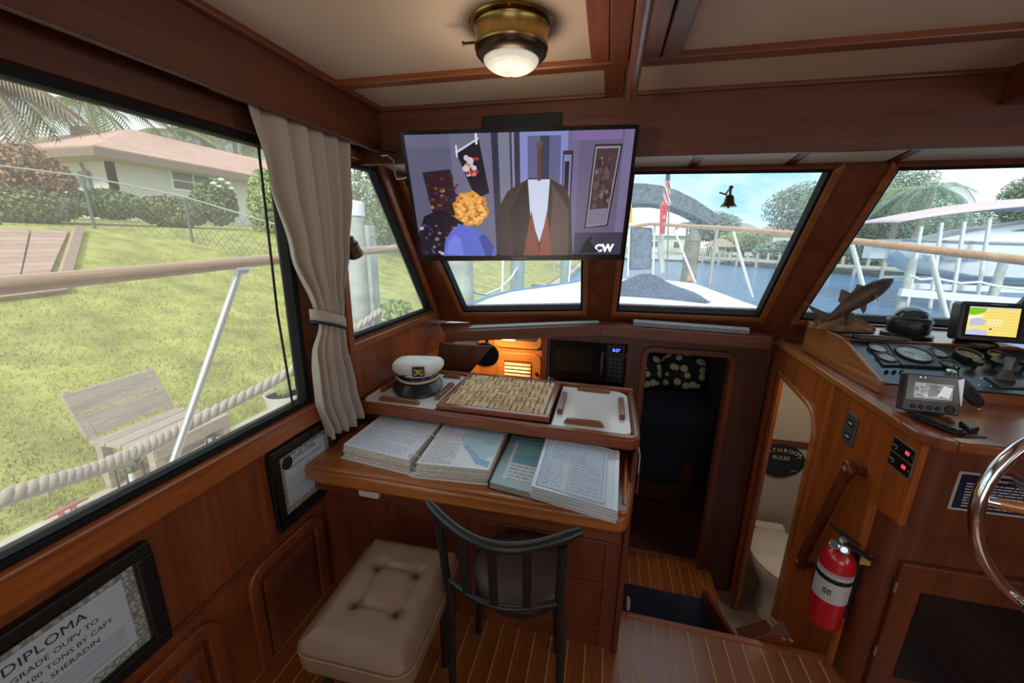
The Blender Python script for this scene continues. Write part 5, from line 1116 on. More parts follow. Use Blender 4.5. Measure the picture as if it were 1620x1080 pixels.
# ---- sunglasses and a marker by the driftwood
sgl = thing('sunglasses', 'folded black sunglasses lying by the driftwood base', 'sunglasses', at(1355, 533, 'z', 1.083))
c = at(1357, 533, 'z', 1.088)
for s in (-1, 1): build('lens', MB().ball(c+Vector((s*.028, .0, .002)), .025, .017, .006), mat('lens_dark', (.01, .012, .015), .08), sgl, smooth=80)
for s in (-1, 1): build('temple', MB().tube([c+Vector((s*.052, .004, .003)), c+Vector((s*.020, .03, .004)), c+Vector((-s*.03, .035, .004))], .0028, 6), BLACK, sgl, smooth=60)
build('bridge', MB().tube([c+Vector((-.008, 0, .006)), c+Vector((.008, 0, .006))], .003, 6), BLACK, sgl)
pt = thing('tapered_tool', 'slim purple brown tapered tool lying along the pod edge', 'tool', at(1400, 545, 'z', 1.083))
a, b = Vector((1.01, 1.842, 1.092)), Vector((1.19, 1.835, 1.092))
build('grip', MB().tube([a, a.lerp(b, .05), a.lerp(b, .5), a.lerp(b, .8), b], [.006, .012, .012, .010, .003], 10), mat('plum_plastic', (.10, .065, .07), .4), pt, smooth=50)
build('cap', MB().tube([a+Vector((-.014, 0, .0)), a], .011, 10), BLACK, pt, smooth=50)
# ---- fittings on the inboard side
fx = lambda y, d=0: pxl(y)-d
def plate_x(y0, y1, z0, z1, d0, d1, r=.004): return MB().prism([(fx(y, d0), y, z) for y, z in rrect((y0+y1)/2, (z0+z1)/2, (y1-y0)/2, (z1-z0)/2, r, 3)], (d0-d1, 0, 0))
ou = thing('usb_outlet', 'grey double outlet plate on the helm side', 'outlet', (fx(1.55), 1.55, .76))
build('plate', plate_x(1.505, 1.575, .752, .868, 0, .006), mat('pewter_plate', (.16, .15, .13), .35, .5), ou, bevel=.002)
for z in (.785, .835): build('socket', plate_x(1.520, 1.558, z-.013, z+.013, .0055, .0072, .003), BLACKM, ou); build('tongue', plate_x(1.528, 1.55, z-.003, z+.003, .007, .0085, .001), mat('pale_tongue', (.6, .6, .58), .4), ou)
for k, (z, v_) in enumerate(((.874, '12.7'), (.830, '12.6'))):
    m = thing('digital_meter', ('upper' if k == 0 else 'lower')+' of two small black meters with red digits on the helm side', 'meter', (fx(1.27), 1.27, z-.02), group='red digit meters')
    build('case', plate_x(1.226, 1.318, z-.0205, z+.0205, 0, .005, .003), mat('meter_black', (.012, .012, .012), .25), m, bevel=.001)
    build('edge', plate_x(1.2245, 1.3195, z-.022, z+.022, 0, .0035, .003), mat('pewter_edge', (.35, .33, .30), .35, .5), m)
    build('digits', text_mb('88', .017, (fx(1.260, .0056), 1.260, z-.004), (0, -1, 0), (0, 0, 1)), mat('red_led', (.2, 0, 0), emit=(1, .03, .08), estr=2.2), m)
    build('dial_mark', MB().tube([(fx(1.30, .0056), 1.302+.006*math.cos(t*.6), z-.004+.006*math.sin(t*.6)) for t in range(9)], .0008, 4), KEYW, m)
    for yy in (1.232, 1.312): build('screw', MB().lathe([(.0025, 0), (.002, .001)], (fx(yy, .005), yy, z), (-1, 0, 0), 8), STEEL, m)
hb = thing('grab_handle', 'slanted varnished wooden grab handle on the helm side', 'handle', (fx(1.5), 1.49, .2))
ha, hb2 = Vector((fx(1.42, .045), 1.415, .735)), Vector((fx(1.57, .045), 1.572, .190))
dd = (hb2-ha).normalized(); nnv = Vector((0, dd.z, -dd.y))
prof = [(-.012, -.012), (-.016, .030), (.02, .052), (.06, .034), (.10, .010), (.56, .004), (.58, .030), (.575, .042), (.55, .046), (.50, .030), (.46, -.006)] if False else None
def hpnt(s, w): return ha+dd*s+nnv*w
Ltot = (hb2-ha).length
hp_ = [(-.010, -.020), (-.014, .012), (.010, .030), (.050, .022), (.085, .016), (Ltot-.06, .016), (Ltot-.012, .034), (Ltot+.016, .018), (Ltot+.010, -.016), (Ltot-.05, -.016), (.06, -.016)]
build('grip', MB().prism([hpnt(s, w_)+Vector((.014, 0, 0)) for s, w_ in hp_], (-.028, 0, 0)), RED_Z, hb, bevel=.008, smooth=40)
for s in (.012, Ltot-.02): build('standoff', MB().tube([hpnt(s, .006)+Vector((.014, 0, 0)), hpnt(s, .006)+Vector((.046, 0, 0))], .016, 12), RED_Z, hb, smooth=50); build('plug', MB().lathe([(.009, 0), (.009, .004), (.005, .006)], hpnt(s, .006)+Vector((-.013, 0, 0)), (-1, 0, 0), 12), mat('copper_plug', (.55, .28, .18), .3, .4), hb, smooth=40)
# ---- fire extinguisher
fe = thing('fire_extinguisher', 'red fire extinguisher strapped to the helm side near the floor', 'fire extinguisher', (.822, 1.318, .18))
RED = mat('extinguisher_red', (.52, .010, .022), .22, coat=.5); ec = (.822, 1.318, 0)
build('cylinder', MB().lathe([(.001, .180), (.040, .180), (.046, .188), (.048, .20), (.048, .425), (.045, .450), (.034, .470), (.020, .480), (.014, .486)], ec, n=32), RED, fe, smooth=40)
build('label', MB().lathe([(.0486, .295), (.0486, .400)], ec, n=32), mat('label_white', (.55, .53, .52), .4), fe, smooth=60)
build('strap', MB().lathe([(.0496, .372), (.0496, .388)], ec, n=32), BLACK, fe, smooth=60)
build('label_red_line', MB().lathe([(.0488, .402), (.0488, .410)], ec, n=32), mat('label_grey', (.40, .38, .37), .4), fe, smooth=60)
def cyl(a, z, r=.0492): return Vector((ec[0]+r*math.cos(a), ec[1]+r*math.sin(a), z))
for (a0, m_) in ((3.75, 0), (4.02, 1)):
    build('pictogram', MB().poly([cyl(a0, .325), cyl(a0+.2, .325), cyl(a0+.2, .345), cyl(a0, .345)]), INK, fe); build('pictogram_mark', MB().poly([cyl(a0+.05, .331, .0494), cyl(a0+.15, .331, .0494), cyl(a0+.10, .341, .0494)]), PAPER, fe)
tx = MB()
for k in range(5): tx.poly([cyl(4.3, .315+.010*k), cyl(5.1, .315+.010*k), cyl(5.1, .318+.010*k), cyl(4.3, .318+.010*k)])
build('fine_print', tx, mat('print_grey', (.22, .23, .28)), fe)
build('valve', MB().lathe([(.016, .482), (.018, .490), (.016, .512), (.010, .518)], ec, n=16), mat('valve_metal', (.4, .4, .4), .3, .9), fe, smooth=40)
for (dx, dy, m) in ((-.028, -.012, PAPER), (-.010, -.030, STEEL)):
    gx = Vector((ec[0]+dx, ec[1]+dy, .498)); an = Vector((dx, dy, .012)).normalized(); build('pressure_gauge' if m is PAPER else 'pin_ring', MB().lathe([(.001, .0), (.016, 0), (.017, .004), (.015, .008), (.012, .008), (.011, .006), (.001, .006)] if m is PAPER else [(.013, 0), (.016, .002), (.013, .005), (.010, .002), (.013, 0)], gx, an, 20), STEEL, fe, smooth=40)
build('lever', MB().bar((.785, 1.345, .548), (.850, 1.290, .520), .018, .006), BLACK, fe, bevel=.002); build('carry_handle', MB().bar((.82, 1.31, .512), (.875, 1.255, .500), .020, .007), BLACK, fe, bevel=.002)
build('wall_bracket', MB().box(.868, .884, 1.303, 1.335, .22, .48), BLACK, fe, bevel=.003); build('tag', MB().box(.850, .878, 1.268, 1.272, .470, .505), mat('tag_yellow', (.42, .28, .07), .5), fe)
# ---- navy notice plaque on the aft face
pq = thing('notice_plaque', 'navy plaque with white lines of text behind the steering wheel', 'plaque', (1.08, 1.20, .755))
yf = lambda x: 1.196+.030*(x-.93)-.001
def pl_(x, z, d): return Vector((x, yf(x)-d, z))
def pbox(x0, x1, z0, z1, d0, d1): return MB().add([pl_(x, z, d) for x in (x0, x1) for d in (d0, d1) for z in (z0, z1)], [(0, 1, 3, 2), (4, 6, 7, 5), (0, 4, 5, 1), (2, 3, 7, 6), (0, 2, 6, 4), (1, 5, 7, 3)])
build('border', pbox(.962, 1.26, .752, .868, 0, .003), mat('plaque_silver', (.50, .46, .45), .4), pq); build('field', pbox(.968, 1.254, .758, .862, .003, .0036), mat('plaque_navy', (.012, .013, .045), .4), pq)
PT = mat('plaque_text', (.52, .52, .55), .5); ex = Vector((1, .03, 0))
r = random.Random(21)
def strokes(z, x0, x1, h, wmin, wmax):
    m = MB(); x = x0
    while x < x1-.004:
        e = min(x1, x+r.uniform(wmin, wmax)); m.poly([pl_(x, z, .0038), pl_(e, z, .0038), pl_(e, z+h, .0038), pl_(x, z+h, .0038)]); x = e+.0028
    m.c = [None]*len(m.f); return m
b_ = build('heading_line', strokes(.8475, 1.035, 1.20, .0062, .008, .03), PT, pq); b_['kind'] = 'stuff'
for k in range(9):
    b_ = build('text_line', strokes(.834-.0085*k, .984+.0005*k, 1.242-(.03 if k == 8 else 0), .0034, .006, .024), PT, pq); b_['kind'] = 'stuff'
# ---- steering wheel
sw_ = thing('steering_wheel', 'large chrome steering wheel with wooden spokes at the helm', 'steering wheel', (1.055, .97, .895))
wc_ = Vector((1.078, .965, .892)); wax = Vector((-.05, -1, .14)).normalized(); wu = wax.orthogonal().normalized(); wu = Vector((1, 0, 0)); wu = (wu-wax*wu.dot(wax)).normalized(); wv = wax.cross(wu)
build('rim', MB().tube([wc_+(wu*math.cos(2*math.pi*k/48)+wv*math.sin(2*math.pi*k/48))*.240 for k in range(49)], .0135, 12, cap=False), CHROME, sw_, smooth=80)
for k in range(5):
    a = math.radians(175+72*k); d = wu*math.cos(a)+wv*math.sin(a)
    build('spoke', MB().tube([wc_+d*.03, wc_+d*.12-wax*.004, wc_+d*.218], [.012, .016, .011], 10), HT, sw_, smooth=60)
    build('ferrule', MB().tube([wc_+d*.212, wc_+d*.236], [.012, .010], 10), CHROME, sw_, smooth=60)
a = math.radians(238); d = wu*math.cos(a)+wv*math.sin(a)
for s in (1, -1):
    a = math.radians(s*124); d = wu*math.cos(a)+wv*math.sin(a)
    if (wc_+d*.24).z < wc_.z: build('speed_knob', MB().ball(wc_+d*.24+wax*.03, .019, .019, .019), CHROME, sw_, smooth=80); build('knob_clamp', MB().tube([wc_+d*.24-wax*.004, wc_+d*.24+wax*.018], .012, 10), CHROME, sw_, smooth=60)
build('hub', MB().lathe([(.001, .022), (.028, .018), (.036, 0), (.036, -.02), (.02, -.026)], wc_, wax, 24), CHROME, sw_, smooth=40); build('shaft', MB().tube([wc_-wax*.02, wc_-wax*.245], .015, 12), STEEL, sw_, smooth=50)
# ---- bell hanging at the windshield
be = thing('hanging_bell', 'little bronze bell hanging inside the centre windshield', 'bell', (0, 0, 0))
bc = on(1153, 322, (0, 2.35-.07, 1.05-.045), (0, .70, .45)); be.location = bc
BRZ = mat('bronze', (.11, .075, .035), .35, .8)
build('bell', MB().lathe([(.032, -.012), (.030, -.008), (.021, .004), (.017, .022), (.015, .030), (.006, .036)], bc, n=20), BRZ, be, smooth=50)
build('clapper', MB().ball(bc+Vector((0, 0, -.012)), .006, .006, .007, 8, 6), BRZ, be)
build('bracket', MB().tube([bc+Vector((0, 0, .034)), bc+Vector((.0, .004, .058)), bc+Vector((.006, .02, .068)), bc+Vector((.0, .075, .045))], .0045, 8), BRZ, be, smooth=60)
build('arm', MB().tube([bc+Vector((-.012, .0, .034)), bc+Vector((-.03, .0, .040)), bc+Vector((-.042, .0, .044))], .0035, 6), BRZ, be, smooth=60); build('finial', MB().ball(bc+Vector((.0, .0, .064)), .009, .009, .007, 8, 6), BRZ, be)
# ================================================================== OUTSIDE: BOAT DECK
DECK = mat('deck_white', (.74, .78, .78), .5, bump=.05, bscale=80); SALV = mat('silver_rail', (.66, .68, .70), .35, .6)
RAILW = wood('rail_teak_pale', (.56, .36, .24), (.40, .24, .15), 'y', rough=.5, coat=.1)
dpts = [(-1.12, 2.46), (-1.14, 3.0), (-1.12, 3.7), (-1.02, 4.3), (-.36, 5.65), (.25, 6.4), (.60, 6.6), (.9, 6.5), (1.245, 6.13), (1.36, 4.4), (1.45, 3.4), (1.95, 2.46)]
struct('foredeck', MB().prism([(x, y, .85) for x, y in dpts], (0, 0, .04)), DECK, bevel=.01)
struct('deck_crown', MB().grid(lambda u, v: Vector((-.8+2.0*u+.25*(v)*(.5-u)*2, 2.46+3.2*v, .885+.045*math.sin(math.pi*u)*(1-.3*v))), 16, 10), DECK, smooth=180)
struct('side_deck_port', MB().box(-1.75, -1.10, -3, 2.5, .20, .34), DECK); struct('side_deck_starboard', MB().box(1.95, 2.5, -3, 2.5, .20, .34), DECK)
hl = MB(); hl.prism([(-1.78, -3, -.9), (-1.80, -3, .34), (-1.80, 2.4, .34), (-1.70, 2.4, -.9)], (.04, 0, 0)); struct('hull_port', hl, WHITE)
struct('cabin_roof', MB().box(-1.15, 2.0, -2.5, 1.98, 1.99, 2.03), DECK)
tag(build('blue_toe_stripe', MB().tube([(-1.14, 2.9, .905), (-1.12, 3.7, .905), (-1.02, 4.3, .905), (-.36, 5.65, .905)], .012, 6), mat('blue_stripe', (.08, .22, .48), .4)), 'thin blue stripe along the port foredeck edge', 'deck stripe')
cv = thing('canvas_cover', 'navy canvas cover draped over gear on the foredeck', 'cover', (.5, 4.4, .9))
def cov(u, v):
    x = -.20+1.18*u; y = 4.05+.75*v; e = (math.sin(math.pi*u)**.6)*(math.sin(math.pi*v)**.35); pk = .115*math.exp(-((u-.54)/.20)**2)
    return Vector((x, y, .905+e*(.11+pk)+.004*math.sin(14*u+3*v)))
build('canvas', MB().grid(cov, 36, 16), mat('navy_canvas', (.045, .065, .13), .8), cv, smooth=180)
build('hem', MB().tube([cov(k/30, 0.0)+Vector((0, -.004, .004)) for k in range(31)], .006, 6), mat('navy_hem', (.03, .04, .08), .8), cv)
def A(px, py, ax, v): return at(px, py, ax, v)
rp_ = thing('port_handrail', 'weathered wooden handrail on slanted steel stanchions along the port side', 'handrail', (-1.7, 1.2, .34))
pp_ = [(-1.7, -1.2, 1.24), (-1.7, 0, 1.27), (-1.7, .77, 1.298), (-1.7, 1.15, 1.31), (-1.7, 1.85, 1.335), (-1.66, 2.6, 1.36), (-1.5, 3.3, 1.40), (-1.15, 4.4, 1.47), (-.5, 5.7, 1.58), (.2, 6.6, 1.66)]
build('rail', MB().tube(pp_, .027, 10), RAILW, rp_, smooth=60)
for (t, b_) in (((-1.7, 1.547, 1.29), (-1.7, 1.00, .36)), ((-1.68, 2.35, 1.345), (-1.62, 2.05, .36)), ((-1.5, 3.3, 1.39), (-1.12, 3.05, .88)), ((-1.15, 4.4, 1.46), (-1.08, 4.1, .89)), ((-.5, 5.7, 1.57), (-.5, 5.5, .89)), ((-1.7, .25, 1.27), (-1.7, -.2, .36))):
    s_ = build('stanchion', MB().tube([t, b_], .0145, 10), SALV, rp_, smooth=60); build('fitting', MB().tube([Vector(t)+Vector((0, -.03, .0)), Vector(t)+Vector((0, .03, .002))], .024, 8), SALV, s_, smooth=60)
rs_ = thing('starboard_handrail', 'pale wooden handrail on steel stanchions round the starboard bow', 'handrail', (1.6, 4, .6))
sp_ = [A(1760, 428, 'x', 2.25), A(1620, 412, 'x', 2.1), A(1470, 395, 'x', 1.9), A(1340, 380, 'x', 1.7), A(1255, 370, 'x', 1.5), A(1160, 362, 'x', 1.2), A(1060, 356, 'y', 6.2), A(1030, 354, 'y', 6.5), (.2, 6.6, 1.66)]
build('rail', MB().tube(sp_, .024, 10), wood('rail_teak_warm', (.62, .36, .19), (.46, .25, .12), 'x', rough=.45), rs_, smooth=60)
for (a, b_, yy) in (((1066, 362), (1100, 447), 6.1), ((1160, 366), (1190, 470), 4.75), ((1347, 384), (1368, 462), 3.5), ((1472, 402), (1503, 524), 3.05)):
    build('stanchion', MB().tube([A(*a, 'y', yy), A(*b_, 'y', yy+.05)], .015, 10), mat('white_tube', (.72, .75, .75), .35), rs_, smooth=60)
bp_ = thing('bow_pulpit', 'white tube bow pulpit with a blue canvas bag', 'pulpit', (.5, 6.7, .9))
for px in (993, 1033): build('post', MB().tube([A(px, 436, 'y', 6.5), A(px+3, 356, 'y', 6.5)], .016, 10), mat('white_tube', (.72, .75, .75)), bp_, smooth=60)
build('canvas_bag', MB().prism([A(996, 428, 'y', 6.55), A(1030, 426, 'y', 6.55), A(1033, 360, 'y', 6.55), A(998, 358, 'y', 6.55)], (0, .25, 0)), mat('slate_canvas', (.10, .13, .20), .8, var=.3, vscale=8), bp_, bevel=.03)
build('folded_cloth', MB().prism([A(1045, 435, 'y', 6.45), A(1052, 430, 'y', 6.45), A(1050, 370, 'y', 6.45), A(1040, 372, 'y', 6.45)], (0, .12, 0)), mat('pale_cloth', (.50, .54, .54), .8), bp_, bevel=.02)
# flags at the bow
fs_ = thing('bow_flagstaff', 'thin dark flagstaff at the bow', 'flagstaff', A(1047, 436, 'y', 6.4)); build('staff', MB().tube([A(1055, 440, 'y', 6.4), A(1060, 262, 'y', 6.4)], .010, 8), mat('staff_dark', (.2, .19, .18), .5), fs_, smooth=60); build('finial', MB().ball(A(1060, 261, 'y', 6.4), .018, .018, .018, 10, 6), BRASS, fs_, smooth=80)
def flag(name, label, quad, fn, depth=6.36, wav=.03):
    q = [A(*p, 'y', depth) for p in quad]; m = MB(); nu, nv = 12, 26
    def g(u, v): p = q[0].lerp(q[1], u).lerp(q[3].lerp(q[2], u), v); return p+Vector((0, wav*math.sin(u*7+v*5), 0))
    for i in range(nu):
        for j in range(nv): m.poly([g(i/nu, j/nv), g((i+1)/nu, j/nv), g((i+1)/nu, (j+1)/nv), g(i/nu, (j+1)/nv)], fn((i+.5)/nu, (j+.5)/nv))
    t = tag(build(name, m, printed('flag_cloth', .8), None), label, 'flag'); t.data.shade_smooth(); md = t.modifiers.new('thickness', 'SOLIDIFY'); md.thickness = .004
    return t
flag('national_flag', 'drooping red and white striped flag with blue canton at the bow', ((1048, 325), (1062, 326), (1058, 270), (1054, 270)), lambda u, v: (.05, .07, .22) if v > .72 else ((.55, .06, .08) if int((u*4+v*7)) % 2 else (.80, .78, .78)))
flag('red_flag', 'red flag hanging below the striped flag at the bow', ((1044, 371), (1052, 370), (1056, 322), (1044, 322)), lambda u, v: (.72, .04, .06) if not (.55 < u < .8 and .5 < v < .62) else (.8, .78, .75), 6.30)
flag('yellow_flag', 'small yellow pennant beside the television edge', ((992, 352), (1001, 353), (999, 318), (997, 318)), lambda u, v: (.78, .48, .06), 6.4, .01)
# ================================================================== YARD ON THE PORT SIDE
GZ = -.60
def lawn_z(x):
    if x > -3.9: return GZ
    if x > -11: return GZ+.303*(-3.9-x)
    if x > -19: return GZ+.303*7.1+.055*(-11-x)
    return GZ+.303*7.1+.44
def onl(px, py):
    d = CR*((px-810)/F_PX) - CU*((py-540)/F_PX) + CF; t = 1.0
    for _ in range(4000):
        p = CAM+d*t
        if p.z < lawn_z(p.x): return p
        t *= 1.003
        if t > 300: break
    return CAM+d*t
LAWN = mat('lawn_green', (.33, .32, .085), .9, bump=.5, bscale=30, var=.35, vscale=2.5)
xs = [-3.9, -5, -6, -7, -8, -9, -10, -11, -13, -15, -17, -19, -40]; ys = [-12, -4, 0, 4, 8, 12, 18, 26, 60]
lm = MB().add([(x if not (y > 10 and i == 0) else -2.75, y, lawn_z(x)) for i, x in enumerate(xs) for y in ys], [(i*len(ys)+j, (i+1)*len(ys)+j, (i+1)*len(ys)+j+1, i*len(ys)+j+1) for i in range(len(xs)-1) for j in range(len(ys)-1)])
struct('lawn', lm, LAWN, smooth=180)
r = random.Random(3); gm = MB()
for k in range(42000):
    x = -3.93-5.5*(r.random()**1.4); y = .2+r.random()*(1.2*abs(x)+.5); z = lawn_z(x); a = r.random()*6.28; h = r.uniform(.02, .05); w_ = .006
    dx, dy = math.cos(a)*w_, math.sin(a)*w_; lx, ly = r.uniform(-.03, .03), r.uniform(-.03, .03)
    gm.add([(x-dx, y-dy, z-.005), (x+dx, y+dy, z-.005), (x+lx, y+ly, z+h)], [(0, 1, 2)])
go = build('grass_blades', gm, mat('grass_blade', (.36, .36, .09), .8, var=.3, vscale=3), doubles=False); go['kind'] = 'stuff'; tag(go, 'short yellow green lawn grass behind the bench', 'grass')
CONC = mat('dock_concrete', (.52, .45, .36), .85, var=.15, vscale=3)
struct('seawall_cap', MB().box(-3.92, -2.25, -6, 12, -.75, GZ), CONC, bevel=.01); struct('seawall', MB().box(-2.9, -2.3, -6, 45, -2.5, -.66), CONC)
# bench
bn = thing('garden_bench', 'low weathered plank bench on the dock facing the boat', 'bench', (-3.6, 2.3, GZ))
GRY = wood('weathered_plank', (.50, .40, .34), (.36, .28, .24), 'y', rough=.8, coat=0)
zs = -.18
SB = [A(143, 697, 'z', zs), A(273, 645, 'z', zs), A(331, 664, 'z', zs), A(227, 719, 'z', zs)]
bx_ = (SB[1]-SB[0]).normalized(); by_ = (SB[3]-SB[0]); dep = by_.length; by_ = (by_-bx_*by_.dot(bx_)).normalized(); wid = (SB[1]-SB[0]).length
def bpt(u, v, z): return SB[0]+bx_*(u*wid)+by_*(v*dep)+Vector((0, 0, z))
for k in range(4): build('seat_plank', MB().prism([bpt(-.02, k*.25+.01, -.03), bpt(1.02, k*.25+.01, -.03), bpt(1.02, k*.25+.24, -.03), bpt(-.02, k*.25+.24, -.03)], (0, 0, .03)), GRY, bn, bevel=.003)
bk_l = Vector((0, 0, 1))*.93-by_*.36
for k in range(2): build('back_plank', MB().prism([bpt(-.02, 0, .02)+bk_l*(.20*k+.01), bpt(1.02, 0, .02)+bk_l*(.20*k+.01), bpt(1.02, 0, .02)+bk_l*(.20*k+.19), bpt(-.02, 0, .02)+bk_l*(.20*k+.19)], -by_*.025), GRY, bn, bevel=.003)
for u in (.04, .96):
    for v in (.12, .92): p = bpt(u, v, -.03); build('leg', MB().box(p.x-.035, p.x+.035, p.y-.035, p.y+.035, GZ, p.z), GRY, bn, bevel=.003)
    build('back_post', MB().bar(bpt(u, .02, -.03), bpt(u, -.04, .02)+bk_l*.40, .04, .03, by_), GRY, bn)
build('apron', MB().prism([bpt(.0, .96, -.10), bpt(1, .96, -.10), bpt(1, .96, -.03), bpt(0, .96, -.03)], by_*.02), GRY, bn); build('stretcher', MB().bar(bpt(.04, .5, -.30), bpt(.96, .5, -.30), .03, .05), GRY, bn)
# lanterns, cleat, pot
def lantern(label, px, py, s):
    p = A(px, py, 'z', GZ); t = thing('lantern', label, 'lantern', p, group='dock lanterns'); IRON = mat('lantern_iron', (.06, .065, .07), .5)
    build('base', MB().box(p.x-.06*s, p.x+.06*s, p.y-.06*s, p.y+.06*s, GZ, GZ+.02*s), IRON, t)
    for a in (-1, 1):
        for b_ in (-1, 1): build('post', MB().box(p.x+a*.052*s-.006, p.x+a*.052*s+.006, p.y+b_*.052*s-.006, p.y+b_*.052*s+.006, GZ+.02*s, GZ+.20*s), IRON, t)
    build('roof', MB().lathe([(.088*s, GZ+.20*s), (.084*s, GZ+.212*s), (.03*s, GZ+.25*s), (.012*s, GZ+.262*s)], (p.x, p.y, 0), n=4), IRON, t)
    build('candle', MB().lathe([(.022*s, GZ+.02*s), (.022*s, GZ+.11*s), (.002, GZ+.115*s)], (p.x, p.y, 0), n=12), PAPER, t, smooth=40); build('ring', MB().tube([(p.x+.02*s*math.cos(k*.785), p.y, GZ+.278*s+.02*s*math.sin(k*.785)) for k in range(9)], .003, 5), IRON, t)
lantern('larger iron lantern standing in front of the bench', 212, 772, 1.15); lantern('small iron lantern at the right end of the bench', 342, 712, .8)
cl = thing('dock_cleat', 'faded red dock cleat on the concrete edge', 'cleat', A(108, 812, 'z', GZ)); c = A(108, 812, 'z', GZ); RC = mat('faded_red', (.42, .13, .14), .6)
for s_ in (-.035, .035): build('foot', MB().box(c.x-.018, c.x+.018, c.y+s_-.014, c.y+s_+.014, GZ, GZ+.045), RC, cl, bevel=.008)
build('horns', MB().tube([c+Vector((0, -.13, .042)), c+Vector((0, -.05, .050)), c+Vector((0, .05, .050)), c+Vector((0, .13, .042))], [.007, .016, .016, .007], 10), RC, cl, smooth=60)
pot = thing('potted_grass', 'white ribbed pot with spiky grass at the dock edge', 'potted plant', A(453, 655, 'z', GZ)); c = A(453, 655, 'z', GZ)
m = MB(); n = 40
prof = [(.15, 0), (.175, .12), (.20, .26), (.205, .27), (.19, .27), (.18, .24), (.001, .24)]
for_v = [c+Vector((r_*(1+(.02 if j % 2 else 0))*math.cos(2*math.pi*j/n), r_*(1+(.02 if j % 2 else 0))*math.sin(2*math.pi*j/n), h)) for r_, h in prof for j in range(n)]
m.add(for_v, [(i*n+j, i*n+(j+1) % n, (i+1)*n+(j+1) % n, (i+1)*n+j) for i in range(len(prof)-1) for j in range(n)]); build('pot', m, mat('white_clay', (.62, .60, .58), .6), pot, smooth=30)
build('soil', MB().lathe([(.001, .242), (.18, .242)], c, n=20), mat('soil', (.22, .14, .08), .9), pot)
m = MB(); r = random.Random(8)
for k in range(46):
    a = r.random()*6.28; l = r.uniform(.25, .55); t = r.uniform(.3, 1.0); b0_ = c+Vector((.05*math.cos(a), .05*math.sin(a), .24)); tip = b0_+Vector((l*t*math.cos(a), l*t*math.sin(a), l*(1.1-.6*t))); mid = b0_.lerp(tip, .5)+Vector((0, 0, .08)); s_ = Vector((-math.sin(a), math.cos(a), 0))*.006
    m.add([b0_-s_, b0_+s_, mid+s_, mid-s_, tip], [(0, 1, 2, 3), (3, 2, 4)])
build('grass_tuft', m, mat('pale_grass', (.42, .46, .16), .7), pot, doubles=False)
# dock rope, three strands
ro = thing('dock_rope', 'thick three strand rope sagging along the dock in front of the bench', 'rope', (-2.0, 1.5, .5))
rk = [(-2.0, -.8, .62), (-2.0, .2, .565), A(0, 790, 'x', -2.0), A(180, 730, 'x', -2.0), A(320, 660, 'x', -2.0), A(480, 575, 'x', -2.0), (-2.0, 3.2, .80)]
def rope_at(t):
    s_ = t*(len(rk)-1); i = min(int(s_), len(rk)-2); f = s_-i; P = [Vector(rk[max(0, min(len(rk)-1, i+k))]) for k in (-1, 0, 1, 2)]
    return .5*((2*P[1])+(P[2]-P[0])*f+(2*P[0]-5*P[1]+4*P[2]-P[3])*f*f+(3*P[1]-P[0]-3*P[2]+P[3])*f**3)
NR = 420
for k in range(3):
    pth = []
    for i in range(NR+1):
        p = rope_at(i/NR); a = i*.36+k*2.094; pth.append(p+Vector((math.cos(a)*.016, 0, math.sin(a)*.016)))
    build('strand', MB().tube(pth, .0175, 7), mat('rope_fibre', (.50, .42, .36), .9, var=.1, vscale=60), ro, smooth=60)
for (lab, px, pyb, pyt, x, rr, capc) in (('grey dock piling with a white cap outside the quarter window', 557, 560, 322, -2.15, .085, True), ('squared grey post beside the white capped piling', 578, 560, 357, -2.1, .062, False)):
    b_ = A(px, pyt, 'x', x); t = thing('dock_piling', lab, 'piling', (b_.x, b_.y, -1.5), group='pilings by the quarter window')
    PIL_ = mat('grey_piling', (.42, .43, .40), .85, var=.25, vscale=6)
    if capc: build('shaft', MB().lathe([(rr, -1.5), (rr*.97, b_.z)], (b_.x, b_.y, 0), n=20), PIL_, t, smooth=60); build('cap', MB().lathe([(rr*1.12, b_.z-.10), (rr*1.14, b_.z), (rr*.9, b_.z+.02), (.001, b_.z+.03)], (b_.x, b_.y, 0), n=20), WHITE, t, smooth=40)
    else: build('shaft', MB().box(b_.x-rr, b_.x+rr, b_.y-rr, b_.y+rr, -1.5, b_.z), PIL_, t, bevel=.01); build('bolt', MB().lathe([(.014, 0), (.014, .012), (.006, .016)], (b_.x+rr, b_.y, b_.z-.08), (1, 0, 0), 8), STEEL, t)
# chain link fence
fe_ = thing('wire_fence', 'low wire fence with thin rails crossing the lawn', 'fence', onl(305, 384))
FM = mat('fence_green', (.10, .14, .12), .6)
bases = [onl(*p) for p in ((-160, 350), (0, 356), (150, 362), (305, 384), (445, 425))]
tops = [Vector((p.x, p.y, p.z+1.08)) for p in bases]
for p, q in zip(bases, tops): build('post', MB().tube([p, q], .030, 8), FM, fe_, smooth=60)
build('top_rail', MB().tube(tops, .017, 8), mat('fence_rail_pale', (.34, .36, .34), .5), fe_, smooth=60)
wm = MB()
for (a, b_, c, d) in zip(bases, bases[1:], tops, tops[1:]):
    n = int((b_-a).length/.16)
    for k in range(n):
        f0, f1 = k/n, min(1, (k+5)/n); f2 = max(0, (k-5)/n)
        wm.bar(a.lerp(b_, f0), c.lerp(d, f1), .006, .006); wm.bar(a.lerp(b_, f0), c.lerp(d, f2), .006, .006)
wo = build('wire_mesh', wm, FM, fe_, doubles=False); wo['kind'] = 'stuff'
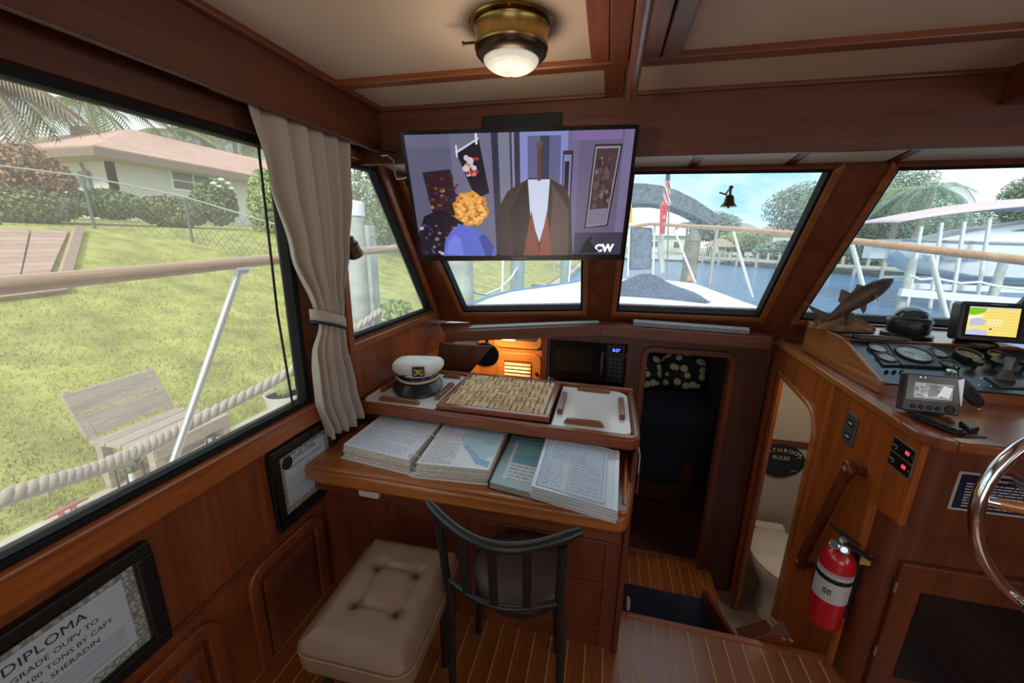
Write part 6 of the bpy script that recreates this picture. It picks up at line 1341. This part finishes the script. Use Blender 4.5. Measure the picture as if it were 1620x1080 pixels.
# paver patio on the slope
pv = struct('patio', loc=(-9, 4, .8), label='pink paver patio on the lawn')
PAVC = [mat('paver_%d' % k, c, .85, var=.1) for k, c in enumerate(((.44, .28, .22), (.40, .255, .20), (.47, .31, .25)))]
q = [Vector((-7.7, 2.0, 0)), Vector((-7.9, 3.98, 0)), Vector((-10.6, 5.95, 0)), Vector((-10.6, 2.0, 0))]
nu, nv = 7, 13
for i in range(nu):
    for j in range(nv):
        def g(u, v): p = q[0].lerp(q[1], u).lerp(q[3].lerp(q[2], u), v); return Vector((p.x, p.y, lawn_z(p.x)+.03))
        e = .03; pts = [g((i+a)/nu, (j+b_)/nv) for a, b_ in ((e, e), (1-e, e), (1-e, 1-e), (e, 1-e))]
        build('paver', MB().prism(pts, (0, 0, .035)), PAVC[(i*3+j*5) % 3], pv)
bd_ = [g_ for g_ in (Vector((-7.6, 1.9, lawn_z(-7.6)+.06)), Vector((-7.8, 4.1, lawn_z(-7.8)+.06)), Vector((-10.7, 6.15, lawn_z(-10.7)+.06)))]
build('kerb', MB().tube(bd_, .09, 4), PAVC[0], pv)
# house
HX = -17.2
ho = thing('house', 'white single storey house with a pinkish hip roof beyond the fence', 'house', (-20, 15, 1.9))
Ae, Be = A(148, 232, 'x', HX), A(445, 289, 'x', HX); De = Vector((-34, Ae.y, Ae.z)); ez = Ae.z; Be.z = ez
Er, Fr = A(206, 206, 'x', -20.6), A(446, 268, 'x', -20.6); rz_ = Er.z; Fr.z = rz_; Gr = Vector((-34, Er.y+.3, rz_-.2)); Be.y = max(Be.y, Fr.y+3)
ROOF = mat('roof_shingle', (.52, .31, .25), .85, var=.12, vscale=1.2, bump=.3, bscale=9)
build('roof', MB().add([Ae, Be, Fr, Er, De, Gr, Vector((-24, Be.y, ez))], [(0, 1, 2, 3), (0, 3, 5, 4), (1, 6, 2)]), ROOF, ho, solid=.10)
build('fascia', MB().bar(Ae+Vector((0, 0, -.14)), Be+Vector((0, 0, -.14)), .05, .26), mat('fascia_brown', (.24, .17, .14), .7), ho); build('fascia', MB().bar(Ae+Vector((0, 0, -.14)), De+Vector((0, 0, -.14)), .05, .26), mat('fascia_brown', (.24, .17, .14)), ho)
STU = mat('white_stucco', (.72, .68, .67), .9, bump=.2, bscale=20); gz = 1.6; wx = HX-.9; wy = Ae.y+.9
build('soffit', MB().prism([(HX, Ae.y, ez-.26), (HX, Be.y, ez-.26), (wx, Be.y, ez-.26), (wx, wy, ez-.26), (-34, wy, ez-.26), (-34, Ae.y, ez-.26)], (0, 0, .02)), mat('soffit_tan', (.42, .34, .29), .8), ho, doubles=False)
build('wall', MB().box(wx-.2, wx, wy, Be.y-.5, gz, ez-.24), STU, ho); build('wall', MB().box(-34, wx, wy, wy+.2, gz, ez-.24), STU, ho)
GLS = mat('house_glass', (.10, .11, .12), .15)
def hwin(p0, p1, plane, val, mull):
    a, b_ = A(*p0, plane, val), A(*p1, plane, val); z0, z1 = min(a.z, b_.z), max(a.z, b_.z); W = None
    if plane == 'x':
        y0, y1 = min(a.y, b_.y), max(a.y, b_.y); W = build('window', MB().box(val, val+.06, y0-.07, y1+.07, z0-.07, z1+.07), WHITE, ho)
        n = 2 if mull else 1
        for k in range(n):
            for j in range(2): build('pane', MB().box(val+.05, val+.075, y0+(y1-y0)*k/n+.04, y0+(y1-y0)*(k+1)/n-.04, z0+(z1-z0)*j/2+.025, z0+(z1-z0)*(j+1)/2-.025), GLS, W)
    else:
        x0, x1 = min(a.x, b_.x), max(a.x, b_.x); W = build('window', MB().box(x0-.07, x1+.07, val-.06, val, z0-.07, z1+.07), WHITE, ho)
        for j in range(2): build('pane', MB().box(x0+.02, x1-.02, val-.075, val-.05, z0+(z1-z0)*j/2+.03, z0+(z1-z0)*(j+1)/2-.03), GLS, W)
hwin((268, 270), (338, 306), 'x', wx, True); hwin((78, 256), (100, 288), 'y', wy, False)
a, b_ = A(392, 278, 'x', wx), A(403, 345, 'x', wx); build('door', MB().box(wx, wx+.05, min(a.y, b_.y), max(a.y, b_.y)+.6, gz, a.z), mat('door_brown', (.18, .12, .09), .6), ho)
a = A(139, 285, 'y', wy); build('meter_box', MB().box(a.x-.22, a.x+.22, wy-.14, wy, a.z-.3, a.z+.3), mat('meter_grey', (.26, .25, .25), .5), ho, bevel=.02); build('conduit', MB().tube([(a.x, wy-.06, a.z+.3), (a.x-.1, wy-.06, ez-.3)], .035, 8), mat('meter_grey', (.26, .25, .25)), ho)
v_ = Gr.lerp(Er, .80); build('roof_vent', MB().box(v_.x-.55, v_.x+.4, v_.y-.3, v_.y+.3, v_.z-.1, v_.z+.28), mat('vent_dark', (.14, .15, .15), .6), ho, bevel=.05)
build('air_conditioner', MB().box(-20.3, -19.4, wy-1.2, wy-.4, 1.6, 2.3), mat('ac_white', (.55, .55, .53), .6), ho, bevel=.03)
# ---- shrubs and trees
def leaf_cloud(c, rx, ry, rz, n, size, seed, lump=.25, squash=1):
    r = random.Random(seed); m = MB(); c = Vector(c)
    lob = [(Vector((r.gauss(0, 1), r.gauss(0, 1), r.gauss(0, 1))).normalized(), r.uniform(.7, 1.15)) for _ in range(9)]
    for k in range(n):
        d = Vector((r.gauss(0, 1), r.gauss(0, 1), r.gauss(0, 1))).normalized(); s = 1-lump*.5+lump*max(l*max(0, d.dot(v))**3 for v, l in lob)
        rad = s*(r.random()**.35); p = c+Vector((d.x*rx, d.y*ry, d.z*rz))*rad
        u = Vector((r.gauss(0, 1), r.gauss(0, 1), r.gauss(0, 1))).normalized(); w = u.orthogonal().normalized()*size*.45*r.uniform(.6, 1.2); u = u*size*r.uniform(.6, 1.2)
        m.add([p-u, p+w, p+u, p-w], [(0, 1, 2, 3)])
    return m
def leafmat(name, c, v=.35): return mat(name, c, .7, var=v, vscale=3)
def bush(label, c, rx, ry, rz, n, size, seed, m, name='garden_shrub', stem=True, group=None, cat='shrub', trunk_h=0, trunk_r=.05):
    t = thing(name, label, cat, (c[0], c[1], c[2]-rz-trunk_h), group=group)
    build('foliage', leaf_cloud(c, rx, ry, rz, n, size, seed), m, t, doubles=False)
    for k in range(3 if not trunk_h else 1):
        a = k*2.1; build('stem' if not trunk_h else 'trunk', MB().tube([(c[0]+.1*math.cos(a)*(not trunk_h), c[1]+.1*math.sin(a)*(not trunk_h), c[2]-rz-trunk_h), (c[0]+(.35*rx*math.cos(a) if not trunk_h else .1), c[1]+(.35*ry*math.sin(a) if not trunk_h else 0), c[2]+.2*rz)], [trunk_r, trunk_r*.5], 8), mat('bark', (.16, .11, .075), .9), t, smooth=60)
    return t
GRN = leafmat('leaf_green', (.15, .20, .07)); OLV = leafmat('leaf_olive', (.20, .22, .09)); REDL = leafmat('leaf_reddish', (.30, .17, .10)); LIME = leafmat('leaf_lime', (.30, .36, .12))
def cen(px, py, x): return A(px, py, 'x', x)
bush('large reddish green hedge at the left end of the house', cen(32, 285, -13.2), .8, .85, .72, 5200, .075, 1, REDL); bush('dark green lower hedge below the reddish hedge', cen(45, 325, -12.8), .7, 1.0, .40, 3600, .07, 2, OLV)
bush('small dark green tree in front of the meter box', cen(172, 323, -13), .6, .75, .36, 3200, .07, 3, GRN); bush('wide green shrub under the double window', cen(278, 335, -13), .6, .95, .46, 4200, .07, 4, OLV)
fb = bush('taller white flowering shrub right of the double window', cen(342, 322, -12.8), .6, .62, .72, 4200, .075, 5, GRN)
for k, (px, py) in enumerate(((338, 290), (350, 284), (360, 290), (346, 295), (366, 298))): build('blossom', MB().ball(cen(px, py, -12.2), .09, .09, .05, 8, 5), WHITE, fb)
bush('pale leafy shrub at the house door behind the curtain', cen(425, 330, -11.2), .6, .7, 1.3, 4200, .08, 6, LIME)
bush('mixed shrubs beyond the lawn outside the quarter window', cen(610, 330, -9.0), 1.6, 3.2, 1.5, 7000, .09, 7, OLV); bush('low pale grass clump outside the quarter window', cen(622, 500, -3.6), .35, .5, .28, 900, .08, 9, LIME)
# palms
def frond_mesh(L, droop, n, leaf, seed):
    r = random.Random(seed); m = MB(); pts = []
    for i in range(n+1):
        t = i/n; pts.append(Vector((L*t*(1-.15*t), 0, L*(.32*t-droop*t*t))))
    m.tube(pts, [.03*(1-.8*i/n)+.006 for i in range(n+1)], 5)
    for i in range(2, n):
        t = i/n; tan = (pts[i+1]-pts[i-1]).normalized()
        for s in (-1, 1):
            l = leaf*(.5+1.0*math.sin(math.pi*min(1, t*1.05))**.7)*r.uniform(.85, 1.1); d = (tan*.55+Vector((0, s*1.0, -.35))).normalized(); p = pts[i]; tip = p+d*l+Vector((0, 0, -.18*l)); w = tan*.035
            m.add([p-w, p+w, p.lerp(tip, .5)+w*.9+Vector((0, 0, .03)), tip], [(0, 1, 2, 3)])
    return m
def palm(label, base, top, nf, L, droop, leaf, m, seed, group=None, tr=.16):
    t = thing('palm_tree', label, 'palm tree', base, group=group); base, top = Vector(base), Vector(top); r = random.Random(seed)
    build('trunk', MB().tube([base, base.lerp(top, .5)+Vector((.1, .05, 0)), top], [tr*1.3, tr, tr*.8], 10), mat('palm_bark', (.30, .25, .19), .9, var=.2, vscale=5), t, smooth=60)
    f0 = None
    for k in range(nf):
        if f0 is None: f0 = build('frond', frond_mesh(L, droop, 26, leaf, seed), m, t, local=True, doubles=False); f = f0
        else: f = f0.copy(); col.objects.link(f); f.parent = t
        f.location = top-base; el = -1.0+1.35*((k*.618) % 1); f.rotation_euler = (r.uniform(-.2, .2), el*-.6-.1, 2.39996*k); s = r.uniform(.85, 1.1); f.scale = (s, s, s)
    return t
PM = leafmat('palm_green', (.17, .20, .09)); PM2 = leafmat('palm_grey_green', (.22, .24, .14))
tp_ = A(135, 158, 'x', -23); palm('single palm rising behind the house ridge at the left', (tp_.x, tp_.y+.3, 1.8), tp_, 17, 3.3, .80, .80, PM, 1)
tp_ = A(-38, 128, 'x', -16); palm('near palm with brownish fronds at the left frame edge', (tp_.x, tp_.y-.3, 1.7), tp_, 18, 2.0, .95, .55, leafmat('palm_brown', (.24, .18, .12)), 2)
for k, (px, py, x, L) in enumerate(((262, 205, -27, 3.6), (318, 205, -28, 3.6), (368, 212, -27, 3.4), (425, 225, -25, 3.2))):
    tp_ = A(px, py, 'x', x); palm(('first', 'second', 'third', 'fourth')[k]+' feathery palm from the left in the row behind the hip roof', (tp_.x, tp_.y, 1.8), tp_, 14, L, .85, .9, PM2, 10+k, 'palms behind the house roof')
# ================================================================== CANAL AND FAR SHORE
wt = mat('canal_water', (.06, .19, .38), .14, spec=.6); nt = wt.node_tree; N, L = nt.nodes, nt.links
t_ = N.new('ShaderNodeTexCoord'); mp = N.new('ShaderNodeMapping'); mp.inputs['Scale'].default_value = (1.2, 2.6, 1); n_ = N.new('ShaderNodeTexNoise'); n_.inputs['Scale'].default_value = 1.6; n_.inputs['Detail'].default_value = 5; b_ = N.new('ShaderNodeBump'); b_.inputs['Strength'].default_value = .9; b_.inputs['Distance'].default_value = .25
L.new(t_.outputs['Object'], mp.inputs[0]); L.new(mp.outputs[0], n_.inputs['Vector']); L.new(n_.outputs[0], b_.inputs['Height']); L.new(b_.outputs[0], N['Principled BSDF'].inputs['Normal'])
struct('water', MB().poly([(-2.6, -60, -.95), (140, -60, -.95), (140, 140, -.95), (-2.6, 140, -.95)]), wt)
shore = [(-6, 60), (12, 56), (18.5, 44), (25, 33), (40, 24), (120, 10), (120, 160), (-60, 160), (-60, 60)]
struct('far_shore', MB().prism([(x, y, -2) for x, y in shore], (0, 0, 1.75)), mat('far_lawn', (.30, .34, .16), .9, var=.2, vscale=.3), doubles=False)
sw1 = MB()
for a, b_ in zip(shore[:5], shore[1:6]): sw1.bar((*a, -.45), (*b_, -.45), .5, .55)
struct('far_seawall', sw1, mat('pale_concrete', (.60, .58, .53), .8))
def shp(px, py, y): return A(px, py, 'y', y)
pier = MAT_P = mat('pier_wood', (.40, .37, .33), .85)
def dock(label, a, b_, w, npost):
    t = thing('small_dock', label, 'dock', (*a, -.9), group='far docks'); a, b_ = Vector((*a, -.35)), Vector((*b_, -.35)); build('deck', MB().bar(a, b_, w, .12), MAT_P, t)
    d = (b_-a).normalized(); s = Vector((-d.y, d.x, 0))*w*.5
    for k in range(npost):
        for sg_ in (-1, 1): p = a.lerp(b_, k/(npost-1))+s*sg_; build('post', MB().tube([(p.x, p.y, -1.6), (p.x, p.y, .55)], .13, 8), MAT_P, t, smooth=60)
    return t
dock('pale dock below the thatched hut', (10.5, 55.2), (17.2, 45.4), 1.6, 6); dock('dock with tall posts left of the boat lift', (18.6, 42.6), (24.6, 32.4), 1.4, 7)
def house_far(name, label, px0, px1, pe_, pr_, y, wall, roof, flat=False):
    a, b_ = shp(px0, pe_, y), shp(px1, pe_, y); t = thing(name, label, 'house', ((a.x+b_.x)/2, y, -.3)); zt = shp((px0+px1)/2, pr_, y).z
    build('wall', MB().box(a.x+.5, b_.x-.5, y, y+8, -.3, a.z), wall, t); m = MB(); cx = (a.x+b_.x)/2; q_ = (b_.x-a.x)*.12
    m.add([(a.x-.4, y-.8, a.z), (b_.x+.4, y-.8, a.z), (b_.x+.4, y+9, a.z), (a.x-.4, y+9, a.z), (cx-q_, y+4, zt), (cx+q_, y+4, zt)], [(0, 1, 5, 4), (1, 2, 5), (2, 3, 4, 5), (3, 0, 4), (0, 3, 2, 1)]); build('roof', m, roof, t)
    n = max(2, int((b_.x-a.x)/3.2))
    for k in range(n): xx = a.x+1+(b_.x-a.x-2)*(k+.5)/n; w_ = build('window', MB().box(xx-.6, xx+.6, y-.05, y+.02, .5, 1.7), WHITE, t); build('pane', MB().box(xx-.5, xx+.5, y-.08, y-.04, .6, 1.6), GLS, w_)
    return t
GR = mat('grey_roof', (.30, .29, .29), .8); BW = mat('far_wall', (.66, .65, .60), .8)
house_far('far_house', 'grey hip roofed house across the canal in the centre', 1158, 1216, 372, 351, 68, BW, GR); house_far('far_house', 'grey roofed house beside the centre windshield post', 1218, 1290, 368, 350, 66, BW, mat('brown_grey_roof', (.36, .30, .26), .8)); house_far('far_house', 'long low pale house behind the bow rail', 1010, 1100, 372, 362, 76, BW, mat('pale_roof', (.60, .62, .62), .7))
tk = thing('tiki_hut', 'round thatched tiki hut across the canal', 'hut', shp(1138, 396, 58)); c = shp(1138, 390, 58); zt = shp(1138, 377, 58).z
build('thatch', MB().lathe([(2.0, c.z), (1.9, c.z+.12), (1.1, c.z+(zt-c.z)*.7), (.3, zt), (.001, zt+.05)], (c.x, 58, 0), n=18), mat('thatch', (.36, .28, .21), .95, bump=.6, bscale=12, var=.25, vscale=6), tk, smooth=40)
for k in range(5): a = k*1.256; build('post', MB().tube([(c.x+1.5*math.cos(a), 58+1.5*math.sin(a), -.3), (c.x+1.5*math.cos(a), 58+1.5*math.sin(a), c.z+.1)], .09, 8), MAT_P, tk)
aw = thing('arched_awning', 'dark arched canvas awning spanning a dock ahead of the bow', 'awning', (-.5, 26, -.9))
of = [(870, 345), (885, 325), (905, 308), (940, 294), (985, 289), (1020, 290), (1045, 293), (1072, 301), (1100, 315), (1128, 334), (1146, 349)]; inn = [(893, 352), (905, 340), (925, 330), (955, 325), (990, 324), (1015, 322), (1038, 322), (1062, 326), (1086, 335), (1108, 346), (1122, 354)]
m = MB()
for k in range(len(of)-1): m.prism([shp(*of[k], 26), shp(*of[k+1], 26), shp(*inn[k+1], 26), shp(*inn[k], 26)], (0, 3.0, 0))
build('canvas', m, mat('awning_slate', (.10, .13, .16), .8, var=.35, vscale=3), aw, smooth=40)
for (px, py) in ((880, 348), (1136, 350)):
    for dy in (.3, 2.7): p = shp(px, py, 26+dy); build('post', MB().tube([(p.x, 26+dy, -1.4), p], .10, 8), MAT_P, aw)
def piling(label, px, pyt, y, rr, m, grp, wrap=None):
    p = shp(px, pyt, y); t = thing('canal_piling', label, 'piling', (p.x, y, -2.2), group=grp); build('shaft', MB().lathe([(rr, -2.2), (rr*.96, p.z)], (p.x, y, 0), n=16), m, t, smooth=60); build('cap', MB().lathe([(rr*1.06, p.z-.06), (rr*.5, p.z+rr*.9), (.001, p.z+rr)], (p.x, y, 0), n=16), mat('piling_cap', (.16, .16, .15), .6), t, smooth=40)
    if wrap: build('reflector', MB().box(p.x-.05, p.x+.05, y-rr-.01, y-rr, wrap-.06, wrap+.06), mat('reflector_orange', (.7, .25, .12), .5), t)
    return t
WB = mat('piling_brown', (.22, .19, .14), .85, var=.3, vscale=4); PG = mat('piling_pale_green', (.46, .52, .46), .85, var=.3, vscale=4); PB = mat('piling_blue_grey', (.24, .31, .33), .85, var=.2, vscale=4)
piling('brown mooring piling standing in the canal behind the bow stanchion', 1097, 376, 9.0, .155, WB, 'mooring pilings', .75)
piling('pale green piling close outside the port windshield pane', 728, 330, 4.6, .15, PG, 'mooring pilings'); piling('blue grey piling behind a stanchion in the port pane', 820, 352, 9.5, .18, PB, 'mooring pilings'); piling('thin dark piling at the right end of the port pane', 897, 372, 13, .16, PB, 'mooring pilings')
ml_ = thing('mooring_line', 'white mooring line looping between pilings in the port pane', 'rope', A(745, 462, 'y', 6)); build('line', MB().tube([A(738, 440, 'y', 4.7), A(750, 462, 'y', 5.4), A(768, 466, 'y', 6), A(790, 457, 'y', 7), A(808, 440, 'y', 8), A(818, 424, 'y', 9.3)], .022, 8), mat('white_rope', (.70, .72, .72), .8), ml_, smooth=60)
for k, (px, w_) in enumerate(((853, .0), (873, .0))):
    c = A(px, 458, 'y', 10); t = thing('dock_chair', ('left' if k == 0 else 'right')+' of two dark dock chairs seen under the television', 'chair', (c.x, 10, -.6), group='dock chairs'); x, y, z = c.x, 10, -.62
    IR = mat('chair_dark', (.10, .10, .10), .6)
    build('seat', MB().box(x-.24, x+.24, y-.22, y+.22, z+.44, z+.48), IR, t); build('back', MB().box(x-.24, x+.24, y+.20, y+.24, z+.55, z+.95), IR, t)
    for a in (-.22, .22):
        for b2 in (-.2, .2): build('leg', MB().box(x+a-.02, x+a+.02, y+b2-.02, y+b2+.02, z, z+(.46 if b2 < 0 else .95)), IR, t)
struct('dock_ahead', MB().box(-3.0, -.6, 8.5, 12.5, -.75, -.62), mat('pale_concrete', (.60, .58, .53)))
# far trees
FG = leafmat('far_green', (.20, .27, .12)); FG2 = leafmat('far_blue_green', (.17, .25, .17)); FY = leafmat('far_yellow_green', (.34, .36, .12))
def ftree(label, px, py, y, rpx, rpy, n, seed, m): 
    c = shp(px, py, y); k = y/F_PX; bush(label, (c.x, y, c.z), rpx*k, rpx*k*.8, rpy*k, int(n*2.6), .0045*y, seed, m, 'shore_tree', cat='tree', trunk_h=max(.2, c.z-rpy*k+.3), trunk_r=.22, group='trees on the far shore')
ftree('yellow green bush behind the thatched hut', 1178, 383, 62, 38, 13, 1500, 21, FY); ftree('dark tree mass at the foot of the arched awning', 1128, 360, 64, 34, 20, 1500, 22, FG2); ftree('low mangrove hedge left of the windshield post', 1238, 396, 50, 34, 14, 1500, 23, FG2); ftree('tall grey green tree at the centre pane corner', 1268, 330, 54, 42, 34, 1500, 24, FG2)
ftree('broad dense tree just right of the windshield post', 1345, 345, 47, 58, 58, 3600, 25, FG); ftree('blue green tree under the palm crown', 1420, 335, 48, 46, 56, 3000, 26, FG2); ftree('low hedge above the seawall left of the boat lift', 1335, 408, 46, 62, 20, 2200, 27, FG2); ftree('shaded trees behind the canopy of the boat lift', 1500, 372, 44, 90, 34, 3200, 28, FG2); ftree('tree at the right frame edge above the canopy', 1625, 318, 40, 28, 28, 1600, 29, FG)
tp_ = shp(1478, 298, 38); palm('wind bent palm above the boat canopy', (tp_.x-.8, tp_.y, -.3), tp_, 15, 4.2, .8, .9, FG2, 30, tr=.22); tp_ = shp(1428, 300, 41); palm('smaller palm left of the wind bent palm', (tp_.x, tp_.y, -.3), tp_, 13, 3.0, .75, .7, FG, 31, tr=.2)
tp_ = shp(1088, 352, 70); palm('tiny palm behind the brown piling', (tp_.x, 70, -.3), tp_, 10, 2.4, .8, .6, FG2, 32)
# boat lift with canopy and cruiser
bl = thing('boat_lift', 'boat lift with tall white posts and a pale fabric canopy', 'boat lift', (13.5, 20, -1.5)); WT = mat('lift_white', (.70, .74, .74), .5)
def cnp(u, v):
    x = 10.95+9.5*u; zt = 2.30+.20*u+ .98*math.sin(math.pi*min(1, (u*.78+.02)))**.8*(1-.35*abs(2*v-1)**2); return Vector((x, 19.2+4.0*v, zt))
build('canopy', MB().grid(cnp, 24, 10), mat('canopy_fabric', (.60, .48, .49), .8), bl, smooth=180, solid=.05)
for (pt_, pb_) in (((1458, 358), (1440, 470)), ((1490, 352), (1478, 470)), ((1526, 350), (1512, 470)), ((1566, 346), (1552, 470))):
    a, b_ = shp(*pt_, 19.3), shp(*pb_, 19.3); build('post', MB().tube([a, (b_.x, 19.3, -1.3)], .065, 8), WT, bl, smooth=60)
for x in (11.4, 14.2, 17.0, 19.5):
    build('piling', MB().tube([(x, 18.6, -2), (x, 18.6, 1.0)], .14, 10), mat('piling_grey_green', (.38, .42, .38), .85, var=.2, vscale=4), bl, smooth=60)
a, b_ = shp(1424, 462, 18.3), shp(1640, 480, 18.3); build('cradle_beam', MB().bar(a, b_, .2, .28), WT, bl); build('walkway', MB().bar(shp(1400, 440, 22), shp(1660, 446, 22), .8, .2), WT, bl); build('cross_beam', MB().bar(shp(1440, 452, 20), shp(1660, 460, 20), .3, .22), WT, bl)
mo2 = [shp(1438, 434, 18.5), shp(1455, 442, 18.5), shp(1480, 440, 18.5), shp(1520, 448, 18.5), shp(1550, 446, 18.5), shp(1575, 452, 18.5), shp(1640, 460, 18.5)]
build('mooring_rope', MB().tube(mo2, .045, 6), mat('white_rope', (.70, .72, .72)), bl, smooth=60)
cr = thing('motor_cruiser', 'white motor cruiser raised on the boat lift', 'boat', (15, 21, .2)); HW = mat('cruiser_white', (.80, .83, .84), .3)
secs = []
for x, w_, zk, zs_ in ((11.9, .9, 1.00, 1.75), (12.6, 1.25, .45, 1.72), (14.5, 1.5, .12, 1.65), (17, 1.5, .05, 1.6), (20.5, 1.4, .10, 1.6)): secs.append([(x, 21.2-w_, zs_), (x, 21.2-w_*.98, zs_-.45), (x, 21.2-w_*.75, zk+.25), (x, 21.2, zk), (x, 21.2+w_*.75, zk+.25), (x, 21.2+w_*.98, zs_-.45), (x, 21.2+w_, zs_)])
m = MB(); m.add([p for s_ in secs for p in s_], [(i*7+j, (i+1)*7+j, (i+1)*7+j+1, i*7+j+1) for i in range(4) for j in range(6)]+[list(range(7)), list(range(28, 35))]+[(i*7, (i+1)*7, (i+1)*7+6, i*7+6) for i in range(4)]); build('hull', m, HW, cr, smooth=35)
build('boot_stripe', MB().prism([(12.7, 19.93, .95), (20.4, 19.75, .85), (20.4, 19.75, 1.05), (12.5, 19.95, 1.12)], (0, -.04, 0)), mat('stripe_blue_grey', (.20, .25, .33), .5), cr)
build('cabin', MB().prism([(12.9, 20.3, 1.70), (20.4, 20.3, 1.62), (20.4, 20.3, 2.75), (17.2, 20.3, 2.65), (14.6, 20.3, 2.2)], (0, 1.8, 0)), HW, cr, bevel=.08)
build('windows', MB().prism([(15.4, 20.28, 2.12), (20.2, 20.28, 2.15), (20.2, 20.28, 2.5), (17.2, 20.28, 2.45)], (0, -.03, 0)), mat('tinted_glass', (.05, .06, .08), .15), cr)
build('rub_rail', MB().tube([(11.9, 20.28, 1.72), (12.6, 19.93, 1.70), (14.5, 19.68, 1.64), (17, 19.68, 1.6), (20.5, 19.78, 1.6)], .05, 6), mat('rub_grey', (.3, .32, .34), .5), cr, smooth=60)
build('outboard_bracket', MB().box(11.2, 11.95, 20.9, 21.5, .9, 1.5), WT, cr, bevel=.05)
for k in range(2): build('railing', MB().tube([(16.6+1.0*k, 20.25, 1.62), (17.9+1.0*k, 20.25, 2.75)], .03, 6), SALV, cr)
